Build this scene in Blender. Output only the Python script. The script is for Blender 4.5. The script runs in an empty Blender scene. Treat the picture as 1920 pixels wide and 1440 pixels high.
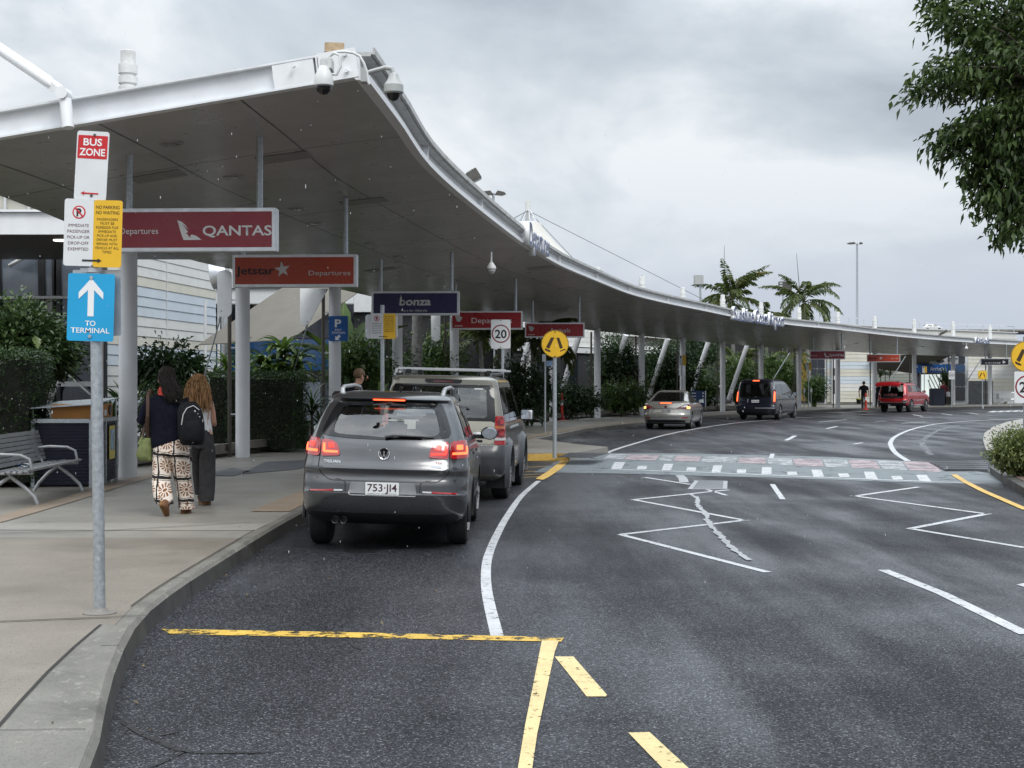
import bpy, bmesh, math, random
import numpy as np
from mathutils import Vector, Matrix
R = math.radians
SC = bpy.context.scene
COL = SC.collection
random.seed(7)
RNG = np.random.default_rng(11)
# ---------------------------------------------------------------- camera, sky, sun, exposure
H = 1.68                    # eye height of the photographer
F = 2650.0                  # focal length in pixels of the 1920 px wide photograph
K = 0.96                    # scale of the surveyed plan
cam_d = bpy.data.cameras.new('camera')
cam_d.sensor_width = 36.0
cam_d.lens = 36.0 * F / 1920.0
cam_d.clip_start = 0.1
cam_d.clip_end = 3000.0
cam = bpy.data.objects.new('camera', cam_d)
COL.objects.link(cam)
cam.location = (0,0, H)
cam.rotation_euler = (R(90),0,0)
SC.camera = cam
SC.view_settings.view_transform = 'Standard'
SC.view_settings.look = 'None'
SC.view_settings.exposure = 0.66
SC.view_settings.gamma = 1.0
SC.view_settings.use_curve_mapping = False
SC.render.film_transparent = False
SC.cycles.max_bounces = 8
SC.cycles.transparent_max_bounces = 16
SC.cycles.use_denoising = True
SC.cycles.caustics_reflective = False
SC.cycles.caustics_refractive = False
SUN_EL, SUN_ROT = R(52), R(150)
class NS:
 """a node socket with arithmetic"""
 def __init__(s, nt, sock):
  s.nt, s.k = nt, sock
 def _m(s, op, *o):
  n = s.nt.nodes.new('ShaderNodeMath')
  n.operation = op
  for i, v in enumerate((s,) + o):
   if isinstance(v, NS):
    s.nt.links.new(v.k, n.inputs[i])
   else:
    n.inputs[i].default_value = v
  return NS(s.nt, n.outputs[0])
 def __add__(s, o): return s._m('ADD', o)
 def __radd__(s, o): return s._m('ADD', o)
 def __sub__(s, o): return s._m('SUBTRACT', o)
 def __mul__(s, o): return s._m('MULTIPLY', o)
 def __rmul__(s, o): return s._m('MULTIPLY', o)
 def __truediv__(s, o): return s._m('DIVIDE', o)
 def lt(s, o): return s._m('LESS_THAN', o)
 def gt(s, o): return s._m('GREATER_THAN', o)
 def abs(s): return s._m('ABSOLUTE')
 def fract(s): return s._m('FRACT')
 def sin(s): return s._m('SINE')
 def sqrt(s): return s._m('SQRT')
 def floor(s): return s._m('FLOOR')
 def max(s, o): return s._m('MAXIMUM', o)
 def min(s, o): return s._m('MINIMUM', o)
 def atan2(s, o): return s._m('ARCTAN2', o)
 def clamp(s):
  r = s._m('ADD', 0.0)
  r.k.node.use_clamp = True
  return r
def ramp(nt, fac, stops, interp='LINEAR'):
 n = nt.nodes.new('ShaderNodeValToRGB')
 cr = n.color_ramp
 cr.interpolation = interp
 while len(cr.elements) < len(stops):
  cr.elements.new(0.5)
 for e, (p, c) in zip(cr.elements, stops):
  e.position = p
  e.color = (c[0], c[1], c[2], 1) if not isinstance(c, (int, float)) else (c, c, c, 1)
 nt.links.new(fac.k if isinstance(fac, NS) else fac, n.inputs[0])
 return n.outputs[0]
def noise(nt, vec, scale, detail=4, rough=0.55, dist=0.0):
 n = nt.nodes.new('ShaderNodeTexNoise')
 n.inputs['Scale'].default_value = scale
 n.inputs['Detail'].default_value = detail
 n.inputs['Roughness'].default_value = rough
 n.inputs['Distortion'].default_value = dist
 if vec is not None:
  nt.links.new(vec, n.inputs['Vector'])
 return NS(nt, n.outputs[0])
def mixc(nt, fac, a, b):
 n = nt.nodes.new('ShaderNodeMix')
 n.data_type = 'RGBA'
 if isinstance(fac, (int, float)):
  n.inputs[0].default_value = fac
 else:
  nt.links.new(fac.k if isinstance(fac, NS) else fac, n.inputs[0])
 for i, v in ((6, a),(7, b)):
  if isinstance(v, tuple):
   n.inputs[i].default_value = (v[0], v[1], v[2], 1)
  else:
   nt.links.new(v, n.inputs[i])
 return n.outputs[2]
world = bpy.data.worlds.new('World')
SC.world = world
world.use_nodes = True
wt = world.node_tree
wt.nodes.clear()
w_out = wt.nodes.new('ShaderNodeOutputWorld')
sky = wt.nodes.new('ShaderNodeTexSky')
sky.sky_type = 'NISHITA'
sky.sun_disc = False
sky.sun_elevation = SUN_EL
sky.sun_rotation = SUN_ROT
sky.air_density = 1.6
sky.dust_density = 3.0
bg_sky = wt.nodes.new('ShaderNodeBackground')
bg_sky.inputs[1].default_value = 0.08
wt.links.new(sky.outputs[0], bg_sky.inputs[0])
# a closed deck of rain cloud, laid out as a flat layer overhead
tc = wt.nodes.new('ShaderNodeTexCoord')
sep = wt.nodes.new('ShaderNodeSeparateXYZ')
wt.links.new(tc.outputs['Generated'], sep.inputs[0])
zx, zy, zz = (NS(wt, sep.outputs[i]) for i in range(3))
cmb = wt.nodes.new('ShaderNodeCombineXYZ')
wt.links.new((zx * 1.0 + zz * 0.5 + 0.37).k, cmb.inputs[0])
wt.links.new((zy * 1.0 + 2.1).k, cmb.inputs[1])
wt.links.new((zz * 1.9 + 0.6).k, cmb.inputs[2])
cn1 = noise(wt, cmb.outputs[0], 3.3,8,0.50,0.5)
cn2 = noise(wt, cmb.outputs[0], 8.5,7,0.56,0.3)
cl = (cn1 * 0.70 + cn2 * 0.22 + zx * -0.16 + 0.035)
cloud_col = ramp(wt, cl, [(0.375,(0.305,0.34,0.385)),(0.445,(0.375,0.415,0.46)),(0.505,(0.44,0.48,0.52)),(0.585,(0.59,0.615,0.64))])
low = ramp(wt, zz, [(0.0,(0.37,0.41,0.495)),(0.12,(0.40,0.445,0.52))])
lowf = ramp(wt, zz, [(0.03,0.85),(0.17,0.0)])
cloud_col = mixc(wt, lowf, cloud_col, low)
zen = ramp(wt, zz, [(0.24,1.0 / 2.9),(0.80,1.0)])   # an overcast sky is brightest overhead
zmul = wt.nodes.new('ShaderNodeVectorMath')
zmul.operation = 'SCALE'
wt.links.new(cloud_col, zmul.inputs[0])
wt.links.new((NS(wt, zen) * 2.9).k, zmul.inputs[3])
cloud_col = zmul.outputs[0]
bg_cl = wt.nodes.new('ShaderNodeBackground')
bg_cl.inputs[1].default_value = 0.97
wt.links.new(cloud_col, bg_cl.inputs[0])
wmix = wt.nodes.new('ShaderNodeMixShader')
wmix.inputs[0].default_value = 0.93
wt.links.new(bg_sky.outputs[0], wmix.inputs[1])
wt.links.new(bg_cl.outputs[0], wmix.inputs[2])
wt.links.new(wmix.outputs[0], w_out.inputs[0])
sun_d = bpy.data.lights.new('sun', 'SUN')
sun_d.energy = 1.1
sun_d.angle = R(25)
sun_d.color = (1.0,0.97,0.92)
sun = bpy.data.objects.new('sun', sun_d)
COL.objects.link(sun)
sun.rotation_euler = (R(90) - SUN_EL, 0, R(180) - SUN_ROT)
# ---------------------------------------------------------------- plan helpers
def P(px, py, Y):
 """the place that the survey pixel (px, py) shows at distance Y"""
 return Vector(((px - 960) / F * Y, Y, H + (720 - py) / F * Y))
def G(px, py, z=0.0):
 """ground point (height z) under a survey pixel"""
 Y = F * (H - z) / (py - 720)
 return Vector(((px - 960) / F * Y, Y, z))
def KV(x, y, z=0.0):
 return Vector((x * K, y * K, z * K))
PAVE = 0.145
def resample(pts, n):
 """smooth (Catmull-Rom) resampling of a polyline to n points at even arc length"""
 pts = [Vector(p) for p in pts]
 fine = []
 for i in range(len(pts) - 1):
  p0 = pts[max(i - 1,0)]; p1 = pts[i]; p2 = pts[i + 1]; p3 = pts[min(i + 2, len(pts) - 1)]
  for k in range(12):
   t = k / 12
   fine.append(0.5 * ((2 * p1) + (p2 - p0) * t + (2 * p0 - 5 * p1 + 4 * p2 - p3) * t * t + (3 * p1 - p0 - 3 * p2 + p3) * t ** 3))
 fine.append(pts[-1])
 L = [0.0]
 for a, b in zip(fine, fine[1:]):
  L.append(L[-1] + (b - a).length)
 out = []
 j = 0
 for i in range(n):
  d = L[-1] * i / (n - 1)
  while j < len(fine) - 2 and L[j + 1] < d:
   j += 1
  t = (d - L[j]) / max(L[j + 1] - L[j], 1e-9)
  out.append(fine[j].lerp(fine[j + 1], min(max(t, 0),1)))
 return out
def side(pts, d):
 """offset a plan polyline by d to its right"""
 out = []
 for i, p in enumerate(pts):
  a = pts[max(i - 1,0)]; b = pts[min(i + 1, len(pts) - 1)]
  t = (b - a); t.z = 0; t.normalize()
  out.append(Vector((p.x + t.y * d, p.y - t.x * d, p.z)))
 return out
def heading(a, b):
 """rotation about Z that turns +Y towards b - a"""
 return -math.atan2(b[0] - a[0], b[1] - a[1])
# ---------------------------------------------------------------- object helpers
WM = {}
def tag(o, label=None, cat=None, group=None, kind=None):
 if label: o['label'] = label
 if cat: o['category'] = cat
 if group: o['group'] = group
 if kind: o['kind'] = kind
 return o
def thing(name, label, cat, loc=(0,0,0), rz=0.0, group=None, ry=0.0):
 o = bpy.data.objects.new(name, None)
 o.empty_display_size = 0.2
 COL.objects.link(o)
 o.location = loc
 o.rotation_euler = (0, ry, rz)
 WM[o.name] = Matrix.Translation(Vector(loc)) @ Matrix.Rotation(rz, 4, 'Z') @ Matrix.Rotation(ry, 4, 'Y')
 return tag(o, label, cat, group)
def link_mesh(name, me, mats, parent=None, world=False):
 if not isinstance(mats, (list, tuple)):
  mats = [mats]
 for m in mats:
  me.materials.append(m)
 o = bpy.data.objects.new(name, me)
 COL.objects.link(o)
 if parent is not None:
  o.parent = parent
  if world:
   me.transform(WM[parent.name].inverted())
  WM[o.name] = WM[parent.name]
 else:
  WM[o.name] = Matrix.Identity(4)
 return o
def dup(root, loc, rz, label, group=None):
 r = root.copy(); COL.objects.link(r)
 r.location = loc; r.rotation_euler = (0,0, rz)
 r['label'] = label
 if group: r['group'] = group
 for ch in list(root.children):
  c = ch.copy(); COL.objects.link(c); c.parent = r
  for g in list(ch.children):
   d = g.copy(); COL.objects.link(d); d.parent = c
 return r
class MB:
 """collects shapes and links them as one mesh object"""
 def __init__(s):
  s.bm = bmesh.new()
  s.mi = 0
 def _f(s, vs):
  try:
   f = s.bm.faces.new(vs)
   f.material_index = s.mi
   return f
  except ValueError:
   return None
 def box(s, c, size, rz=0.0, m=None):
  hx, hy, hz = size[0] / 2, size[1] / 2, size[2] / 2
  M = Matrix.Translation(Vector(c)) @ (m if m is not None else Matrix.Rotation(rz, 4, 'Z'))
  v = [s.bm.verts.new(M @ Vector((x * hx, y * hy, z * hz))) for x in (-1,1) for y in (-1,1) for z in (-1,1)]
  for q in ((0,1,3,2),(4,6,7,5),(0,4,5,1),(2,3,7,6),(0,2,6,4),(1,5,7,3)):
   s._f([v[i] for i in q])
  return s
 def beam(s, a, b, wx, wz):
  """rectangular bar from a to b"""
  a, b = Vector(a), Vector(b)
  d = b - a
  q = d.to_track_quat('Y', 'Z').to_matrix().to_4x4()
  return s.box((a + b) / 2,(wx, d.length, wz), m=q)
 def cyl(s, a, b, r0, r1=None, n=16, cap=True):
  return s.tube([a, b], [r0, r0 if r1 is None else r1], n, cap)
 def tube(s, pts, rad, n=10, cap=True, flat=1.0):
  pts = [Vector(p) for p in pts]
  if not isinstance(rad, (list, tuple)):
   rad = [rad] * len(pts)
  rings = []
  up = None
  for i, p in enumerate(pts):
   t = (pts[min(i + 1, len(pts) - 1)] - pts[max(i - 1,0)]).normalized()
   if up is None:
    up = Vector((0,0,1)) if abs(t.z) < 0.9 else Vector((0,1,0))
   x = t.cross(up)
   if x.length < 1e-6:
    x = t.orthogonal()
   x.normalize()
   up = x.cross(t).normalized()
   rings.append([s.bm.verts.new(p + (x * math.cos(2 * math.pi * k / n) + up * math.sin(2 * math.pi * k / n) * flat) * rad[i]) for k in range(n)])
  s.rings(rings, cap)
  return s
 def rings(s, rings, cap=True, closed=True):
  n = len(rings[0])
  for a, b in zip(rings, rings[1:]):
   for k in range(n if closed else n - 1):
    s._f([a[k], a[(k + 1) % n], b[(k + 1) % n], b[k]])
  if cap:
   s._f(list(reversed(rings[0])))
   s._f(rings[-1])
 def loft(s, rings, cap=True):
  s.rings([[s.bm.verts.new(Vector(p)) for p in r] for r in rings], cap)
  return s
 def lathe(s, prof, o=(0,0,0), axis='Z', n=24, m=None):
  """revolve (radius, height) pairs"""
  M = Matrix.Translation(Vector(o))
  if axis == 'Y': M = M @ Matrix.Rotation(R(-90),4, 'X')
  if axis == 'X': M = M @ Matrix.Rotation(R(90),4, 'Y')
  if m is not None: M = Matrix.Translation(Vector(o)) @ m
  rings = []
  for r, h in prof:
   r = max(r, 1e-4)
   rings.append([s.bm.verts.new(M @ Vector((r * math.cos(2 * math.pi * k / n), r * math.sin(2 * math.pi * k / n), h))) for k in range(n)])
  s.rings(rings, True)
  return s
 def prism(s, pts, d0, d1, m=None):
  """polygon given in local XZ, pushed along Y from d0 to d1"""
  M = m if m is not None else Matrix.Identity(4)
  a = [s.bm.verts.new(M @ Vector((p[0], d0, p[1]))) for p in pts]
  b = [s.bm.verts.new(M @ Vector((p[0], d1, p[1]))) for p in pts]
  s._f(a); s._f(list(reversed(b)))
  n = len(pts)
  for i in range(n):
   s._f([a[i], b[i], b[(i + 1) % n], a[(i + 1) % n]])
  return s
 def slab(s, pts, z0, z1):
  """plan polygon between two heights"""
  a = [s.bm.verts.new((p[0], p[1], z0)) for p in pts]
  b = [s.bm.verts.new((p[0], p[1], z1)) for p in pts]
  s._f(a); s._f(list(reversed(b)))
  n = len(pts)
  for i in range(n):
   s._f([a[i], b[i], b[(i + 1) % n], a[(i + 1) % n]])
  return s
 def poly(s, pts):
  s._f([s.bm.verts.new(Vector(p)) for p in pts])
  return s
 def strip(s, A, B):
  a = [s.bm.verts.new(Vector(p)) for p in A]
  b = [s.bm.verts.new(Vector(p)) for p in B]
  for i in range(len(a) - 1):
   s._f([a[i], b[i], b[i + 1], a[i + 1]])
  return s
 def mesh(s, smooth=30, bevel=0.0, tri=False, fix=True):
  bm = s.bm
  if fix:
   bmesh.ops.recalc_face_normals(bm, faces=bm.faces)
  if bevel > 0:
   es = [e for e in bm.edges if len(e.link_faces) == 2 and e.calc_face_angle(0) > R(35)]
   bmesh.ops.bevel(bm, geom=es, offset=bevel, segments=2, affect='EDGES', clamp_overlap=True)
  if tri:
   bmesh.ops.triangulate(bm, faces=[f for f in bm.faces if len(f.verts) > 4])
  me = bpy.data.meshes.new('mesh')
  bm.to_mesh(me)
  bm.free()
  if smooth:
   me.shade_smooth()
   me.set_sharp_from_angle(angle=R(smooth))
  return me
 def build(s, name, mats, parent=None, world=False, smooth=30, bevel=0.0, tri=False, fix=True):
  return link_mesh(name, s.mesh(smooth, bevel, tri, fix), mats, parent, world)
def struct(o):
 o['kind'] = 'structure'
 return o
def rounded(w, h, r, n=4, cx=0.0, cz=0.0):
 pts = []
 for qx, qz, a0 in ((1,1,0),(-1,1,90),(-1,-1,180),(1,-1,270)):
  for k in range(n + 1):
   a = R(a0 + 90 * k / n)
   pts.append((cx + qx * (w / 2 - r) + r * math.cos(a), cz + qz * (h / 2 - r) + r * math.sin(a)))
 return pts
def circle(r, n=28, cx=0.0, cz=0.0, a0=0.0):
 return [(cx + r * math.cos(a0 + 2 * math.pi * k / n), cz + r * math.sin(a0 + 2 * math.pi * k / n)) for k in range(n)]
def text_verts(body, size=1.0, bold=0.0, extrude=0.0, align='CENTER', space=1.0, shear=0.0):
 cu = bpy.data.curves.new('lettering', 'FONT')
 cu.body = body
 cu.size = size
 cu.offset = bold * size
 cu.extrude = extrude
 cu.align_x = align
 cu.space_character = space
 cu.shear = shear
 cu.resolution_u = 3
 o = bpy.data.objects.new('lettering', cu)
 me = bpy.data.meshes.new_from_object(o)
 bpy.data.objects.remove(o)
 bpy.data.curves.remove(cu)
 return me
def letters(name, rows, mat, parent, y=0.0, thick=0.0015, m=None):
 """rows of writing (text, x, z_mid, cap height, width or None, bold, align) on the local XZ plane that faces -Y"""
 bm = bmesh.new()
 for row in rows:
  body, x, z, h = row[:4]
  w = row[4] if len(row) > 4 else None
  bold = row[5] if len(row) > 5 else 0.0
  align = row[6] if len(row) > 6 else 'CENTER'
  me = text_verts(body, 1.0, bold, 0.0, align)
  co = np.array([v.co for v in me.vertices])
  if len(co) == 0:
   continue
  cap = 0.73
  sz = h / cap
  x0, x1 = co[:, 0].min(), co[:, 0].max()
  sx = sz if w is None else w / (x1 - x0)
  if w is not None and align == 'CENTER':
   co[:, 0] -= (x0 + x1) / 2
  for v, c in zip(me.vertices, co):
   v.co = (x + c[0] * sx, -thick + y, z + (c[1] - cap / 2) * sz)
  bm.from_mesh(me)
  bpy.data.meshes.remove(me)
 if m is not None:
  bm.transform(m)
 for f in bm.faces:
  f.material_index = 0
 me = bpy.data.meshes.new(name)
 bm.to_mesh(me)
 bm.free()
 return link_mesh(name, me, mat, parent)
# ---------------------------------------------------------------- materials
def new_mat(name):
 m = bpy.data.materials.new(name)
 m.use_nodes = True
 nt = m.node_tree
 return m, nt, nt.nodes['Principled BSDF']
def pm(name, col, rough=0.5, metal=0.0, var=0.10, scale=6.0, bump=0.0, bscale=60.0, coat=0.0, spec=0.5, dirt=0.0):
 m, nt, b = new_mat(name)
 tcn = nt.nodes.new('ShaderNodeTexCoord')
 v = tcn.outputs['Object']
 n = noise(nt, v, scale, 5)
 lo = tuple(c * (1 - var) for c in col)
 hi = tuple(min(c * (1 + var),1) for c in col)
 c = ramp(nt, n, [(0.3, lo),(0.7, hi)])
 if dirt > 0:
  d = noise(nt, v, scale * 0.6,6,0.65)
  c = mixc(nt, ramp(nt, d, [(0.5,0.0),(0.75, dirt)]), c, (col[0] * 0.42, col[1] * 0.4, col[2] * 0.36))
 nt.links.new(c, b.inputs['Base Color'])
 r = noise(nt, v, scale * 1.7,4)
 nt.links.new(ramp(nt, r, [(0.3, max(rough - 0.08,0.02)),(0.7, min(rough + 0.08,1))]), b.inputs['Roughness'])
 b.inputs['Metallic'].default_value = metal
 b.inputs['Specular IOR Level'].default_value = spec
 b.inputs['Coat Weight'].default_value = coat
 b.inputs['Coat Roughness'].default_value = 0.06
 if bump:
  bn = nt.nodes.new('ShaderNodeBump')
  bn.inputs['Strength'].default_value = bump
  bn.inputs['Distance'].default_value = 0.01
  nt.links.new(noise(nt, v, bscale, 3).k, bn.inputs['Height'])
  nt.links.new(bn.outputs[0], b.inputs['Normal'])
 return m
def emis(name, col, strength, base=None):
 m, nt, b = new_mat(name)
 b.inputs['Base Color'].default_value = (*(base or col),1)
 b.inputs['Emission Color'].default_value = (*col, 1)
 b.inputs['Emission Strength'].default_value = strength
 b.inputs['Roughness'].default_value = 0.2
 return m
def glass(name, tint=(0.45,0.5,0.5), ior=1.5, rough=0.01, extra=0.0):
 m, nt, b = new_mat(name)
 nt.nodes.remove(b)
 out = nt.nodes['Material Output']
 tr = nt.nodes.new('ShaderNodeBsdfTransparent')
 tr.inputs[0].default_value = (*tint, 1)
 gl = nt.nodes.new('ShaderNodeBsdfGlossy')
 gl.inputs['Roughness'].default_value = rough
 fr = nt.nodes.new('ShaderNodeFresnel')
 fr.inputs[0].default_value = ior
 f = (NS(nt, fr.outputs[0]) * 1.0 + extra).clamp()
 mx = nt.nodes.new('ShaderNodeMixShader')
 nt.links.new(f.k, mx.inputs[0])
 nt.links.new(tr.outputs[0], mx.inputs[1])
 nt.links.new(gl.outputs[0], mx.inputs[2])
 nt.links.new(mx.outputs[0], out.inputs[0])
 return m
def leafm(name, dark, light, rough=0.42, trans=0.22, accent=None, acc_at=0.93):
 m, nt, b = new_mat(name)
 out = nt.nodes['Material Output']
 g = nt.nodes.new('ShaderNodeNewGeometry')
 rp = NS(nt, g.outputs['Random Per Island'])
 tcn = nt.nodes.new('ShaderNodeTexCoord')
 n = noise(nt, tcn.outputs['Object'], 1.6,3)
 f = (rp * 0.6 + n * 0.4)
 stops = [(0.15, dark),(0.75, light)]
 if accent:
  stops.append((0.86, accent))
 c = ramp(nt, f, stops)
 nt.links.new(c, b.inputs['Base Color'])
 b.inputs['Roughness'].default_value = rough
 b.inputs['Specular IOR Level'].default_value = 0.45
 t = nt.nodes.new('ShaderNodeBsdfTranslucent')
 nt.links.new(c, t.inputs[0])
 mx = nt.nodes.new('ShaderNodeMixShader')
 mx.inputs[0].default_value = trans
 nt.links.new(b.outputs[0], mx.inputs[1])
 nt.links.new(t.outputs[0], mx.inputs[2])
 nt.links.new(mx.outputs[0], out.inputs[0])
 return m
M = {}
M['white_steel'] = pm('white_steel', (0.80,0.81,0.82),0.38, var=0.05, scale=3, dirt=0.12)
M['white_col'] = pm('white_column_paint', (0.70,0.71,0.725),0.34, var=0.04, scale=2.5, dirt=0.10)
M['cap_white'] = pm('weathered_white', (0.66,0.66,0.645),0.6, var=0.10, scale=7, dirt=0.45)
M['galv'] = pm('galvanised_steel', (0.42,0.45,0.47),0.42, metal=0.65, var=0.22, scale=28)
M['alu'] = pm('aluminium', (0.62,0.63,0.64),0.36, metal=0.8, var=0.08)
M['dull_alu'] = pm('dull_aluminium', (0.40,0.405,0.41),0.42, metal=0.6, var=0.12)
M['steel_dark'] = pm('dark_steel', (0.10,0.095,0.085),0.45, metal=0.5, var=0.2)
M['black'] = pm('black_plastic', (0.012,0.012,0.013),0.45, var=0.2)
M['black_gloss'] = pm('black_gloss', (0.008,0.008,0.009),0.12, var=0.1)
M['rubber'] = pm('tyre_rubber', (0.016,0.016,0.016),0.75, var=0.25, scale=20)
M['chrome'] = pm('chrome', (0.8,0.8,0.81),0.12, metal=1.0, var=0.02)
M['rim'] = pm('alloy_rim', (0.45,0.45,0.46),0.3, metal=0.85, var=0.08)
M['ink'] = pm('black_lettering', (0.012,0.012,0.012),0.6, var=0.1)
M['ink_w'] = pm('white_lettering', (0.82,0.82,0.82),0.5, var=0.03)
M['ink_grey'] = pm('silver_lettering', (0.60,0.59,0.58),0.45, var=0.04)
M['plate_w'] = pm('sign_white', (0.70,0.72,0.73),0.42, var=0.05, scale=4, dirt=0.06)
M['plate_y'] = pm('sign_yellow', (0.78,0.46,0.022),0.42, var=0.06, scale=4, dirt=0.08)
M['plate_cyan'] = pm('sign_cyan', (0.014,0.335,0.63),0.4, var=0.05, scale=4, dirt=0.05)
M['plate_blue'] = pm('sign_blue', (0.008,0.10,0.36),0.4, var=0.06)
M['sign_red'] = pm('sign_red', (0.55,0.015,0.02),0.45, var=0.05)
M['q_red'] = pm('sign_crimson', (0.29,0.018,0.032),0.30, var=0.05, scale=2)
M['j_orange'] = pm('sign_orange_red', (0.42,0.048,0.013),0.30, var=0.05, scale=2)
M['v_red'] = pm('sign_bright_red', (0.36,0.008,0.012),0.30, var=0.05, scale=2)
M['b_navy'] = pm('sign_navy', (0.012,0.010,0.075),0.30, var=0.05, scale=2)
M['skin'] = pm('skin', (0.46,0.25,0.17),0.5, var=0.06)
# ================================================================ SETTING
def asphalt():
 m, nt, b = new_mat('wet_asphalt')
 tcn = nt.nodes.new('ShaderNodeTexCoord')
 v = tcn.outputs['Object']
 vor = nt.nodes.new('ShaderNodeTexVoronoi')
 vor.inputs['Scale'].default_value = 118
 nt.links.new(v, vor.inputs['Vector'])
 stone = NS(nt, vor.outputs['Distance'])
 cell = nt.nodes.new('ShaderNodeSeparateColor')
 nt.links.new(vor.outputs['Color'], cell.inputs[0])
 cr = NS(nt, cell.outputs[0])
 big = noise(nt, v, 0.33,5,0.6,0.4)
 mp = nt.nodes.new('ShaderNodeMapping')
 mp.inputs['Scale'].default_value = (0.85,0.11,1)
 mp.inputs['Rotation'].default_value = (0,0, R(-8))
 nt.links.new(v, mp.inputs['Vector'])
 streak = noise(nt, mp.outputs[0], 1.1,5,0.55)
 fine = noise(nt, v, 34,3,0.7)
 base = ramp(nt, cr, [(0.0,(0.004,0.0044,0.0054)),(0.5,(0.013,0.0138,0.0165)),(0.80,(0.036,0.038,0.044)),(0.93,(0.075,0.078,0.086)),(1.0,(0.17,0.175,0.19))])
 wet = (big * 0.38 + streak * 0.62)
 tint = ramp(nt, wet, [(0.40,(0.72,0.72,0.73)),(0.50,(1.0,1.0,1.0)),(0.62,(1.55,1.58,1.64))])  # wet streaks lightened here too: part of their sky sheen is in the colour
 mul = nt.nodes.new('ShaderNodeMix')
 mul.data_type = 'RGBA'; mul.blend_type = 'MULTIPLY'; mul.inputs[0].default_value = 1
 nt.links.new(base, mul.inputs[6]); nt.links.new(tint, mul.inputs[7])
 nt.links.new(mul.outputs[2], b.inputs['Base Color'])
 rf = (wet * 0.8 + fine * 0.25)
 nt.links.new(ramp(nt, rf, [(0.38,0.66),(0.50,0.52),(0.62,0.27)]), b.inputs['Roughness'])
 nt.links.new(ramp(nt, rf, [(0.38,0.08),(0.50,0.17),(0.62,0.46)]), b.inputs['Specular IOR Level'])
 bn = nt.nodes.new('ShaderNodeBump')
 bn.inputs['Strength'].default_value = 0.25
 bn.inputs['Distance'].default_value = 0.005
 hgt = stone * -0.8 + fine * 0.35
 nt.links.new(hgt.k, bn.inputs['Height'])
 nt.links.new(bn.outputs[0], b.inputs['Normal'])
 return m
def concrete(name, c0, c1, agg=0.0, rough=0.6, stain=0.35, scale=1.0):
 m, nt, b = new_mat(name)
 tcn = nt.nodes.new('ShaderNodeTexCoord')
 v = tcn.outputs['Object']
 n = noise(nt, v, 0.9 * scale, 7,0.6)
 c = ramp(nt, n, [(0.3, c0),(0.7, c1)])
 st = noise(nt, v, 0.45 * scale, 5,0.65,0.6)
 c = mixc(nt, ramp(nt, st, [(0.52,0.0),(0.72, stain)]), c, tuple(x * 0.55 for x in c0))
 gm = nt.nodes.new('ShaderNodeTexVoronoi')      # old gum and drip spots
 gm.inputs['Scale'].default_value = 2.3
 nt.links.new(v, gm.inputs['Vector'])
 c = mixc(nt, ramp(nt, gm.outputs['Distance'], [(0.035,0.45),(0.055,0.0)]), c, tuple(x * 0.45 for x in c0))
 if name == 'kerb_concrete':     # pale scuffs where tyres and shoes rub the top
  mp = nt.nodes.new('ShaderNodeMapping')
  mp.inputs['Scale'].default_value = (5.0,2.2,1)
  nt.links.new(v, mp.inputs['Vector'])
  sc = noise(nt, mp.outputs[0], 3.0,8,0.72)
  c = mixc(nt, ramp(nt, sc, [(0.58,0.0),(0.63,0.32)]), c, (0.42,0.40,0.34))
 if agg:
  s = noise(nt, v, 95,2,0.8)
  c = mixc(nt, ramp(nt, s, [(0.52,0.0),(0.66, agg)]), c, tuple(x * 0.35 for x in c0))
  s2 = noise(nt, v, 120,2,0.8)
  c = mixc(nt, ramp(nt, s2, [(0.6,0.0),(0.72, agg * 0.7)]), c, tuple(min(x * 1.7,0.8) for x in c1))
 nt.links.new(c, b.inputs['Base Color'])
 nt.links.new(ramp(nt, st, [(0.4, rough),(0.7, rough - 0.22)]), b.inputs['Roughness'])
 bn = nt.nodes.new('ShaderNodeBump')
 bn.inputs['Strength'].default_value = 0.3 if agg else 0.12
 bn.inputs['Distance'].default_value = 0.004
 nt.links.new(noise(nt, v, 110,3,0.7).k, bn.inputs['Height'])
 nt.links.new(bn.outputs[0], b.inputs['Normal'])
 return m
def paint(name, col, wear=0.5, scale=9.0, edge=0.56):
 """road paint worn through to the asphalt"""
 m, nt, b = new_mat(name)
 out = nt.nodes['Material Output']
 tcn = nt.nodes.new('ShaderNodeTexCoord')
 v = tcn.outputs['Object']
 n = noise(nt, v, 2.5,4)
 c = ramp(nt, n, [(0.3, tuple(x * 0.78 for x in col)),(0.7, col)])
 d = noise(nt, v, 40,3,0.7)
 c = mixc(nt, ramp(nt, d, [(0.45,0.0),(0.7,0.45)]), c, tuple(x * 0.5 for x in col))
 nt.links.new(c, b.inputs['Base Color'])
 b.inputs['Roughness'].default_value = 0.5
 w = noise(nt, v, scale, 8,0.75)
 f = ramp(nt, w, [(edge - 0.0,1.0),(edge + 0.05,1.0 - wear)])
 tr = nt.nodes.new('ShaderNodeBsdfTransparent')
 mx = nt.nodes.new('ShaderNodeMixShader')
 nt.links.new(f, mx.inputs[0])
 nt.links.new(tr.outputs[0], mx.inputs[1])
 nt.links.new(b.outputs[0], mx.inputs[2])
 nt.links.new(mx.outputs[0], out.inputs[0])
 return m
M['asphalt'] = asphalt()
M['pave'] = concrete('pavement_concrete', (0.20,0.187,0.162),(0.285,0.267,0.232),0.0,0.5,0.30)
M['pave_rough'] = concrete('exposed_aggregate', (0.16,0.139,0.111),(0.255,0.224,0.183),0.85,0.6,0.45)
M['pave_light'] = concrete('light_concrete', (0.25,0.235,0.205),(0.33,0.31,0.275),0.15,0.55,0.25)
M['pave_orange'] = concrete('ochre_paving', (0.235,0.175,0.12),(0.32,0.245,0.175),0.15,0.55,0.35)
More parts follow.
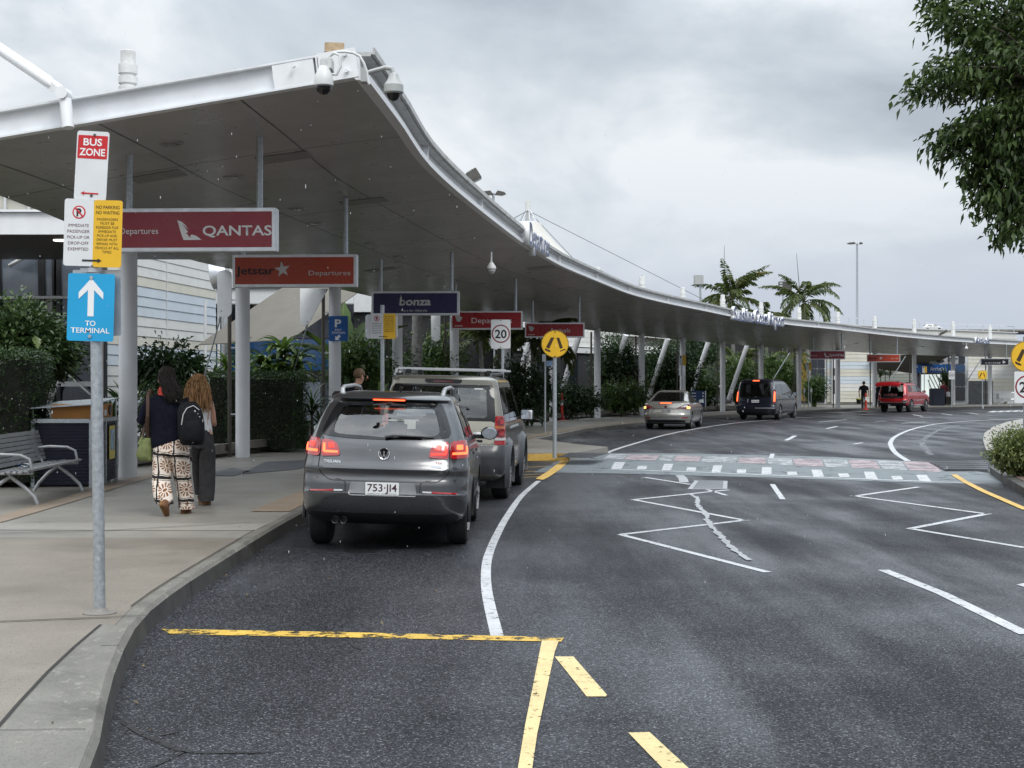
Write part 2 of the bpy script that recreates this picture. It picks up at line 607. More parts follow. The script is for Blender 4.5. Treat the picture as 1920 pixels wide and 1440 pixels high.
M['pave_dark'] = concrete('dark_paving', (0.05,0.052,0.058),(0.085,0.088,0.095),0.25,0.5,0.2)
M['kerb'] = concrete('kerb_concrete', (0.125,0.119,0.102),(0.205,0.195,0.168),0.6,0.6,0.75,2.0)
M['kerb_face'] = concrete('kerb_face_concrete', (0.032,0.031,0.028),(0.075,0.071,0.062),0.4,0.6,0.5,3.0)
M['joint'] = pm('joint_gap', (0.022,0.02,0.018),0.9)
M['paint_w'] = paint('white_road_paint', (0.56,0.57,0.58),0.8,11,0.56)
M['paint_w_worn'] = paint('worn_white_road_paint', (0.50,0.515,0.53),0.85,7,0.50)
M['paint_band'] = paint('washed_white_road_paint', (0.42,0.435,0.45),0.6,2.4,0.48)
M['paint_faint'] = paint('faint_old_road_paint', (0.30,0.31,0.33),0.95,6,0.46)
M['paint_y'] = paint('yellow_road_paint', (0.70,0.44,0.10),0.8,12,0.58)
M['paint_y_pale'] = paint('pale_yellow_road_paint', (0.72,0.56,0.27),0.85,12,0.565)
M['paint_pink'] = paint('worn_pink_road_paint', (0.40,0.315,0.33),0.6,2.2,0.50)
M['paint_hump'] = paint('crossing_surface', (0.16,0.185,0.195),0.6,2.0,0.56)
M['tar'] = paint('tar_stain', (0.012,0.012,0.012),0.9,14,0.52)
M['soil'] = concrete('garden_soil', (0.018,0.014,0.010),(0.05,0.036,0.025),0.5,0.9,0.3,4)
M['mulch'] = concrete('mulch', (0.055,0.035,0.025),(0.15,0.10,0.075),0.8,0.9,0.3,6)
# ---- plan curves
KERB = resample([(K * x, K * y, 0) for x, y in ((-0.9,2.0),(-1.45,4.4),(-1.88,6.54),(-2.12,7.5),(-2.42,9.0),(-2.56,10),(-2.62,11.2),(-2.64,13),(-2.65,16),(-2.6,18.5),(-2.5,21),(-2.3,24),(-2.0,27),(-1.6,30.5),(-1.05,34),(-0.35,37.5),(0.55,41),(1.8,47),(3.1,52.7),(5.45,59.5),(9.4,70),(12.3,76),(16.9,84),(21.5,91),(26,96),(32,101),(40,106),(55,112),(85,119))], 220)
BAY = resample([G(*p) for p in ((932,1193),(913,1110),(912,1060),(920,1030),(932,1003),(950,970),(978,930),(1010,902))], 40)
BAY2 = resample([G(*p) for p in ((1137,850),(1160,841),(1200,829),(1250,815),(1312,803),(1382,793),(1450,787),(1500,783.5),(1560,780.5),(1640,776.5))], 60)
# ---- ground sheet and road
mb = MB()
n = 60
xs = np.concatenate([np.linspace(-900,-60,6), np.linspace(-40,120,14), np.linspace(160,900,6)])
ys = np.concatenate([[-60], np.linspace(0,150,12), np.linspace(200,2000,8)])
gv = [[mb.bm.verts.new((x, y, 0)) for x in xs] for y in ys]
for j in range(len(ys) - 1):
 for i in range(len(xs) - 1):
  mb._f([gv[j][i], gv[j][i + 1], gv[j + 1][i + 1], gv[j + 1][i]])
struct(mb.build('road', M['asphalt'], smooth=0))
# ---- footpath slab left of the kerb
KTOP = side(KERB, -0.13)
mb = MB()
pts = [Vector((p.x, p.y, PAVE)) for p in KTOP]
back = [Vector((p.x - 75, p.y + 20 if p.y > 60 else p.y, PAVE)) for p in pts]
mb.strip(back, pts)
struct(mb.build('footpath', M['pave'], smooth=0))
mb = MB()   # kerb: face, arris and top
for i in range(len(KERB) - 1):
 pass
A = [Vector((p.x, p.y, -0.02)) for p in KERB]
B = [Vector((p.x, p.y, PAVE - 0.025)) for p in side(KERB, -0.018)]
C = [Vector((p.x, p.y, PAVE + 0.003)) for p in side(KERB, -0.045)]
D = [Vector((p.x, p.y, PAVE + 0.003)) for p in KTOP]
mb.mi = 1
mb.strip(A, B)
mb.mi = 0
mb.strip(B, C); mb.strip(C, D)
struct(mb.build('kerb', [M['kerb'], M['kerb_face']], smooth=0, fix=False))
def sheet(name, polys, mat, z):
 mb = MB()
 for pl in polys:
  mb.poly([Vector((p[0], p[1], z)) for p in pl])
 o = mb.build(name, mat, smooth=0, tri=True)
 for f in o.data.polygons:
  pass
 return struct(o)
def gp(pts, z=0.0):
 return [G(x, y, z) for x, y in pts]
def band(curve, i0, i1, d0, d1, z):
 a = side(curve, d0)[i0:i1]; b = side(curve, d1)[i0:i1]
 return [[a[k], a[k + 1], b[k + 1], b[k]] for k in range(len(a) - 1)]
def line_polys(pts, w, z=0.0):
 """centre-line points to quads of a width in metres"""
 pts = [Vector(p) for p in pts]
 a = side(pts, -w / 2); b = side(pts, w / 2)
 return [[a[k], a[k + 1], b[k + 1], b[k]] for k in range(len(pts) - 1)]
# near end: wide kerb slab, rough paving, light strip, joints
near = [i for i, p in enumerate(KERB) if p.y < 9.3]
iN = near[-1]
ks = [Vector((p.x, p.y, 0)) + (q - p) * (0.20 + max(0, min(0.09 * (9.3 - p.y),0.34))) for p, q in zip(KERB, side(KERB, -1.0))][:iN + 1]
ko = side(KERB, -0.05)[:iN + 1]
sheet('kerb_slab', [[ko[k], ko[k + 1], ks[k + 1], ks[k]] for k in range(iN)], M['kerb'], PAVE + 0.007)
rough_poly = [Vector((p.x, p.y, 0)) for p in side(KERB, -0.14) if -2 < p.y < 14.6]
sheet('rough_paving', [rough_poly + [Vector((-24, rough_poly[-1].y + 0.5,0)), Vector((-24, rough_poly[0].y, 0))]], M['pave_rough'], PAVE + 0.004)
lp = [Vector((p.x, p.y, 0)) for p in side(KERB, -0.14) if 14.6 <= p.y < 16.0]
sheet('light_paving', [lp + [Vector((-24, lp[-1].y + 0.6,0)), Vector((-24, lp[0].y + 0.5,0))]], M['pave_light'], PAVE + 0.004)
jl = []
jl += line_polys(gp([(-200,1178),(0,1168),(120,1163),(205,1160)], PAVE),0.022)
jl += line_polys(ks[2:], 0.018)
jl += line_polys([p for p in side(KERB, -0.15) if 9.3 < p.y < 15], 0.010)
jl += line_polys(gp([(205,1160),(240,1157),(281,1157)], PAVE),0.014)
jl += line_polys(gp([(-60,1003),(200,996),(470,981)], PAVE),0.02)
jl += line_polys(gp([(0,1373),(60,1372),(160,1371)], PAVE),0.006)
for yy in (19.5,22.5,25.5,28.5,31.5,34.5,38,42,46,50):
 q = min(side(KERB, -0.2), key=lambda p: abs(p.y - yy))
 jl += line_polys([Vector((q.x - 4.3, q.y + 0.2,0)), Vector((q.x, q.y, 0))], 0.014)
kj = MB()
kd = 0.0
for k in range(2,150):
 kd += (KERB[k] - KERB[k - 1]).length
 if kd > 2.4:
  kd = 0.0
  a, b = side(KERB, 0.004)[k], side(KERB, -0.15)[k]
  tn = (KERB[k + 1] - KERB[k]).normalized() * 0.006
  kj.poly([a - tn + Vector((0,0,0)), a + tn, side(KERB, -0.016)[k] + tn + Vector((0,0, PAVE - 0.02)), side(KERB, -0.016)[k] - tn + Vector((0,0, PAVE - 0.02))])
  c = side(KERB, -0.04)[k]
  kj.poly([c - tn + Vector((0,0, PAVE + 0.007)), c + tn + Vector((0,0, PAVE + 0.007)), b + tn + Vector((0,0, PAVE + 0.007)), b - tn + Vector((0,0, PAVE + 0.007))])
struct(kj.build('kerb_joint', M['joint'], smooth=0))
sheet('paving_joint', jl, M['joint'], PAVE + 0.0115)
i0 = next(i for i, p in enumerate(KERB) if p.y > 16.3)
i1 = next(i for i, p in enumerate(KERB) if p.y > 29)
i2 = next(i for i, p in enumerate(KERB) if p.y > 92)
ochre = band(KERB, i0, i1,-0.15,-0.62,0)
i3 = next(i for i, p in enumerate(KERB) if p.y > 38)
ochre += band(KERB, i3, i2,-0.14,-0.42,0)
ob = resample([G(-60,990, PAVE), G(0,974, PAVE), G(120,940, PAVE), G(225,908, PAVE), G(330,880, PAVE)], 14)
ochre += line_polys(ob, 0.30)
sheet('ochre_paving_band', ochre, M['pave_orange'], PAVE + 0.008)
sheet('dark_paving_strip', [gp([(368,892),(437,893),(470,884),(438,878)], PAVE), gp([(448,890),(560,880),(600,862),(500,866)], PAVE)], M['pave_dark'], PAVE + 0.0085)
# ---- pedestrian build-out before the crossing
nib = gp([(985,862.5),(1040,862),(1064,863)]) + gp([(1100,858),(1140,849.5)]) + gp([(1075,843),(1010,833)])
nib += [Vector((-1.2, nib[-1].y + 0.3,0)), Vector((-1.7, nib[0].y - 0.1,0))]
mb = MB().slab(nib, -0.02, PAVE + 0.006)
struct(mb.build('pavement_buildout', M['pave'], smooth=0))
mb = MB()
for pl in line_polys(gp([(900,866),(985,864.6),(1040,863.6),(1066,864.6)]),0.065):
 mb.slab(pl, 0.005, PAVE + 0.011)
struct(mb.build('yellow_kerb_edge', M['paint_y'], smooth=0))
mb = MB()   # ribbed tactile grating on the build-out
t0, t1, t2, t3 = gp([(1046,858.5),(1113,859),(1140,851),(1068,850.5)], PAVE)
for k in range(26):
 a = t0.lerp(t1, k / 26); b = t3.lerp(t2, k / 26)
 a2 = t0.lerp(t1,(k + 0.6) / 26); b2 = t3.lerp(t2,(k + 0.6) / 26)
 mb.slab([a, a2, b2, b], PAVE + 0.008, PAVE + 0.024)
struct(mb.build('tactile_paving', M['pave_dark'], smooth=0))
mb = MB()
t0, t1, t2, t3 = gp([(1772,884),(1852,884),(1854,866),(1742,868)])
for k in range(30):
 for r_ in range(5):
  u0, u1 = k / 30,(k + 0.62) / 30
  v0, v1 = r_ / 5,(r_ + 0.8) / 5
  def bl(u, v): return t0.lerp(t1, u).lerp(t3.lerp(t2, u), v)
  mb.slab([bl(u0, v0), bl(u1, v0), bl(u1, v1), bl(u0, v1)], 0.02,0.045)
mb.slab([t0, t1, t2, t3], 0.0,0.02)
struct(mb.build('tactile_paving', M['pave_dark'], smooth=0))
# ---- medians on the right
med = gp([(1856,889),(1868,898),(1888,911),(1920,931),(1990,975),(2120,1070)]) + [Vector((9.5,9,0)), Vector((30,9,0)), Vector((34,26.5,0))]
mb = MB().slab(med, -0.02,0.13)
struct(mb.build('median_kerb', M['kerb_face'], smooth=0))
mi_ = [p + Vector((0.17,0.0,0)) for p in med[:6]] + [Vector((9.8,9,0)), Vector((30,9,0)), Vector((34,26.2,0))]
mi_[0] = med[0] + Vector((0.1,-0.15,0))
mb = MB().slab(mi_, 0.0,0.142)
struct(mb.build('median_bed', M['mulch'], smooth=0))
medb = gp([(1862,862),(1848,845),(1843,828),(1846,815),(1862,803),(1888,793.5),(1930,785),(1990,778)]) + [Vector((75,80,0)), Vector((40,31,0))]
mb = MB().slab(medb, -0.02,0.06)
struct(mb.build('median_apron', M['pave_light'], smooth=0))
medc = gp([(1880,858),(1871,842),(1869,826),(1876,812),(1895,802),(1925,794),(1990,786)]) + [Vector((75,76,0)), Vector((42,33,0))]
mb = MB().slab(medc, 0.0,0.15)
struct(mb.build('median_path', M['pave'], smooth=0))
# ---- painted markings
ZM = 0.004
sheet('bay_line', line_polys(BAY, 0.088), M['paint_w'], ZM)
sheet('bay_line', line_polys(BAY2,0.12), M['paint_w'], ZM)
hump = gp([(1000,886),(1080,849),(1310,851),(1560,857),(1745,867),(1880,893),(1900,908),(1745,906.5),(1450,896),(1150,888)])
sheet('crossing_platform', [hump], M['paint_hump'], ZM)
def z4(x, y):
 return (1000 + x / 2.087,820 + y / 2.087)
keys = []
tall = [(318,98,360,98,345,125,303,125),(512,105,548,105,538,130,502,130),(705,111,740,111,732,138,697,138),(895,118,932,118,932,146,893,146),(1088,128,1126,128,1138,156,1096,156),(1293,136,1333,136,1349,165,1303,165),(1498,148,1538,148,1557,173,1512,173)]
short = [(410,113,446,113,441,127,404,127),(602,119,638,119,635,133,598,133),(797,127,833,127,832,141,796,141),(992,136,1030,136,1034,149,996,149),(1192,143,1232,143,1239,157,1199,157),(1400,153,1438,153,1448,167,1408,167)]
for q in tall + short:
 keys.append(gp([z4(q[i], q[i + 1]) for i in (0,2,4,6)]))
keys += line_polys(gp([z4(300,126), z4(700,139), z4(1100,157), z4(1560,175)]),0.16)
keys += line_polys(gp([z4(1560,175), z4(1690,181)]),0.08)
sheet('crossing_keys', keys, M['paint_w'], 2 * ZM)
up = [(300,66),(500,70),(800,78),(1100,86),(1400,93),(1580,100)]
dn = [(262,86),(480,92),(790,101),(1110,115),(1420,127),(1610,139)]
def on(pl, x):
 for (a, b),(c, d) in zip(pl, pl[1:]):
  if a <= x <= c:
   return b + (d - b) * (x - a) / (c - a)
 return pl[0][1] if x < pl[0][0] else pl[-1][1]
def quadx(a, b, sh=12):
 return gp([z4(a, on(up, a)), z4(b, on(up, b)), z4(b + sh, on(dn, b + sh)), z4(a + sh, on(dn, a + sh))])
sheet('crossing_band', [quadx(a, b, s) for a, b, s in ((380,500,-25),(560,660,-14),(805,912,-4),(1015,1128,8),(1230,1340,18),(1445,1568,28))], M['paint_pink'], 2 * ZM)
sheet('crossing_band', [quadx(a, b, s) for a, b, s in ((300,378,-30),(505,556,-18),(665,800,-8),(916,1011,4),(1132,1226,13),(1344,1440,24))], M['paint_band'], 2 * ZM)
sheet('zigzag_line', line_polys(gp([z4(*p) for p in ((435,157),(615,185))]),0.09) + line_polys(gp([z4(*p) for p in ((765,206),(400,244))]),0.10)
      + line_polys(gp([z4(*p) for p in ((388,244),(830,326))]),0.09) + line_polys(gp([z4(*p) for p in ((838,324),(345,381))]),0.10)
      + line_polys(gp([z4(*p) for p in ((340,381),(917,529))]),0.085) + line_polys(gp([z4(*p) for p in ((680,205),(757,228))]),0.07), M['paint_w'], ZM)
sheet('zigzag_line', line_polys(gp([z4(*p) for p in ((1508,195),(1255,231))]),0.10) + line_polys(gp([z4(*p) for p in ((1247,229),(1778,301))]),0.09)
      + line_polys(gp([z4(*p) for p in ((1783,299),(1475,358))]),0.10) + line_polys(gp([z4(*p) for p in ((1468,357),(1925,433))]),0.09), M['paint_w'], ZM)
sheet('lane_line', line_polys(gp([z4(*p) for p in ((1370,520),(1600,612),(1930,772))]),0.105) + [gp([z4(925,184), z4(945,184), z4(987,243), z4(965,243)])]
      + [gp([(1906,1097),(1960,1085),(1960,1100),(1920,1101)])], M['paint_w'], ZM)
sheet('lane_line', [gp([z4(928,66), z4(945,66), z4(939,84), z4(921,84)])], M['paint_w'], 3 * ZM)
far = []
for a, b, w in (((1474,826),(1491,817),0.14),((1549,804),(1570,799.5),0.14),((1600,833),(1618,830),0.12),((1690,794),(1736,791),0.13),((1535,791.5),(1588,787),0.13),((1640,791),(1662,789.5),0.1),
    ((1712,777.5),(1730,781),0.12),((1724,783.5),(1750,782),0.12),((1765,775.5),(1785,778.5),0.12),((1815,774),(1835,777),0.12),((1835,778.5),(1862,778),0.12)):
 far += line_polys(gp([a, b]), w)
for k in range(5):
 far += line_polys(gp([(1858 + 14 * k, 773.2 - 0.35 * k),(1868 + 14 * k, 770.6 - 0.35 * k)]),0.45)
sheet('lane_line', far, M['paint_w'], ZM)
edge = resample([G(*p) for p in ((1925,784),(1870,787),(1800,791),(1750,796),(1710,805),(1680,818),(1670,829),(1671,837),(1680,850),(1705,866))], 60)
sheet('edge_line', line_polys(edge, 0.13), M['paint_w'], ZM)
old = []
for a, b in (((1683,826),(1708,826.3)),((1715,827.5),(1843,832)),((1730,844.5),(1858,848.5)),((1700,842),(1728,844)),((1755,812),(1842,815)),((1765,805.5),(1850,806.5)),((1845,790.5),(1880,791.5)),((1780,855),(1858,857))):
 old += line_polys(gp([a, b]),0.09)
old += line_polys(resample([G(*p) for p in ((1800,797),(1762,806),(1740,818),(1729,829),(1735,842),(1745,853))], 24),0.16)
sheet('old_line', old, M['paint_faint'], ZM)
# silver crack sealing and its rectangular patch
rs = random.Random(3)
cr = resample([G(*z4(*p)) for p in ((612,222),(640,240),(644,268),(672,300),(690,340),(738,392),(775,430),(815,462),(848,482))], 70)
a_, b_ = side(cr, -0.030), side(cr, 0.034)
a_ = [p + Vector((rs.uniform(-.022, .022), rs.uniform(-.05, .05),0)) for p in a_]
b_ = [p + Vector((rs.uniform(-.022, .022), rs.uniform(-.05, .05),0)) for p in b_]
pl = [[a_[k], a_[k + 1], b_[k + 1], b_[k]] for k in range(len(a_) - 1)]
pl += line_polys(gp([z4(*p) for p in ((572,150),(585,162),(590,178))]),0.16)
for a, b in (((625,170),(752,172)),((752,172),(750,204)),((612,205),(750,204)),((640,170),(612,205))):
 pl += line_polys(gp([z4(*a), z4(*b)]),0.07)
sheet('crack_seal', pl, paint('silver_sealant', (0.40,0.41,0.42),0.5,30,0.58),2 * ZM)
sheet('asphalt_patch', [gp([z4(640,172), z4(752,173), z4(750,203), z4(615,204)])], concrete('patch_asphalt', (0.11,0.115,0.125),(0.16,0.165,0.175),0.4,0.5,0.2), ZM * 1.5)
# yellow
sheet('yellow_line', [gp([(303,1180),(640,1186),(1058,1196),(1052,1204),(640,1196),(320,1190)])], paint('broken_yellow_paint', (0.70,0.45,0.07),0.95,7,0.5), ZM)
sheet('yellow_line', [gp([(1016,1203),(1048,1203),(1040,1225),(1022,1310),(1007,1380),(997,1450),(970,1450),(985,1360),(1000,1285)])], M['paint_y_pale'], 2 * ZM)
sheet('yellow_dash', [gp([(1040,1232),(1075,1232),(1138,1304),(1136,1307),(1100,1307)]), gp([(1178,1375),(1218,1374),(1300,1450),(1250,1450)])], M['paint_y_pale'], ZM)
sheet('yellow_line', line_polys(gp([z4(1645,148), z4(1690,176), z4(1760,212), z4(1930,286)]),0.11), M['paint_y'], 3 * ZM)
sheet('yellow_line', [gp([(1052,865),(1069,864),(1052,880),(1030,895),(1018,901),(1004,899),(1025,886)])], M['paint_y'], 3 * ZM)
yh = []
for a, b in (((900,882),(1046,873)),((900,887),(1030,883)),((900,892),(1026,889)),((905,898),(1014,894))):
 yh += line_polys(gp([a, b]),0.06)
sheet('yellow_hatch', yh, M['paint_y'], ZM)
tarp = []
for pts, w in ((((228,1352),(262,1375),(300,1392),(345,1410),(420,1412),(508,1411)),0.035),(((300,1380),(340,1372)),0.02),(((345,1410),(300,1432),(280,1440)),0.025),(((650,1195),(662,1210),(675,1218)),0.03)):
 tarp += line_polys(resample([G(*p) for p in pts], 12), w)
tarp += [gp([(640,1030),(680,1025),(715,1030),(700,1036),(655,1036)]), gp([(740,1023),(765,1022),(762,1027),(742,1027)])]
sheet('tar_stain', tarp, M['tar'], ZM)
# ---- garden bed behind the columns
CPX = [(240,24.2),(455,30.9),(628,36.2),(745,42.3),(852,48.4),(950,54.4),(1037,60.4),(1120,66.5),(1203,72),(1280,77.5),(1355,82.5),(1427,87.5),(1498,92),(1571,96),(1640,100),(1714,103.5),(1787,106.5),(1856,110)]
COLP = [Vector(((x - 960) / F * y * K, y * K, PAVE)) for x, y in CPX]
bed = [Vector((-8.6,12,0)), Vector((-8.1,17,0)), Vector((-7.9,22.6,0))] + [p + Vector((-0.45,0.25,0)) for p in COLP[1:13]]
mb = MB().slab(bed + [Vector((10,118,0)), Vector((-60,100,0)), Vector((-60,12,0))], 0.0, PAVE + 0.06)
struct(mb.build('garden_bed', M['soil'], smooth=0))
mb = MB()
ed = resample(bed[2:], 60)
for k in range(len(ed) - 1):
 if k in (0,1,2): continue
 a, b = ed[k], ed[k + 1]
 mb.beam(a + Vector((0.05,0, PAVE + 0.06)), b + Vector((0.05,0, PAVE + 0.06)),0.14 + 0.04 * (k % 3),0.14 + 0.02 * (k % 2))
struct(mb.build('bed_edging', concrete('edging_stone', (0.12,0.105,0.085),(0.22,0.195,0.16),0.4,0.7,0.5,3), smooth=0))
# ================================================================ CANOPY AND COLUMNS
EAVE_S = [(668,150,5.0),(735,235,5.0),(790,310,5.0),(870,380,4.99),(965,452,4.98),(1002,475,4.97),(1047,500,4.95),(1112,527,4.93),(1177,552,4.9),(1245,569,4.87),(1320,584,4.85),
          (1370,594,4.83),(1460,607,4.8),(1502,612,4.78),(1565,618,4.75),(1690,632,4.72),(1815,642,4.68),(1925,648,4.65)]
ev = []
for px, py, z in EAVE_S:
 z *= K
 Y = F * (z - H) / (720 - py)
 ev.append(Vector(((px - 960) / F * Y, Y, z)))
d_ = (ev[-1] - ev[-2]).normalized()
ev.append(ev[-1] + d_ * 14)
NE = 121
EAVE = resample(ev, NE)
inn = [Vector((-6.9 * K, 15.9 * K, 4.3 * K)), Vector((-6.95 * K, 20.5 * K, 4.3 * K))]
for i, p in enumerate(COLP):
 z = 4.3 if i < 7 else 4.3 + (3.86 - 4.3) * min((i - 7) / 9,1)
 inn.append(Vector((p.x, p.y, z * K)))
inn_c = inn[:2] + side([p for p in inn[2:]], -0.42)
d_ = (inn_c[-1] - inn_c[-2]).normalized()
inn_c.append(inn_c[-1] + d_ * 9)
INN = resample(inn_c, NE)
def soffit_mat():
 m, nt, b = new_mat('soffit_panels')
 uv = nt.nodes.new('ShaderNodeUVMap')
 sp = nt.nodes.new('ShaderNodeSeparateXYZ')
 nt.links.new(uv.outputs[0], sp.inputs[0])
 u, v = NS(nt, sp.outputs[0]), NS(nt, sp.outputs[1])
 tcn = nt.nodes.new('ShaderNodeTexCoord')
 n = noise(nt, tcn.outputs['Object'], 0.7,7,0.65)
 base = ramp(nt, n, [(0.3,(0.35,0.343,0.33)),(0.7,(0.465,0.456,0.44))])
 st = noise(nt, tcn.outputs['Object'], 3.5,6,0.7)
 base = mixc(nt, ramp(nt, st, [(0.56,0.0),(0.70,0.35)]), base, (0.24,0.23,0.21))
 ju = ((u / 5.75 + 0.42).fract() - 0.5).abs().gt(0.4970)
 jv = ((v / 1.62 + 0.2).fract() - 0.5).abs().gt(0.4922)
 j = ju.max(jv)
 c = mixc(nt, j, base, (0.02,0.02,0.02))
 nt.links.new(c, b.inputs['Base Color'])
 b.inputs['Roughness'].default_value = 0.30
 b.inputs['Metallic'].default_value = 0.15
 r = noise(nt, tcn.outputs['Object'], 2.2,4)
 nt.links.new(ramp(nt, r, [(0.3,0.26),(0.7,0.38)]), b.inputs['Roughness'])
 return m
M['soffit'] = soffit_mat()
M['roof_metal'] = pm('roof_sheeting', (0.60,0.61,0.61),0.5, metal=0.2, var=0.08, dirt=0.2)
M['gutter'] = pm('gutter_steel', (0.50,0.505,0.49),0.45, metal=0.1, var=0.14, scale=5, dirt=0.55)
M['beam_white'] = pm('beam_white', (0.76,0.78,0.80),0.36, var=0.05, scale=3, dirt=0.22)
canopy = thing('walkway_canopy', 'long curved white kerbside canopy with grey panel soffit sweeping round the bend', 'canopy', EAVE[0] * 1.0)
# soffit with a plan UV in metres
NV = 9
bm = bmesh.new()
uvl = bm.loops.layers.uv.new('UVMap')
grid = []
acc = 0.0
for i in range(NE):
 if i: acc += ((EAVE[i] - EAVE[i - 1]).length + (INN[i] - INN[i - 1]).length) / 2
 row = []
 wdt = (EAVE[i] - INN[i]).length
 for k in range(NV):
  t = k / (NV - 1)
  p = EAVE[i].lerp(INN[i], t)
  p.z -= 0.10 * math.sin(math.pi * t) * -0.6
  row.append((bm.verts.new(p), acc, t * wdt))
 grid.append(row)
for i in range(NE - 1):
 for k in range(NV - 1):
  q = [grid[i][k], grid[i + 1][k], grid[i + 1][k + 1], grid[i][k + 1]]
  f = bm.faces.new([a[0] for a in q])
  f.smooth = True
  for l, a in zip(f.loops, q):
   l[uvl].uv = (a[1], a[2])
me = bpy.data.meshes.new('soffit'); bm.to_mesh(me); bm.free()
link_mesh('soffit', me, M['soffit'], canopy, True)
UPV = Vector((0,0,1))
mb = MB()   # roof sheet above
mb.strip([p + UPV * 0.25 for p in EAVE], [p + UPV * 0.25 for p in INN])
mb.strip([p + UPV * 0.25 for p in INN], [p + UPV * 0.002 for p in INN])
mb.build('roof', M['roof_metal'], canopy, True, smooth=40)
def rail_profile(curve, prof):
 """sweep a closed (out, up) profile along a curve; out is away from the canopy"""
 mbx = MB()
 offs = []
 for o, u in prof:
  c = side(curve, o)
  offs.append([p + UPV * u for p in c])
 for a in range(len(prof)):
  mbx.strip(offs[a], offs[(a + 1) % len(prof)])
 mbx.poly([o[0] for o in offs])
 return mbx
rail_profile(EAVE, [(-0.01,0.0),(0.12,0.0),(0.12,0.075),(0.035,0.10),(0.035,0.24),(-0.01,0.24)]).build('eave_channel', M['white_steel'], canopy, True, smooth=25)
rail_profile(EAVE, [(-0.02,0.243),(0.15,0.243),(0.15,0.262),(0.19,0.262),(0.19,0.33),(0.17,0.33),(0.17,0.285),(-0.02,0.285)]).build('gutter', M['gutter'], canopy, True, smooth=25)
EL = [0.0]
for a, b in zip(EAVE, EAVE[1:]):
 EL.append(EL[-1] + (b - a).length)
def at_eave(d):
 j = next((k for k in range(len(EL) - 1) if EL[k + 1] >= d), len(EL) - 2)
 t = (d - EL[j]) / (EL[j + 1] - EL[j])
 a, b = EAVE[j], EAVE[j + 1]
 tn = (b - a).normalized()
 return a.lerp(b, t), tn, Vector((tn.y, -tn.x, 0)).normalized()
d = 5.5
while d < EL[-1] - 3:
 p, tn, nr = at_eave(d)
 mb = MB()
 mb.box(p + nr * 0.075 + UPV * 0.125,(0.10,0.035,0.235), rz=heading((0,0), tn))
 mb.build('stiffener', M['white_steel'], canopy, True, smooth=0)
 d += 5.6
# end beam across the mouth of the canopy
E0, I0 = EAVE[0], INN[0]
bdir = (I0 - E0).normalized()
far_l = E0 + bdir * 9.5
nrm = Vector((bdir.y, -bdir.x, 0)).normalized()
if nrm.y > 0: nrm = -nrm
mb = MB()
q = bdir.to_track_quat('X', 'Z').to_matrix().to_4x4()
L_ = 9.5
mid = E0 + bdir * (L_ / 2)
upb = q @ Vector((0,0,1))
mb.box(mid + upb * 0.145 + nrm * 0.02,(L_, 0.03,0.27), m=q)
mb.box(mid + upb * 0.283 + nrm * 0.05,(L_, 0.12,0.022), m=q)
mb.box(mid + upb * 0.010 + nrm * 0.05,(L_, 0.12,0.020), m=q)
mb.build('end_beam', M['beam_white'], canopy, True, smooth=0)
mb = MB()   # bolted corner plates
mb.box(E0 + bdir * 0.14 + upb * 0.148 + nrm * 0.125,(0.40,0.028,0.302), m=q)
mb.box(E0 + bdir * 0.62 + upb * 0.146 + nrm * 0.075,(0.44,0.06,0.25), m=q)
mb.box(E0 + bdir * 0.36 + upb * 0.146 + nrm * 0.09,(0.018,0.07,0.255), m=q)
for du, dz in ((0.05,0.24),(0.05,0.07),(0.60,0.21)):
 c = E0 + bdir * du + upb * dz + nrm * 0.14
 mb.cyl(c, c + nrm * 0.035,0.022, n=6)
mb.build('corner_plate', M['white_steel'], canopy, True, smooth=0)
# tie rod with clevis at the left of the end beam
cl_ = P(119,176,15.35 * K + 0.0)
ft = cl_ - upb * 0.5 + nrm * 0.02
mb = MB()
mb.cyl(P(128,240,15.3 * K), cl_ + Vector((0.02,0,-0.06)),0.062, n=16)
mb.cyl(cl_ + Vector((0,-0.09,0)), cl_ + Vector((0,0.09,0)),0.065, n=16)
mb.beam(cl_, P(96,158,15.5 * K),0.09,0.09)
mb.tube([P(103,163,15.45 * K), P(90,153,15.5 * K), P(0,92,15.9 * K), P(-300,-110,17 * K)], [0.04,0.062,0.062,0.062], n=14)
mb.build('tie_rod', M['white_steel'], canopy, True)
def on_soffit(i, t, dz=0.0):
 p = EAVE[i].lerp(INN[i], t)
 p.z += 0.06 * math.sin(math.pi * t) + dz
 return p
def soffit_at(px, py, dz=-0.004, idx=False):
 best, bp, bi = 1e9, None, None
 for i in range(NE):
  for k in range(1,40):
   p = on_soffit(i, k / 40)
   if p.y < 3: continue
   x = 960 + F * p.x / p.y; y = 720 - F * (p.z - H) / p.y
   e = (x - px) ** 2 + (y - py) ** 2
   if e < best: best, bp, bi = e, p, (i, k / 40)
 return bi if idx else bp + Vector((0,0, dz))
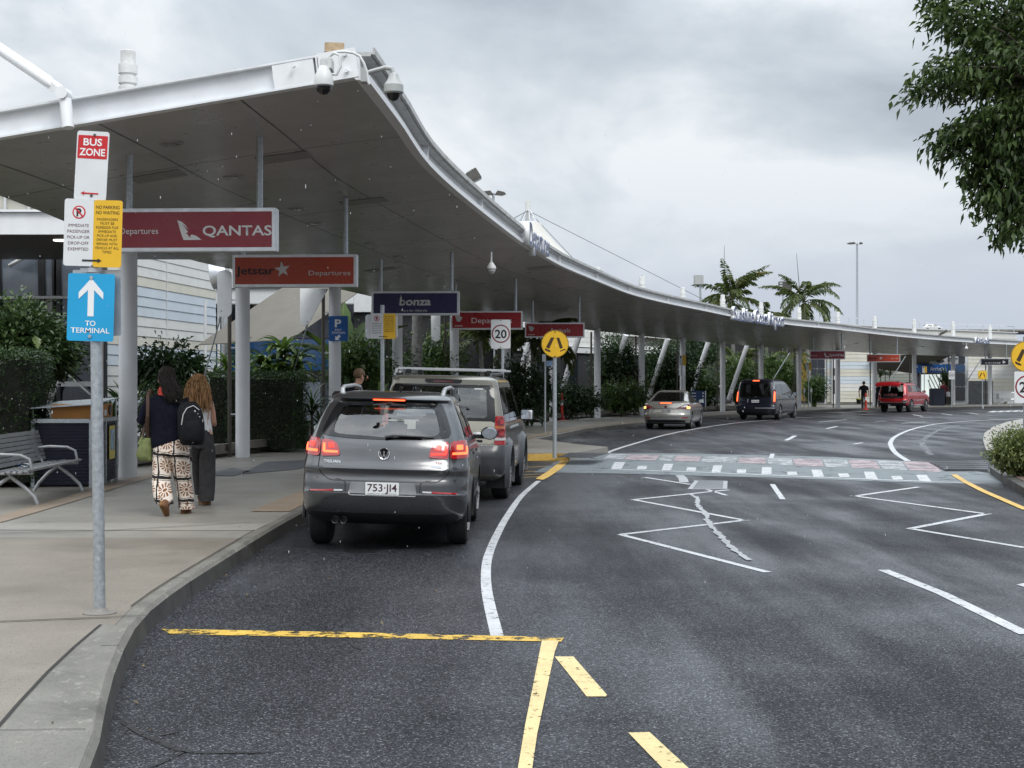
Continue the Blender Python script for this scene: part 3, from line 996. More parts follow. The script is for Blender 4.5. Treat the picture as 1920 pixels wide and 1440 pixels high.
# recessed downlights, and faint soffit shade put in as flush darker patches
M['lens'] = pm('downlight_lens', (0.20,0.20,0.19),0.25, var=0.05)
for px, py in ((318,270),(440,337),(550,385),(595,425),(690,455),(745,480),(800,515),(1032,570),(1250,618),(1606,642),(1730,650)):
 p = soffit_at(px, py)
 mb = MB().lathe([(0.13,0.0),(0.165,-0.012),(0.17,0.02)], p, n=20)
 o = mb.build('downlight', M['soffit'] if False else pm('downlight_trim', (0.33,0.32,0.30),0.4), canopy, True)
 MB().cyl(p + Vector((0,0,-0.010)), p + Vector((0,0,-0.004)),0.118, n=20).build('lens', M['lens'], o, True)
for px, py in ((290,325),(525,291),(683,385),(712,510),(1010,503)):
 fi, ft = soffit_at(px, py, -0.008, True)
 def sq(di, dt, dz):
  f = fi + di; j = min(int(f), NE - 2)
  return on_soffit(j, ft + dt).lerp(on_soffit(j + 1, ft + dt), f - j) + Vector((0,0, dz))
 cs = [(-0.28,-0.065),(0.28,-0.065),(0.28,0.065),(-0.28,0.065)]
 MB().loft([[sq(a, b, -0.012) for a, b in cs], [sq(a, b, 0.002) for a, b in cs]]).build('soffit_shade_patch', pm('soffit_shade_paint', (0.20,0.195,0.18),0.4), canopy, True, smooth=0)
# ---------------------------------------------------------------- columns
col_labels = [
 'white round steel column beside the dark blue bin enclosure',
 'white round steel column in front of the clipped hedge, with brown downpipe on its left',
 'white round steel column carrying the blue pay station sign',
 'white round steel column behind the twin white and yellow parking plates',
 'white round steel column behind the four wheel drive roof, below the red departures sign end',
 'white round steel column behind the white speed limit sign',
 'white round steel column half hidden behind the near yellow crossing sign',
 'white round steel column standing to the right of the red arrivals sign',
 'white round steel column just left of the silver sedan',
 'white round steel column rising behind the silver sedan roof',
 'white round steel column between the silver sedan and the dark van',
 'white round steel column rising behind the dark van roof',
 'white round steel column just right of the dark van, beside the slim parking sign',
 'white round steel column under the far crimson airline sign',
 'white round steel column behind the red car, under the far orange airline sign',
 'white round steel column at the left edge of the arrivals doorway',
 'white round steel column at the right side of the arrivals doorway, behind the far speed limit sign',
 'white round steel column under the black airline sign at the far right']
CAPZ = [7.46,7.4,7.4,7.35,7.35,7.3,7.3,7.25,7.2,7.05,6.95,6.8,6.75,6.65,6.55,6.5,6.45,6.35]
for i, p in enumerate(COLP):
 t = thing('canopy_column', col_labels[i], 'column', p, 0, 'white round columns under the canopy')
 zt = CAPZ[i] * K - PAVE
 r = 0.150
 MB().lathe([(r, -0.02),(r, 3.9 * K),(r, zt - 0.93)], n=26).build('shaft', M['white_col'], t)
 mb = MB().lathe([(r + .002, zt - 0.95),(r + .002, zt - 0.60),(r - .025, zt - 0.585),(r - .025, zt - 0.555),(r + .002, zt - 0.545),(r + .002, zt - 0.435),(r - .025, zt - 0.425),(r - .025, zt - 0.395),(r + .002, zt - 0.385),(r + .002, zt - 0.235),(r - .03, zt - 0.23),(r - .03, zt - 0.012),(r - .045, zt)], n=26)
 mb.build('column_cap', M['cap_white'], t)
 if i not in (0,):
  x = -0.30 if i < 7 else -0.27
  y = 0.12
  mb = MB().cyl((x, y, 0),(x, y, 4.05 * K),0.042, n=10)
  mb.build('downpipe', pm('downpipe_brown', (0.085,0.075,0.06),0.35, metal=0.4) if i == 1 else bpy.data.materials['downpipe_brown'], t)
  mb = MB()
  for zc in (0.9,2.3,3.3):
   mb.box((x / 2, y / 2, zc),(abs(x),0.03,0.03), rz=math.atan2(y, x))
  mb.build('pipe_clip', M['galv'], t)
 else:
  mb = MB().cyl((-0.60,0.5,0),(-0.60,0.5,3.9),0.055, n=10)
  mb.build('downpipe', pm('downpipe_steel', (0.33,0.31,0.27),0.35, metal=0.4), t)
 if i in (1,2,3,4,5):
  gx = -0.62 if i != 1 else -0.40
  zg = 4.2 * K - PAVE
  g = MB().prism(rounded(0.30,1.0,0.13,5, gx, zg - 0.45),0.08,0.12)
  if i == 2:
   g = MB().prism([(gx - 0.25, zg),(gx + 0.45, zg),(gx + 0.3, zg - 0.25),(gx - 0.05, zg - 0.88),(gx - 0.2, zg - 0.92),(gx - 0.25, zg - 0.8)], 0.08,0.12)
  g.build('gusset_plate', M['white_steel'], t, smooth=0)
  mb = MB().cyl((gx - 0.06,0.1, zg - 0.86),(gx - 0.95,0.9,0.45),0.016, n=8)
  mb.cyl((gx - 0.06,0.1, zg - 0.8),(gx - 0.12,0.15, zg - 1.02),0.03, n=8)
  mb.build('stay_rod', M['galv'], t)
 elif 6 <= i <= 11:
  zg = 4.25 * K - PAVE
  mb = MB().tube([(-0.75,0.3, zg),(-1.75,1.2,0.6)], [0.135,0.135], n=16)
  mb.build('strut', M['white_col'], t)
 elif i in (12,15,17):
  MB().cyl((-0.5,0.3,3.5),(-2.6,0.6,0.05),0.035, n=8).build('stay_rod', M['galv'], t)
# ---------------------------------------------------------------- things fixed to the canopy
M['timber'] = pm('weathered_timber', (0.42,0.31,0.19),0.7, var=0.25, scale=14)
tp = P(627,97,15.15 * K)
t = thing('timber_block', 'pale timber block strapped on top of the canopy corner', 'timber block', tp - Vector((0,0,0.08)), R(8))
MB().box((0,0,0.08),(0.20,0.16,0.155)).build('block', M['timber'], t, bevel=0.006)
MB().box((0,0,0.055),(0.215,0.17,0.012)).build('strap', M['steel_dark'], t, bevel=0.002)
M['cam_white'] = pm('camera_white', (0.62,0.63,0.62),0.4, var=0.05)
M['cam_grey'] = pm('camera_grey', (0.40,0.41,0.40),0.4, var=0.05)
c0 = P(607,143,14.2 * K)
t = thing('security_camera', 'white dome security camera hanging on the front beam of the canopy', 'security camera', c0)
MB().lathe([(0.035,0.16),(0.035,0.10),(0.045,0.09),(0.06,0.06),(0.085,0.0),(0.093,-0.05),(0.093,-0.09),(0.08,-0.10)], n=28).build('housing', M['cam_white'], t)
MB().lathe([(0.075,-0.095),(0.074,-0.12),(0.062,-0.150),(0.035,-0.172),(0.0,-0.18)], n=28).build('dome', M['black_gloss'], t)
MB().box((0.03,0.10,0.13),(0.09,0.22,0.11)).build('mount', M['cam_white'], t, bevel=0.006)
MB().tube([(0.02,0.12,0.20),(0.09,0.06,0.24),(0.15,0.03,0.21),(0.16,0.02,0.10),(0.12,0.02,0.02),(0.06,0.04,0.03)], 0.014, n=8).build('cable', M['cam_white'], t)
c1 = P(738,160,14.6 * K)
t = thing('security_camera', 'grey dome security camera on a curved arm beyond the canopy corner', 'security camera', c1)
MB().lathe([(0.02,0.125),(0.045,0.11),(0.06,0.06),(0.085,0.02),(0.098,0.0),(0.098,-0.07),(0.085,-0.085)], n=28).build('housing', M['cam_grey'], t)
MB().lathe([(0.07,-0.08),(0.062,-0.115),(0.04,-0.145),(0.0,-0.155)], n=28).build('dome', M['black_gloss'], t)
MB().tube([(-0.29,0.06,0.13),(-0.18,0.03,0.155),(-0.08,0.0,0.175),(-0.02,0.0,0.165),(0.0,0,0.11)], 0.024, n=12).build('arm', M['cam_grey'], t)
MB().box((-0.30,0.08,0.11),(0.06,0.12,0.14)).build('bracket', M['cam_grey'], t, bevel=0.005)
t = thing('cable', 'loose white cable looping over the canopy corner plate', 'cable', P(640,96,14.5 * K))
MB().tube([P(x, y, 14.45 * K) - P(640,96,14.5 * K) for x, y in ((628,98),(645,97),(662,99),(674,105),(682,118),(688,135),(690,152),(693,158))], 0.013, n=8).build('cable_run', M['cam_white'], t)
fl = P(880,334,27.3 * K)
t = thing('floodlight', 'black floodlight on a bracket above the canopy gutter', 'floodlight', fl)
ml = Matrix.Rotation(R(-26),4, 'Y')
MB().prism([(-0.20,-0.06),(-0.16,0.05),(0.02,0.09),(0.19,0.10),(0.21,-0.10),(0.0,-0.11)], -0.14,0.14, ml).build('housing', M['steel_dark'], t, bevel=0.01)
MB().prism([(0.0,0.086),(-0.02,0.10),(0.10,0.115),(0.19,0.108)], -0.13,0.13, ml).build('visor', M['cam_grey'], t)
MB().tube([(0.06,0,-0.10),(0.08,0,-0.22),(-0.02,0,-0.28),(-0.04,0,-0.36)], 0.014, n=8).build('bracket', M['black'], t)
fl = P(1766,622,92 * K)
t = thing('floodlight', 'small dark floodlight perched on the far canopy edge', 'floodlight', fl)
MB().prism([(-0.22,-0.25),(-0.10,-0.05),(0.05,0.0),(0.26,0.14),(0.32,0.02),(0.1,-0.14)], -0.12,0.12).build('housing', M['steel_dark'], t)
MB().tube([(-0.05,0,-0.1),(-0.12,0,-0.45)], 0.03, n=8).build('bracket', M['cam_grey'], t)
for px, py, Y, lab in ((921,503,29.5, 'round white globe camera hanging from the canopy soffit by the departures letters'),(1812,653,92, 'small white globe camera hanging from the far canopy soffit')):
 c = P(px, py, Y * K)
 t = thing('globe_camera', lab, 'security camera', c)
 MB().lathe([(0.02,0.33),(0.02,0.13),(0.05,0.10),(0.095,0.03),(0.098,-0.01),(0.092,-0.02)], n=24).build('housing', M['cam_white'], t)
 MB().lathe([(0.085,-0.022),(0.082,-0.06),(0.05,-0.105),(0.0,-0.12)], n=24).build('dome', M['cam_grey'], t)
# raised letters along the gutter
M['let_face'] = pm('letter_face_blue', (0.05,0.08,0.20),0.4)
def eave_letters(body, d0, length, hgt, zoff, label, faces=None):
 p, tn, nr = at_eave(d0)
 q_, tn2, nr2 = at_eave(d0 + length)
 ax = (q_ - p).normalized()
 out = Vector((ax.y, -ax.x, 0)).normalized()
 up = out.cross(ax) * -1
 if up.z < 0: up = -up
 base = p + out * 0.30 + UPV * zoff
 t = thing('raised_lettering', label, 'lettering', base)
 m = Matrix((( ax.x, -out.x, up.x, 0),(ax.y, -out.y, up.y, 0),(ax.z, -out.z, up.z, 0),(0,0,0,1)))
 me = text_verts(body, 1.0,0.012,0.0, 'LEFT')
 co = np.array([v.co for v in me.vertices])
 sx = (q_ - p).length / (co[:, 0].max() - co[:, 0].min())
 sz = hgt / 0.73
 bm = bmesh.new(); bm.from_mesh(me)
 for v in bm.verts:
  v.co = m @ Vector((v.co.x * sx, 0, v.co.y * sz))
 f0 = bpy.data.meshes.new('f'); bm.to_mesh(f0)
 r = bmesh.ops.extrude_face_region(bm, geom=list(bm.faces))
 bmesh.ops.translate(bm, verts=[e for e in r['geom'] if isinstance(e, bmesh.types.BMVert)], vec=-out * 0.14)
 bmesh.ops.recalc_face_normals(bm, faces=bm.faces)
 me2 = bpy.data.meshes.new('letters'); bm.to_mesh(me2); bm.free()
 link_mesh('letters', me2, M['white_steel'], t)
 bm = bmesh.new(); bm.from_mesh(f0)
 bmesh.ops.translate(bm, verts=bm.verts, vec=out * 0.006)
 me3 = bpy.data.meshes.new('letter_faces'); bm.to_mesh(me3); bm.free()
 link_mesh('letter_faces', me3, M['let_face'], t)
 bpy.data.meshes.remove(me); bpy.data.meshes.remove(f0)
 mb = MB()
 for zz_ in (0.05, hgt * 0.6):
  mb.beam(-out * 0.16 + up * zz_, ax * (q_ - p).length - out * 0.16 + up * zz_, 0.03,0.03)
 mb.build('rail', M['white_steel'], t, smooth=0)
def d_of(px):
 best, bd = 1e9,0
 d = 0
 while d < EL[-1]:
  p, _, _ = at_eave(d)
  e = abs(960 + F * p.x / p.y - px)
  if e < best: best, bd = e, d
  d += 0.1
 return bd
da = d_of(967)
eave_letters('Departures', da, d_of(1006) - da, 0.52,-0.05, 'white raised letters spelling Departures on the canopy gutter')
da = d_of(1364)
eave_letters('Sunshine Coast Airport', da, d_of(1459) - da, 0.62,-0.16, 'white raised letters of the airport name on the canopy gutter')
da = d_of(1821)
eave_letters('Arrivals', da, d_of(1847) - da, 0.45,-0.05, 'white raised letters spelling Arrivals on the far canopy gutter')
# ================================================================ SIGNS
SIGNS_N = 0
def hanging(px0, py0, px1, py1, Y, face_mat, label, draw, hang=(0.12,0.88), rz=R(-3), zs=4.65):
 """an illuminated box sign on two poles hung under the canopy; face is drawn in local XZ, centre origin"""
 Y *= K
 a, b = P(px0, py1, Y), P(px1, py0, Y)
 w, h = b.x - a.x, b.z - a.z
 c = (a + b) / 2
 t = thing('hanging_sign', label, 'sign', c, rz, 'box signs hung under the canopy')
 MB().box((0,0.10,0),(w, 0.19, h)).build('box_frame', M['alu'], t, bevel=0.008)
 fr = 0.045
 MB().prism([(-w / 2 + fr, -h / 2 + fr),(w / 2 - fr, -h / 2 + fr),(w / 2 - fr, h / 2 - fr),(-w / 2 + fr, h / 2 - fr)], -0.002,0.02).build('face', face_mat, t, smooth=0)
 for f_ in hang:
  x = -w / 2 + w * f_
  wx = Vector((c.x + x * math.cos(rz), c.y, 0))
  best = min(((on_soffit(i, k / 20) - Vector((wx.x, wx.y, 0))).xy.length, on_soffit(i, k / 20).z) for i in range(NE) for k in range(21))
  MB().cyl((x, 0.10, h / 2),(x, 0.10, best[1] - c.z),0.04, n=10).build('hanger', M['galv'], t)
 draw(t, w, h)
 return t
def tail_logo(t, cx, cz, h):
 """slanting tail fin with a leaping animal cut into it"""
 s = h
 fin = [(-0.62,0.5),(-0.40,0.42),(-0.22,0.26),(-0.02,-0.02),(0.62,-0.5),(-0.30,-0.5),(-0.42,-0.2)]
 MB().prism([(cx + x * s, cz + z * s) for x, z in fin], -0.006,-0.002).build('emblem', M['ink_w'], t, smooth=0, tri=True)
 cut = [(-0.36,0.30),(-0.10,0.06),(0.10,-0.10),(0.36,-0.30),(0.12,-0.22),(0.02,-0.30),(0.10,-0.40),(-0.06,-0.30),(-0.10,-0.20),(-0.2,-0.19),(-0.06,-0.10),(-0.14,0.0)]
 MB().prism([(cx + x * s, cz + z * s) for x, z in cut], -0.008,-0.0062).build('emblem_figure', M['q_red'], t, smooth=0, tri=True)
def star(cx, cz, r):
 pts = []
 for k in range(10):
  a = R(90 + 36 * k + 8)
  rr = r if k % 2 == 0 else r * 0.40
  pts.append((cx + rr * math.cos(a), cz + rr * math.sin(a)))
 return pts
def draw_q(t, w, h):
 letters('lettering', [('QANTAS', w * 0.262,-0.01, h * 0.235, w * 0.43,0.018)], M['ink_w'], t, -0.003)
 letters('lettering', [('Departures', -w * 0.475,-0.01, h * 0.15, w * 0.24,0.0, 'LEFT')], M['ink_w'], t, -0.003)
 tail_logo(t, -w * 0.035,-0.005, h * 0.46)
def draw_q_far(t, w, h):
 letters('lettering', [('QANTAS', w * 0.255,-0.01, h * 0.26, w * 0.42,0.02)], M['ink_w'], t, -0.003)
 letters('lettering', [('Arrivals', -w * 0.46,-0.02, h * 0.16, w * 0.17,0.0, 'LEFT')], M['ink_w'], t, -0.003)
 tail_logo(t, -w * 0.02,0.0, h * 0.5)
def draw_j(t, w, h):
 letters('lettering', [('Jetstar', -w * 0.46,0.01, h * 0.25, w * 0.31,0.02, 'LEFT')], M['ink'], t, -0.003)
 MB().prism(star(-w * 0.095,0.02, h * 0.25),-0.008,-0.003).build('emblem', M['ink_grey'], t, smooth=0, tri=True)
 letters('lettering', [('Departures', w * 0.285,-0.035, h * 0.155, w * 0.335,0.0)], M['ink_grey'], t, -0.003)
def draw_j_far(t, w, h):
 letters('lettering', [('Jetstar', -w * 0.44,0.0, h * 0.24, w * 0.28,0.03, 'LEFT')], M['ink'], t, -0.003)
 MB().prism(star(-w * 0.08,0.0, h * 0.24),-0.008,-0.003).build('emblem', M['ink_grey'], t, smooth=0, tri=True)
 letters('lettering', [('Arrivals', w * 0.33,-0.02, h * 0.14, w * 0.22,0.0)], M['ink_grey'], t, -0.003)
def draw_b(t, w, h):
 letters('lettering', [('bonza', w * 0.0,0.045, h * 0.33, w * 0.36,0.03),('Here for Allstralia', w * 0.0,-h * 0.30, h * 0.10, w * 0.30,0.005)], M['ink_grey'], t, -0.003, m=Matrix(((1,0,0.12,0),(0,1,0,0),(0,0,1,0),(0,0,0,1))))
 mb = MB()
 for k in range(3):
  mb.box((-w * 0.125,-0.006,0.035 + k * 0.035 - 0.03),(0.10,0.004,0.012))
 mb.build('emblem', M['b_navy'], t, smooth=0)
 MB().prism([(-w * 0.17,0.07),(-w * 0.165, h * 0.36),(-w * 0.15,0.11)], -0.006,-0.002).build('emblem_flame', M['ink_grey'], t, smooth=0)
def draw_v(word):
 def f(t, w, h):
  e = [(-0.5,0.42),(0.1,0.38),(0.5,0.1),(0.16,-0.42),(-0.22,-0.38)]
  s = h * 0.42
  MB().prism([(-w * 0.39 + x * s, 0.05 + z * s) for x, z in e], -0.006,-0.002).build('emblem', M['ink_grey'], t, smooth=0)
  letters('lettering', [(word, w * 0.09 if word == 'Arrivals' else w * 0.07,0.0, h * 0.30, w * (0.34 if word == 'Arrivals' else 0.56),-0.004)], M['ink_w'], t, -0.003)
  MB().box((-w * 0.39,-0.003,-h * 0.30),(w * 0.11,0.002, h * 0.05)).build('emblem_line', M['ink_grey'], t, smooth=0)
 return f
def draw_nz(t, w, h):
 letters('lettering', [('AIR NEW ZEALAND', -w * 0.08,-0.07, h * 0.16, w * 0.56,0.0)], M['ink_w'], t, -0.003)
 mb = MB()
 for a in range(3):
  mb.prism(circle(0.055,14, w * 0.31 + 0.05 * math.cos(a * 2.1),-0.02 + 0.05 * math.sin(a * 2.1)),-0.006,-0.002)
 mb.build('emblem', M['ink_grey'], t, smooth=0)
hanging(214,390,518,471,17.6, M['q_red'], 'crimson hanging sign with white tail fin emblem, nearest of the hanging signs', draw_q, (0.07,0.89))
hanging(434,477,669,538,23.4, M['j_orange'], 'orange red hanging sign with black word and silver star, above the hedge', draw_j, (0.08,0.905))
hanging(696,546,861,591,33, M['b_navy'], 'navy blue hanging sign with slanted silver word', draw_b, (0.10,0.91))
hanging(845,583,980,618,40.8, M['v_red'], 'bright red hanging sign with the word Departures beside the navy sign', draw_v('Departures'),(0.06,0.90))
hanging(984,605,1096,633,49.2, M['v_red'], 'bright red hanging sign with the word Arrivals behind the round crossing sign', draw_v('Arrivals'),(0.13,0.91), zs=4.7)
hanging(1519,657,1584,674,84, M['q_red'], 'small far crimson hanging sign in front of the cream boarded wall', draw_q_far, (0.1,0.9), rz=R(-14))
hanging(1626,664,1687,679,89, M['j_orange'], 'small far orange red hanging sign above the open red car', draw_j_far, (0.1,0.9), rz=R(-14))
hanging(1840,672,1891,685,104, M['black_gloss'], 'small far black hanging sign at the right by the yellow crossing sign', draw_nz, (0.17,0.9), rz=R(-12))
def plate(t, name, c, w, h, mat, border=None, r=0.02, th=0.004, m=None):
 o = MB().prism(rounded(w, h, r, 4, c[0], c[2]), c[1], c[1] + th).build(name, mat, t, smooth=0)
 return o
def arrow(c, L, hw, dirx=1):
 s = dirx
 return [(c[0] - s * L / 2, c[1] - hw * 0.45),(c[0] + s * (L / 2 - hw * 2.2), c[1] - hw * 0.45),(c[0] + s * (L / 2 - hw * 2.4), c[1] - hw * 1.3),(c[0] + s * L / 2, c[1]),(c[0] + s * (L / 2 - hw * 2.4), c[1] + hw * 1.3),(c[0] + s * (L / 2 - hw * 2.2), c[1] + hw * 0.45),(c[0] - s * L / 2, c[1] + hw * 0.45)]
def no_parking(par, cx, cz, r, y):
 MB().prism(circle(r, 32, cx, cz), y - 0.0012, y).build('emblem_ring', M['sign_red'], par, smooth=0)
 MB().prism(circle(r * 0.80,32, cx, cz), y - 0.0022, y - 0.0011).build('emblem_disc', M['plate_w'], par, smooth=0)
 letters('emblem_letter', [('P', cx, cz, r * 1.15, r * 0.75,0.05)], M['ink'], par, y - 0.0022,0.0008)
 d = r * 0.62
 MB().prism([(cx - d - 0.06 * r, cz + d - 0.06 * r),(cx - d + 0.1 * r, cz + d + 0.1 * r),(cx + d + 0.06 * r, cz - d + 0.06 * r),(cx + d - 0.1 * r, cz - d - 0.1 * r)], y - 0.0042, y - 0.0034).build('emblem_bar', M['sign_red'], par, smooth=0)
def pair_plate(t, w, h, cz, y, left_arrow, detail=True, cx=0.0):
 """white and yellow halves of the parking restriction plate"""
 wl = w * 0.51
 wp = plate(t, 'white_plate', (cx - w / 2 + wl / 2, y, cz), wl, h, M['plate_w'], r=0.018)
 yp = plate(t, 'yellow_plate', (cx + w / 2 - (w - wl) / 2 + 0.002, y - 0.0007, cz - 0.005), w - wl + 0.004, h, M['plate_y'], r=0.018)
 lx, rx = cx - w / 2 + wl / 2, cx + w / 2 - (w - wl) / 2
 no_parking(wp, lx, cz + h * 0.30, w * 0.115, y)
 if detail:
  rows = ['IMMEDIATE', 'PASSENGER', 'PICK-UP OR', 'DROP-OFF', 'EXEMPTED']
  letters('lettering', [(s, lx, cz + h * (0.105 - 0.088 * k), h * 0.048, wl * (0.70 if k not in (1,2) else 0.76),-0.002) for k, s in enumerate(rows)], pm('plate_print', (0.10,0.02,0.03),0.6), wp, y)
  rows = ['PASSENGERS', 'MUST BE', 'KERBSIDE FOR', 'IMMEDIATE', 'PICK-UP AND', 'DRIVER MUST', 'REMAIN WITH', 'VEHICLE AT ALL', 'TIMES']
  wd = [.72, .48, .76, .6, .68, .70, .70, .82, .32]
  letters('lettering', [('NO PARKING', rx, cz + h * 0.385, h * 0.052, wl * 0.80,0.004),('NO WAITING', rx, cz + h * 0.305, h * 0.052, wl * 0.80,0.004)], M['ink'], yp, y - 0.0007)
  letters('lettering', [(s, rx, cz + h * (0.205 - 0.061 * k), h * 0.040, wl * wd[k], -0.004) for k, s in enumerate(rows)], M['ink'], yp, y - 0.0007)
 else:
  letters('lettering', [(s, lx, cz + h * (0.105 - 0.095 * k), h * 0.05, wl * 0.76) for k, s in enumerate(['IMMEDIATE', 'PASSENGER', 'PICK-UP OR', 'DROP-OFF', 'EXEMPTED'])], M['ink'], wp, y)
  letters('lettering', [(s, rx, cz + h * (0.38 - 0.075 * k), h * 0.045, wl * 0.74) for k, s in enumerate(['NO PARKING', 'NO WAITING', 'PASSENGERS', 'MUST BE', 'KERBSIDE FOR', 'IMMEDIATE', 'PICK-UP AND', 'DRIVER MUST', 'REMAIN WITH'])], M['ink'], yp, y - 0.0007)
 MB().prism(arrow((cx, cz - h * 0.415), w * 0.34, h * 0.026,-1 if left_arrow else 1), y - 0.004, y - 0.0015).build('arrow', M['ink'], wp, smooth=0)
 return wp, yp
# ---- the near sign post
base = G(187,1151, PAVE)
Yp = base.y
def L(px, py, dy=0.0):
 return P(px, py, Yp + dy) - base
t = thing('sign_post', 'leaning galvanised post with bus zone, no parking and blue terminal plates on the near kerb', 'sign post', base)
MB().cyl((0,0,-0.05), L(176,252),0.0385, n=24).build('pole', M['galv'], t)
MB().lathe([(0.11,-0.005),(0.11,0.012),(0.06,0.016),(0.042,0.04)], n=20).build('footing', concrete('footing_mortar', (0.16,0.15,0.13),(0.24,0.22,0.2),0.3), t)
c = L(176,313); w = 60 / F * Yp; h = 129 / F * Yp
rot = Matrix.Translation(c) @ Matrix.Rotation(R(3.2),4, 'Y')
o = MB().prism(rounded(w, h, 0.018),-0.050,-0.046, rot).build('bus_zone_plate', M['plate_w'], t, smooth=0)
MB().prism(rounded(w * 0.92, h * 0.335,0.006,3,0, h * 0.27),-0.0515,-0.0500, rot).build('red_panel', M['sign_red'], o, smooth=0)
letters('lettering', [('BUS', 0, h * 0.345, h * 0.105, w * 0.58,0.022),('ZONE', 0, h * 0.200, h * 0.105, w * 0.80,0.022)], M['ink_w'], o, -0.0515,0.001, m=rot)
MB().prism(arrow((-w * 0.02,-h * 0.40), w * 0.55, h * 0.022,-1),-0.0525,-0.0505, rot).build('arrow', M['sign_red'], o, smooth=0)
mb = MB()
for zz_ in (h * 0.445,-h * 0.43):
 mb.cyl(rot @ Vector((0.01,-0.05, zz_)), rot @ Vector((0.01,-0.056, zz_)),0.009, n=10)
mb.build('bolt', M['steel_dark'], o)
c = L(178.5,438); w = 107 / F * Yp; h = 125 / F * Yp
sub = thing('tmp', None, None)   # build the pair in its own frame and fold it into the post
bpy.data.objects.remove(sub)
rot2 = Matrix.Translation(c + Vector((0,-0.058,0))) @ Matrix.Rotation(R(1.5),4, 'Y')
n_before = set(bpy.data.objects.keys())
wp, yp = pair_plate(t, w, h, 0,0.0, False, True)
for nm in set(bpy.data.objects.keys()) - n_before:
 bpy.data.objects[nm].data.transform(rot2)
c = L(174.5,577); w = 87 / F * Yp; h = 126 / F * Yp
rot3 = Matrix.Translation(c) @ Matrix.Rotation(R(1.5),4, 'Y')
o = MB().prism(rounded(w, h, 0.016),-0.052,-0.047, rot3).build('terminal_plate', M['plate_cyan'], t, smooth=0)
ar = [(-0.022,-0.11),(0.022,-0.11),(0.022,0.073),(0.088,0.010),(0.088,0.056),(0.0,0.155),(-0.088,0.056),(-0.088,0.010),(-0.022,0.073)]
ar = [(x * w / 0.335, z * h / 0.47 + h * 0.10) for x, z in ar]
MB().prism(ar, -0.0545,-0.052, rot3).build('arrow', M['ink_w'], o, smooth=0, tri=True)
letters('lettering', [('TO', 0.0,-h * 0.235, h * 0.080, w * 0.225,0.010),('TERMINAL', 0,-h * 0.340, h * 0.080, w * 0.83,0.010)], M['ink_w'], o, -0.0525,0.0012, m=rot3)
mb = MB()
for zz_ in (h * 0.44,-h * 0.43):
 mb.cyl(rot3 @ Vector((0.0,-0.052, zz_)), rot3 @ Vector((0.0,-0.06, zz_)),0.0115, n=12)
mb.build('bolt', M['galv'], o)
MB().prism(rounded(91 / F * Yp, 124 / F * Yp, 0.01),0.044,0.048, Matrix.Translation(L(178,567))).build('back_plate', M['alu'], t, smooth=0)
mb = MB()
cc = L(176.5,507)
mb.lathe([(0.047,-0.014),(0.047,0.014)], cc, n=20)
mb.box(cc + Vector((-0.06,-0.02,0)),(0.05,0.012,0.026))
mb.build('clamp', M['alu'], t)
# ---- second restriction plate behind the cars
b2 = G(718,860, PAVE); b2 = P(717,720,25 * K); b2.z = PAVE
t = thing('sign_post', 'post with white and yellow parking plates beside the four wheel drive', 'sign post', b2)
s2 = F / b2.y
MB().cyl((0,0,0),(0,0, H + (720 - 572) / s2 - PAVE),0.034, n=14).build('pole', M['galv'], t)
pair_plate(t, 46 / s2 * 1.0,47 / s2, H + (720 - 611.5) / s2 - PAVE, -0.05, True, False, cx=1.5 / s2)
plate(t, 'back_plate', (-2 / s2,0.05, H + (720 - 612) / s2 - PAVE),61 / s2,45 / s2, M['alu'], r=0.05)
# ---- 20 speed sign on the build-out
def speed_sign(t, w, h, cz, y, cx=0.0):
 o = plate(t, 'plate', (cx, y, cz), w, h, M['plate_w'], r=w * 0.06)
 MB().prism(circle(w * 0.47,40, cx, cz + h * 0.01), y - 0.002, y).build('red_ring', pm('sign_maroon', (0.22,0.02,0.03),0.5) if 'sign_maroon' not in bpy.data.materials else bpy.data.materials['sign_maroon'], o, smooth=0)
 MB().prism(circle(w * 0.405,40, cx, cz + h * 0.01), y - 0.0036, y - 0.0018).build('disc', M['plate_w'], o, smooth=0)
 letters('lettering', [('20', cx, cz + h * 0.01, w * 0.44, w * 0.60,0.022)], M['ink'], o, y - 0.0036,0.0012)
 mb = MB()
 for q in (0.47,-0.45):
  mb.cyl((cx, y, cz + q * h),(cx, y - 0.006, cz + q * h),0.012, n=8)
 mb.build('bolt', M['ink'], o)
b3 = P(942,720,33.6 * K); b3.z = PAVE
s3 = F / b3.y
t = thing('speed_sign', 'white speed limit sign with red ring reading 20, behind the four wheel drive', 'speed sign', b3)
MB().cyl((0,0,0),(0,0, H + (720 - 600) / s3 - PAVE),0.036, n=14).build('pole', M['galv'], t)
speed_sign(t, 36.5 / s3,54 / s3, H + (720 - 626.5) / s3 - PAVE, -0.05, cx=-3 / s3)
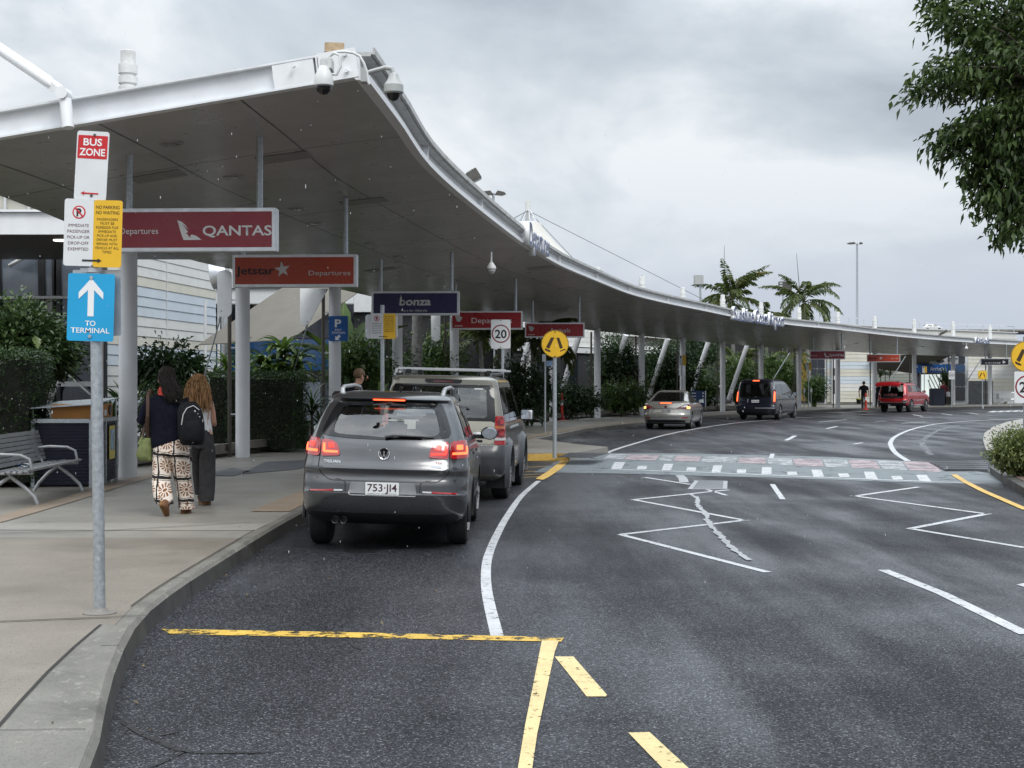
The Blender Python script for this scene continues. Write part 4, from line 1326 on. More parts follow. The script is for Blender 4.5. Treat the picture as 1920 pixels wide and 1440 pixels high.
# ---- pedestrian crossing discs
def crossing_disc(t, r, cz, y, cx=0.0, th=0.004):
 o = MB().prism(circle(r, 44, cx, cz), y, y + th).build('disc', M['plate_y'], t, smooth=0)
 bm_ = MB()
 a = circle(r * 0.985,44, cx, cz); b_ = circle(r * 0.955,44, cx, cz)
 n = 44
 va = [bm_.bm.verts.new((p[0], y - 0.0015, p[1])) for p in a]; vb = [bm_.bm.verts.new((p[0], y - 0.0015, p[1])) for p in b_]
 for k in range(n): bm_._f([va[k], va[(k + 1) % n], vb[(k + 1) % n], vb[k]])
 bm_.build('black_rim', M['ink'], o, smooth=0)
 for sgn in (1,-1):
  leg = [(0.10,0.46),(0.31,0.46),(0.58,-0.28),(0.36,-0.36)] if sgn > 0 else [(-0.04,0.48),(-0.30,0.46),(-0.66,-0.24),(-0.42,-0.36)]
  MB().prism([(cx + x * r, cz + z * r) for x, z in leg], y - 0.002, y).build('emblem_leg', pm('emblem_brown', (0.05,0.025,0.006),0.5) if 'emblem_brown' not in bpy.data.materials else bpy.data.materials['emblem_brown'], o, smooth=0)
  shoe = [(0.36,-0.50),(0.62,-0.38),(0.78,-0.36),(0.76,-0.44),(0.52,-0.50),(0.40,-0.58)] if sgn > 0 else [(-0.74,-0.30),(-0.42,-0.44),(-0.32,-0.52),(-0.34,-0.60),(-0.5,-0.56),(-0.72,-0.46)]
  MB().prism([(cx + x * r, cz + z * r) for x, z in shoe], y - 0.002, y).build('emblem_shoe', bpy.data.materials['emblem_brown'], o, smooth=0, tri=True)
 mb = MB()
 for q in (0.87,-0.9):
  mb.cyl((cx, y, cz + q * r),(cx, y - 0.006, cz + q * r),0.014, n=8)
 mb.build('bolt', M['ink'], o)
b4 = G(1040,859, PAVE)
s4 = F / b4.y
t = thing('crossing_sign', 'round yellow pedestrian crossing sign with walking legs on the near build-out', 'crossing sign', b4)
MB().cyl((0,0,0),(0,0, H + (720 - 640) / s4 - PAVE),0.042, n=14).build('pole', M['galv'], t)
crossing_disc(t, 25.7 / s4, H + (720 - 645) / s4 - PAVE, -0.055, cx=0.5 / s4)
b5 = G(1022,811, PAVE)
s5 = F / b5.y
t = thing('sign_post', 'slim grey post with small blue and white plate behind the yellow crossing sign', 'sign post', b5)
MB().cyl((0,0,0),(0,0, H + (720 - 668) / s5 - PAVE),0.03, n=10).build('pole', M['galv'], t)
plate(t, 'white_plate', (-2 / s5,-0.04, H + (720 - 671) / s5 - PAVE),7 / s5,14 / s5, M['plate_w'])
plate(t, 'blue_plate', (8 / s5,-0.04, H + (720 - 681.5) / s5 - PAVE),11 / s5,10 / s5, pm('pale_blue_plate', (0.30,0.42,0.62),0.4))
# ---- signs at the right edge
b6 = P(1923,720,28.4 * K); b6.z = 0.142
s6 = F / b6.y
t = thing('crossing_sign', 'yellow crossing disc over a white speed plate cut off at the right edge', 'crossing sign', b6)
MB().cyl((0,0.02,0),(0,0.02, H + (720 - 645) / s6),0.042, n=14).build('pole', M['galv'], t)
crossing_disc(t, 29 / s6, H + (720 - 668.5) / s6 - 0.142,-0.045)
speed_sign(t, 46 / s6,59 / s6, H + (720 - 726) / s6 - 0.142,-0.045, cx=0.4 / s6)
# ---- blue pay station sign on the third column
b7 = COLP[2] + Vector((0.14,-0.19,0))
s7 = F / b7.y
cz7 = H + (720 - 616) / s7 - PAVE
t = thing('parking_sign', 'blue pay station sign with white P strapped to a column', 'sign', b7)
t.location = (P(634.5,616, b7.y).x, b7.y, PAVE)
w7, h7 = 36 / s7,47 / s7
plate(t, 'plate', (0,0, cz7), w7, h7, M['plate_blue'], r=0.03)
letters('lettering', [('P', -w7 * 0.02, cz7 + h7 * 0.22, h7 * 0.31, w7 * 0.34,0.03),('PAY', 0, cz7 - h7 * 0.05, h7 * 0.085, w7 * 0.34,0.006),('STATION', 0, cz7 - h7 * 0.165, h7 * 0.09, w7 * 0.68,0.006)], M['ink_w'], t, 0.0)
a_ = [(-0.09,-0.09),(0.05,-0.09),(0.01,-0.05),(0.09,0.03),(0.03,0.09),(-0.05,0.01),(-0.09,0.05)]
MB().prism([(-w7 * 0.02 + x * 0.75, cz7 - h7 * 0.35 + z * 0.75) for x, z in a_], -0.003,0).build('arrow', M['ink_w'], t, smooth=0, tri=True)
mb = MB()
for zz_ in (0.3,-0.3):
 mb.lathe([(0.157,-0.012),(0.157,0.012)], (COLP[2].x - t.location.x, COLP[2].y - t.location.y, cz7 + zz_ * h7), n=24)
mb.build('strap', M['alu'], t)
# ---- far sign posts along the bay
for px, py0, py1, base_y, Y, lab in ((1279,666,685,780,74, 'far parking plates on a post in front of the column behind the silver sedan'),(1516,680,694,768,86, 'far parking plates on a slim post right of the dark van'),(1733,687,699,762,97, 'far parking plates on a post before the arrivals doorway')):
 Y *= K
 b = P(px, 720, Y); b.z = PAVE
 s_ = F / Y
 t = thing('sign_post', lab, 'sign post', b, 0, 'far parking plates on posts')
 MB().cyl((0,0,0),(0,0, H + (720 - py0) / s_ - PAVE),0.03, n=10).build('pole', M['galv'], t)
 hh = (py1 - py0) / s_
 cz = H + (720 - (py0 + py1) / 2) / s_ - PAVE
 plate(t, 'white_plate', (-hh * 0.17,-0.04, cz), hh * 0.36, hh, M['plate_w'])
 plate(t, 'yellow_plate', (hh * 0.2,-0.041, cz), hh * 0.36, hh, M['plate_y'])
 MB().prism(circle(hh * 0.09,14,-hh * 0.16, cz + hh * 0.3),-0.046,-0.0405).build('emblem', M['ink'], t, smooth=0)
 if px == 1279:
  plate(t, 'back_plate', (0,0.05, H + (720 - 692) / s_ - PAVE),12 / s_, 24 / s_, M['alu'])
b = P(1784,720,97 * K); b.z = PAVE
s_ = F / b.y
t = thing('speed_sign', 'small far white speed limit sign reading 20 at the arrivals doorway', 'speed sign', b)
MB().cyl((0,0,0),(0,0, H + (720 - 696) / s_ - PAVE),0.03, n=10).build('pole', M['galv'], t)
speed_sign(t, 11 / s_, 16 / s_, H + (720 - 703) / s_ - PAVE, -0.04)
b = G(1842,766, PAVE)
s_ = F / b.y
t = thing('crossing_sign', 'small far yellow crossing sign on a slim post at the far crossing', 'crossing sign', b)
MB().cyl((0,0,0),(0,0, H + (720 - 700) / s_ - PAVE),0.03, n=10).build('pole', M['galv'], t)
plate(t, 'back_plate', (0,0, H + (720 - 703) / s_ - PAVE),17 / s_, 16 / s_, pm('fluoro_plate', (0.62,0.55,0.12),0.4))
crossing_disc(t, 8.6 / s_, H + (720 - 703) / s_ - PAVE, -0.03)
# ================================================================ CARS
def carpaint(name, col, rough=0.28, metal=0.55, flake=0.04):
 m, nt, b = new_mat(name)
 tcn = nt.nodes.new('ShaderNodeTexCoord')
 n = noise(nt, tcn.outputs['Object'], 1.4,4)
 d = noise(nt, tcn.outputs['Object'], 260,1)
 c = ramp(nt, n * 0.7 + d * 0.3, [(0.3, tuple(x * 0.9 for x in col)),(0.7, tuple(min(x * 1.1,1) for x in col))])
 sp = nt.nodes.new('ShaderNodeSeparateXYZ')
 nt.links.new(tcn.outputs['Object'], sp.inputs[0])
 g = noise(nt, tcn.outputs['Object'], 5,5)
 film = (NS(nt, sp.outputs[2]) * -1.6 + 0.95 + (g - 0.5) * 0.9).clamp() * 0.75
 c = mixc(nt, film * 0.40, c, (0.06,0.055,0.05))
 nt.links.new(c, b.inputs['Base Color'])
 b.inputs['Metallic'].default_value = metal
 nt.links.new(ramp(nt, film + g * 0.2, [(0.1, rough),(0.9,0.6)]), b.inputs['Roughness'])
 b.inputs['Coat Weight'].default_value = 0.9
 b.inputs['Coat Roughness'].default_value = 0.09
 v = nt.nodes.new('ShaderNodeTexVoronoi')
 v.inputs['Scale'].default_value = 75
 nt.links.new(tcn.outputs['Object'], v.inputs['Vector'])
 drop = ramp(nt, v.outputs['Distance'], [(0.10,1.0),(0.30,0.0)])
 bn = nt.nodes.new('ShaderNodeBump')
 bn.inputs['Strength'].default_value = 0.10
 bn.inputs['Distance'].default_value = 0.003
 nt.links.new(drop, bn.inputs['Height'])
 nt.links.new(bn.outputs[0], b.inputs['Normal'])
 return m
M['c_glass'] = glass('car_glass', (0.72,0.77,0.77),1.5,0.02,0.10)
M['c_glass_dark'] = glass('tinted_car_glass', (0.12,0.13,0.14),1.5,0.02,0.06)
M['cabin'] = pm('cabin_lining', (0.055,0.056,0.058),0.8, var=0.2)
M['seat'] = pm('seat_cloth', (0.028,0.028,0.03),0.85, var=0.2)
M['under'] = pm('underbody', (0.012,0.012,0.012),0.8, var=0.2)
M['lamp_red'] = pm('lamp_red', (0.34,0.008,0.012),0.08, var=0.08, coat=1.0)
M['lamp_deep'] = pm('lamp_deep_red', (0.12,0.004,0.006),0.08, var=0.08, coat=1.0)
M['lamp_clear'] = pm('lamp_clear', (0.55,0.55,0.55),0.1, var=0.1, coat=1.0)
M['glow_red'] = emis('brake_glow', (1.0,0.04,0.02),1.1,(0.5,0.01,0.01))
M['glow_hot'] = emis('brake_glow_hot', (1.0,0.12,0.04),1.8,(0.6,0.1,0.02))
M['glow_amber'] = emis('lamp_amber_glow', (1.0,0.42,0.10),2.6,(0.6,0.2,0.05))
M['mirror'] = pm('mirror_glass', (0.72,0.75,0.77),0.04, metal=1.0, var=0.02)
M['plate_car'] = pm('number_plate', (0.72,0.73,0.72),0.4, var=0.03)
M['plate_ink'] = pm('plate_maroon', (0.045,0.012,0.02),0.5)
def pchip(xs, ys, x):
 if x <= xs[0]: return ys[0]
 if x >= xs[-1]: return ys[-1]
 n = len(xs)
 i = next(k for k in range(n - 1) if xs[k + 1] >= x)
 h = [xs[k + 1] - xs[k] for k in range(n - 1)]
 dl = [(ys[k + 1] - ys[k]) / h[k] for k in range(n - 1)]
 def m(k):
  if k == 0: return dl[0]
  if k == n - 1: return dl[-1]
  a, b = dl[k - 1], dl[k]
  return 0.0 if a * b <= 0 else 2 * a * b / (a + b)
 t = (x - xs[i]) / h[i]
 return ((1 + 2 * t) * (1 - t) ** 2) * ys[i] + t * (1 - t) ** 2 * h[i] * m(i) + t * t * (3 - 2 * t) * ys[i + 1] + t * t * (t - 1) * h[i] * m(i + 1)
def car_root(*a, **k):
 t = thing(*a, **k)
 t.scale = (K, K, K)
 return t
class Body:
 """a car body as a stack of plan outlines: columns are z, rear y, front y, half width, rear corner radius"""
 def __init__(s, rows, bow=0.07, rf=0.45):
  s.rows = rows
  s.z = [r[0] for r in rows]
  s.c = [[r[k] for r in rows] for k in range(1,5)]
  s.bow, s.rf = bow, rf
 def at(s, z):
  return [pchip(s.z, c, z) for c in s.c]
 def rear(s, u, z, off=0.0):
  """point at arc length u (signed, from the centre line) round the tail at height z"""
  yr, yf, w, r = s.at(z)
  sg = 1 if u >= 0 else -1
  u = abs(u)
  if u < w - r:
   x, y, nx, ny = u, yr, 0.0,-1.0
  elif u < w - r + r * math.pi / 2:
   a = (u - (w - r)) / r
   x, y, nx, ny = w - r + r * math.sin(a), yr + r * (1 - math.cos(a)), math.sin(a),-math.cos(a)
  else:
   x, y, nx, ny = w, yr + r + (u - (w - r) - r * math.pi / 2),1.0,0.0
  y += s.bow * (min(x, w) / w) ** 2
  nz = 0.0
  if ny < -0.3:
   e = 0.01
   sl = (pchip(s.z, s.c[0], z + e) - pchip(s.z, s.c[0], z - e)) / (2 * e)
   nz = max(min(sl, 1.5),-1.0) * 0.7
  nv = Vector((nx * sg, ny, nz)).normalized() * off
  return Vector((x * sg, y, z)) + nv
 def sidep(s, sg):
  def f(y, z, off=0.0):
   yr, yf, w, r = s.at(z)
   yr2 = yr + s.bow
   if y < yr2 + r:
    t = min((yr2 + r - y) / r, 1)
    x = w - r + r * math.sqrt(max(1 - t * t, 0))
   elif y > yf - s.rf:
    t = min((y - yf + s.rf) / s.rf, 1)
    x = w - s.rf + s.rf * math.sqrt(max(1 - t * t, 0))
   else:
    x = w
   e = 0.01
   sl = (pchip(s.z, s.c[2], z + e) - pchip(s.z, s.c[2], z - e)) / (2 * e)
   nv = Vector((1,0, max(min(-sl, 1),-0.3))).normalized() * off
   return Vector(((x + nv.x) * sg, y, z + nv.z))
  return f
 def front(s, x, z, off=0.0):
  yr, yf, w, r = s.at(z)
  t = min(abs(x) / w, 1)
  return Vector((x, yf + off - 0.25 * t * t, z))
 def mesh(s, cuts, body, inner):
  mb = MB()
  zs = []
  for a, b in zip(s.z, s.z[1:]):
   n = max(1, int(round((b - a) / 0.03)))
   zs += [a + (b - a) * k / n for k in range(n)]
  zs.append(s.z[-1])
  rings = []
  for z in zs:
   yr, yf, w, r = s.at(z)
   rf = min(s.rf, w * 0.9,(yf - yr) * 0.4)
   pts = []
   for k in range(5): pts.append((max(w - r, 0.01) * k / 5, yr))
   for k in range(9):
    a = math.pi / 2 * k / 8
    pts.append((w - r + r * math.sin(a), yr + r * (1 - math.cos(a))))
   y0, y1 = yr + r, yf - rf
   for k in range(1,14): pts.append((w, y0 + (y1 - y0) * k / 14))
   for k in range(9):
    a = math.pi / 2 * k / 8
    pts.append((w - rf + rf * math.cos(a), yf - rf + rf * math.sin(a)))
   for k in range(1,4): pts.append(((w - rf) * (1 - k / 3), yf))
   pts = [(x, y + s.bow * (x / w) ** 2 * max(0,1 - (y - yr) / 1.5)) for x, y in pts]
   full = pts + [(-x, y) for x, y in reversed(pts[1:-1])]
   rings.append([Vector((x, y, z)) for x, y in full])
  mb.loft(rings)
  me = mb.mesh(smooth=32)
  me.materials.append(body); me.materials.append(inner)
  o = bpy.data.objects.new('body', me)
  COL.objects.link(o)
  cs = []
  for cm in cuts:
   cme = cm.mesh(smooth=0)
   cme.materials.append(body); cme.materials.append(inner)
   for p in cme.polygons: p.material_index = 1
   co = bpy.data.objects.new('cut', cme)
   COL.objects.link(co)
   md = o.modifiers.new('b', 'BOOLEAN')
   md.operation = 'DIFFERENCE'; md.solver = 'EXACT'; md.object = co
   cs.append(co)
  bpy.context.view_layer.update()
  dg = bpy.context.evaluated_depsgraph_get()
  res = bpy.data.meshes.new_from_object(o.evaluated_get(dg))
  for c in cs + [o]:
   bpy.data.objects.remove(c)
  res.shade_smooth(); res.set_sharp_from_angle(angle=R(32))
  return res
def loop_pts(pts, n=72, r=0.0):
 """closed polygon resampled to n points with corners softened"""
 P_ = [Vector((p[0], p[1])) for p in pts]
 if r > 0:
  out = []
  m_ = len(P_)
  for i in range(m_):
   a, b, c = P_[i - 1], P_[i], P_[(i + 1) % m_]
   d1, d2 = (a - b),(c - b)
   k = min(r, d1.length * 0.45, d2.length * 0.45)
   p1, p2 = b + d1.normalized() * k, b + d2.normalized() * k
   for j in range(6):
    t = j / 5
    out.append((1 - t) ** 2 * p1 + 2 * t * (1 - t) * b + t * t * p2)
  P_ = out
 L_ = [0]
 for i in range(len(P_)):
  L_.append(L_[-1] + (P_[(i + 1) % len(P_)] - P_[i]).length)
 out = []
 j = 0
 for k in range(n):
  d = L_[-1] * k / n
  while L_[j + 1] < d: j += 1
  t = (d - L_[j]) / max(L_[j + 1] - L_[j], 1e-9)
  out.append(P_[j].lerp(P_[(j + 1) % len(P_)], t))
 return out
def patch(pts, fn, off=0.004, thick=0.01, r=0.0, step=0.06):
 """a polygon in surface coordinates laid on the body"""
 lp = loop_pts(pts, 64, r) if r else [Vector(p) for p in pts]
 bm = bmesh.new()
 bm.faces.new([bm.verts.new((p[0], p[1], 0)) for p in lp])
 for ax in (0,1):
  lo = min(p[ax] for p in lp); hi = max(p[ax] for p in lp)
  k = lo + step
  while k < hi:
   co = [0,0,0]; no = [0,0,0]; co[ax] = k; no[ax] = 1
   bmesh.ops.bisect_plane(bm, geom=bm.verts[:] + bm.edges[:] + bm.faces[:], plane_co=co, plane_no=no)
   k += step
 bmesh.ops.triangulate(bm, faces=[f for f in bm.faces if len(f.verts) > 4])
 flat = {v: (v.co.x, v.co.y) for v in bm.verts}
 for v in bm.verts:
  v.co = fn(flat[v][0], flat[v][1], off)
 if thick:
  top = bm.faces[:]
  bd = [e for e in bm.edges if len(e.link_faces) == 1]
  r_ = bmesh.ops.extrude_edge_only(bm, edges=bd)
  nv = [g for g in r_['geom'] if isinstance(g, bmesh.types.BMVert)]
  for v in nv:
   old = [e.other_vert(v) for e in v.link_edges if e.other_vert(v) in flat]
   if old:
    a, b = flat[old[0]]
    v.co = fn(a, b, off - thick)
 bmesh.ops.recalc_face_normals(bm, faces=bm.faces)
 mb = MB(); mb.bm.free(); mb.bm = bm
 return mb
def ring_patch(outer, inner, fn, off=0.003, r0=0.1, r1=0.1, n=72):
 a, b = loop_pts(outer, n, r0), loop_pts(inner, n, r1)
 def roll(q):
  cx = sum(p.x for p in q) / n; cy = sum(p.y for p in q) / n
  k = min(range(n), key=lambda i: abs(math.atan2(q[i].y - cy, q[i].x - cx) + math.pi / 2))
  return q[k:] + q[:k]
 def area(q): return sum(q[i].x * q[(i + 1) % n].y - q[(i + 1) % n].x * q[i].y for i in range(n))
 if area(a) < 0: a.reverse()
 if area(b) < 0: b.reverse()
 a, b = roll(a), roll(b)
 mb = MB()
 rows = []
 for t in (0,0.34,0.67,1):
  rows.append([mb.bm.verts.new(fn(a[i].x + (b[i].x - a[i].x) * t, a[i].y + (b[i].y - a[i].y) * t, off)) for i in range(n)])
 mb.rings(rows, cap=False)
 return mb
def xprism(pts, x0, x1):
 mb = MB()
 a = [mb.bm.verts.new((x0, p[0], p[1])) for p in pts]; b = [mb.bm.verts.new((x1, p[0], p[1])) for p in pts]
 mb._f(a); mb._f(list(reversed(b)))
 n = len(pts)
 for i in range(n): mb._f([a[i], b[i], b[(i + 1) % n], a[(i + 1) % n]])
 return mb
def xcyl(y, z, r, x0, x1, n=40):
 return xprism([(y + r * math.cos(2 * math.pi * k / n), z + r * math.sin(2 * math.pi * k / n)) for k in range(n)], x0, x1)
def wheel(t, x, y, r, wd, sg, rim_r=0.72, spokes=5):
 """tyre with a spoked rim; x is the outer face"""
 xi = x - sg * wd
 mx = Matrix.Rotation(R(90),4, 'Y') if True else None
 prof = [(r * 0.62,0),(r * 0.90,0.0),(r * 0.97,0.018),(r, 0.05),(r, wd - 0.05),(r * 0.97, wd - 0.018),(r * 0.9, wd),(r * 0.62, wd)]
 mb = MB().lathe(prof, (min(x, xi), y, r), 'X', 44)
 o = mb.build('wheel', M['rubber'], t, smooth=35)
 mb = MB()
 rr = r * rim_r
 mb.lathe([(rr, -0.05),(rr, 0.0),(rr * 0.93,0.0),(rr * 0.92,-0.035)], (x, y, r), m=Matrix.Rotation(R(90) * sg, 4, 'Y'), n=36)
 for k in range(spokes):
  a = 2 * math.pi * k / spokes + 0.3
  ca, sa = math.cos(a), math.sin(a)
  p0 = Vector((x - sg * 0.012, y + ca * rr * 0.12, r + sa * rr * 0.12)); p1 = Vector((x - sg * 0.02, y + ca * rr * 0.95, r + sa * rr * 0.95))
  mb.beam(p0, p1,0.085 * r / 0.36,0.03)
 mb.lathe([(rr * 0.2,-0.02),(rr * 0.2,0.004),(0.0,0.008)], (x - sg * 0.012, y, r), m=Matrix.Rotation(R(90) * sg, 4, 'Y'), n=16)
 mb.build('rim', M['rim'], o, smooth=35)
 MB().lathe([(rr * 0.99,-0.06),(rr * 0.6,-0.055),(0,-0.055)], (x, y, r), m=Matrix.Rotation(R(90) * sg, 4, 'Y'), n=30).build('brake_disc', M['steel_dark'], o)
 return o
def rear_panel(t, name, B, x0, x1, z0, z1, mat, off=0.004, r=0.02, thick=0.012):
 return patch([(x0, z0),(x1, z0),(x1, z1),(x0, z1)], B.rear, off, thick, r).build(name, mat, t)
def number_plate(t, B, cx, cz, body, w=0.36, h=0.13, off=0.012, small=None, mat=None):
 p = B.rear(cx, cz, off)
 o = MB().prism(rounded(w, h, 0.012),-0.006,0.004, Matrix.Translation(p)).build('number_plate', mat or M['plate_car'], t, smooth=0)
 if body is None:      # too far to read: dark strokes only
  for k in range(6):
   x = (-0.40 + 0.15 * k + (0.06 if k > 2 else 0)) * w
   MB().box(p + Vector((x, -0.0065,0)),(w * 0.08,0.002, h * 0.5)).build('plate_character', M['plate_ink'], o, smooth=0)
  return o
 rows = [(body, 0,0.012 if small else 0, h * (0.60 if small else 0.66), w * 0.88,0.012)]
 if small: rows.append((small, 0,-h * 0.40, h * 0.10, w * 0.86,0.0))
 letters('lettering', rows, M['plate_ink'], o, -0.006,0.0012, m=Matrix.Translation(p))
 return o
def headrests(t, spots, back=(0.46,0.55), mat=None):
 for x, y, z in spots:
  mb = MB()
  mb.box((x, y + 0.05, z - back[1] / 2 - 0.10),(back[0], 0.14, back[1]))
  mb.box((x, y, z),(0.26,0.10,0.18))
  mb.build('seat', mat or M['seat'], t, smooth=40, bevel=0.035)
# ---------------------------------------------------------------- grey compact SUV, nearest
def grey_suv():
 paint_ = carpaint('grey_metallic', (0.070,0.072,0.076),0.22,0.65)
 Yb = 14.05
 cx = -1.30
 t = car_root('parked_car', 'dark grey compact four wheel drive with lit brake lamps, nearest car at the kerb', 'car', (cx, Yb, 0), R(-0.8))
 rows = [(0.25,0.26,4.1,0.76,0.30),(0.32,0.10,4.30,0.85,0.28),(0.42,0.03,4.38,0.89,0.27),(0.50,0.01,4.42,0.90,0.27),(0.585,0.0,4.43,0.905,0.27),(0.60,0.018,4.43,0.905,0.27),(0.70,0.03,4.42,0.905,0.27),
   (0.735,0.05,4.40,0.904,0.26),(0.78,0.062,4.36,0.905,0.26),(0.84,0.05,4.30,0.907,0.27),(0.885,0.075,4.2,0.905,0.27),(0.93,0.10,4.02,0.898,0.27),(1.0,0.125,3.7,0.888,0.27),(1.06,0.145,3.35,0.878,0.26),(1.12,0.175,3.12,0.862,0.26),
   (1.16,0.20,3.02,0.845,0.25),(1.30,0.31,2.80,0.795,0.24),(1.44,0.44,2.50,0.735,0.22),(1.53,0.535,2.28,0.695,0.20),(1.565,0.50,2.18,0.675,0.2),(1.59,0.53,2.10,0.655,0.2),(1.62,0.68,2.0,0.60,0.2),(1.645,0.95,1.85,0.48,0.2)]
 B = Body(rows, bow=0.10)
 win_o = [(-0.735,1.175),(-0.40,1.148),(0.0,1.14),(0.40,1.148),(0.735,1.175),(0.645,1.40),(0.575,1.545),(0,1.556),(-0.575,1.545),(-0.645,1.40)]
 win_i = [(-0.60,1.195),(0.0,1.165),(0.60,1.195),(0.545,1.38),(0.505,1.485),(0.0,1.495),(-0.505,1.485),(-0.545,1.38)]
 cuts = []
 lw = loop_pts(win_i, 40,0.09)
 cuts.append(MB().prism([(p.x, p.y) for p in lw], -0.4,4.0))
 sw = [(1.05,1.15),(2.80,1.13),(2.25,1.49),(1.10,1.51)]
 qw = [(0.62,1.19),(0.98,1.16),(1.02,1.49),(0.86,1.49)]
 cuts.append(xprism(sw, -1.2,1.2))
 for y in (0.93,3.53):
  cuts.append(xcyl(y, 0.34,0.385,-1.2,1.2))
 body = B.mesh(cuts, paint_, M['under'])
 link_mesh('body', body, [], t)
 ring_patch(win_o, win_i, B.rear, 0.004,0.09,0.09).build('window_surround', M['black_gloss'], t)
 patch(win_i, B.rear, -0.006,0,0.09).build('rear_window', M['c_glass'], t)
 for sg in (1,-1):
  S = B.sidep(sg)
  ring_patch([(0.56,1.15),(2.92,1.10),(2.25,1.53),(0.82,1.535)], sw, S, 0.003,0.06,0.05).build('window_surround', M['black_gloss'], t)
  patch(qw, S, 0.006,0,0.05).build('quarter_window', M['c_glass_dark'], t)
  patch([(1.05,1.15),(1.80,1.14),(1.75,1.50),(1.10,1.51)], S, -0.004,0,0.03).build('side_window', M['c_glass_dark'], t)
  patch([(1.88,1.14),(2.80,1.13),(2.25,1.49),(1.83,1.50)], S, -0.004,0,0.03).build('side_window', M['c_glass_dark'], t)
  patch([(1.80,1.14),(1.88,1.14),(1.83,1.50),(1.75,1.50)], S, 0.002,0.01).build('door_pillar', M['black_gloss'], t)
  mb = MB().tube([(sg * 0.56,0.86,1.575),(sg * 0.575,0.92,1.655),(sg * 0.58,1.05,1.685),(sg * 0.585,2.0,1.70),(sg * 0.58,2.5,1.68),(sg * 0.57,2.6,1.6)], [0.03,0.026,0.022,0.022,0.022,0.025], n=10)
  mb.build('roof_rail', M['dull_alu'], t)
  mb = MB()
  pts = [Vector((sg * 0.912,0.93 + 0.40 * math.cos(a),0.34 + 0.40 * math.sin(a))) for a in [R(-10 + 200 * k / 24) for k in range(25)]]
  mb.tube(pts, 0.022, n=6)
  mb.build('arch_lip', M['black'], t)
  for yy in (1.02,1.84,2.72):
   patch([(yy, 0.42),(yy + 0.008,0.42),(yy + 0.008,1.13),(yy, 1.13)], S, 0.0015,0,0).build('door_gap', M['black'], t)
  mb = MB()
  for yy in (1.22,2.05):
   q = S(yy, 0.98,0.03)
   mb.box(q, (0.03,0.19,0.03))
  mb.build('door_handle', paint_, t, bevel=0.008)
  c = Vector((sg * 1.055,2.62,1.155))
  o = MB().lathe([(0.0,-0.085),(0.075,-0.07),(0.10,-0.02),(0.095,0.04),(0.06,0.09),(0.0,0.105)], c, m=Matrix.Rotation(R(-90),4, 'X') @ Matrix.Scale(1.08,4,(1,0,0)) @ Matrix.Scale(0.80,4,(0,1,0)), n=24).build('door_mirror', M['black_gloss'], t)
  MB().lathe([(0.088,0),(0.085,0.004),(0.0,0.004)], c + Vector((0,-0.088,0)), m=Matrix.Rotation(R(90),4, 'X') @ Matrix.Scale(1.05,4,(1,0,0)) @ Matrix.Scale(0.78,4,(0,1,0)), n=24).build('mirror_glass', M['mirror'], o)
  MB().box((sg * 0.92,2.66,1.11),(0.16,0.07,0.05)).build('mirror_arm', M['black'], o, bevel=0.01)
 g = loop_pts([(-0.685,1.16),(-0.705,0.98),(-0.715,0.82),(-0.60,0.715),(0.60,0.715),(0.715,0.82),(0.705,0.98),(0.685,1.16),(0.62,1.40),(-0.62,1.40)], 90,0.10)
 mb = MB()
 for k in range(90):
  a, b = g[k], g[(k + 1) % 90]
  if max(a.y, b.y) > 1.16: continue
  d = (b - a).normalized(); nn = Vector((-d.y, d.x)) * 0.0055
  mb.poly([B.rear((a + nn).x, (a + nn).y, 0.0025), B.rear((b + nn).x, (b + nn).y, 0.0025), B.rear((b - nn).x, (b - nn).y, 0.0025), B.rear((a - nn).x, (a - nn).y, 0.0025)])
 mb.build('tailgate_gap', M['black'], t, smooth=0)
 for sg in (1,-1):
  f = lambda u, z, off=0.0, sg=sg: B.rear(u * sg, z, off)
  ot = [(0.705,0.955),(0.99,0.965),(1.04,1.02),(1.05,1.10),(0.99,1.155),(0.705,1.135)]
  it = [(0.475,0.965),(0.69,0.955),(0.69,1.135),(0.56,1.12),(0.50,1.07)]
  o = patch(ot, f, 0.014,0.03,0.04).build('tail_light', M['lamp_red'], t)
  patch([(0.73,0.998),(0.935,1.000),(0.955,1.02),(0.958,1.085),(0.925,1.085),(0.92,1.027),(0.73,1.022)], f, 0.019,0.006).build('light_bar', M['glow_hot'], o)
  patch([(0.775,1.05),(0.86,1.05),(0.86,1.10),(0.775,1.10)], f, 0.019,0.006,0.012).build('light_bar', M['glow_hot'] if sg > 0 else M['glow_red'], o)
  patch([(0.722,0.985),(0.725,0.985),(0.725,1.12),(0.722,1.12)], f, 0.018,0.005).build('light_edge', M['lamp_deep'], o)
  o = patch(it, f, 0.012,0.028,0.035).build('tail_light', M['lamp_red'], t)
  patch([(0.505,0.993),(0.655,0.993),(0.672,1.01),(0.672,1.09),(0.647,1.09),(0.642,1.017),(0.505,1.014)], f, 0.017,0.006).build('light_bar', M['glow_hot'] if sg < 0 else M['glow_red'], o)
  patch([(0.545,1.045),(0.612,1.045),(0.612,1.092),(0.56,1.092)], f, 0.017,0.006,0.01).build('light_bar', M['glow_red'], o)
  patch([(0.53,0.600),(0.80,0.592),(0.80,0.608),(0.53,0.622)], f, 0.006,0.014).build('reflector', M['lamp_red'], t)
  patch([(0.43,0.605),(0.525,0.602),(0.525,0.620),(0.43,0.622)], f, 0.006,0.014).build('reflector_end', M['lamp_clear'], t)
 mb = MB()
 for a, b in (((-0.70,0.735),(-0.46,0.728)),((0.46,0.728),(0.70,0.735))):
  pass
 patch([(-0.42,0.555),(0.42,0.555),(0.36,0.72),(-0.36,0.72)], B.rear, -0.006,0.0,0.02).build('plate_recess', pm('plate_recess_grey', (0.20,0.205,0.21),0.4, metal=0.4), t)
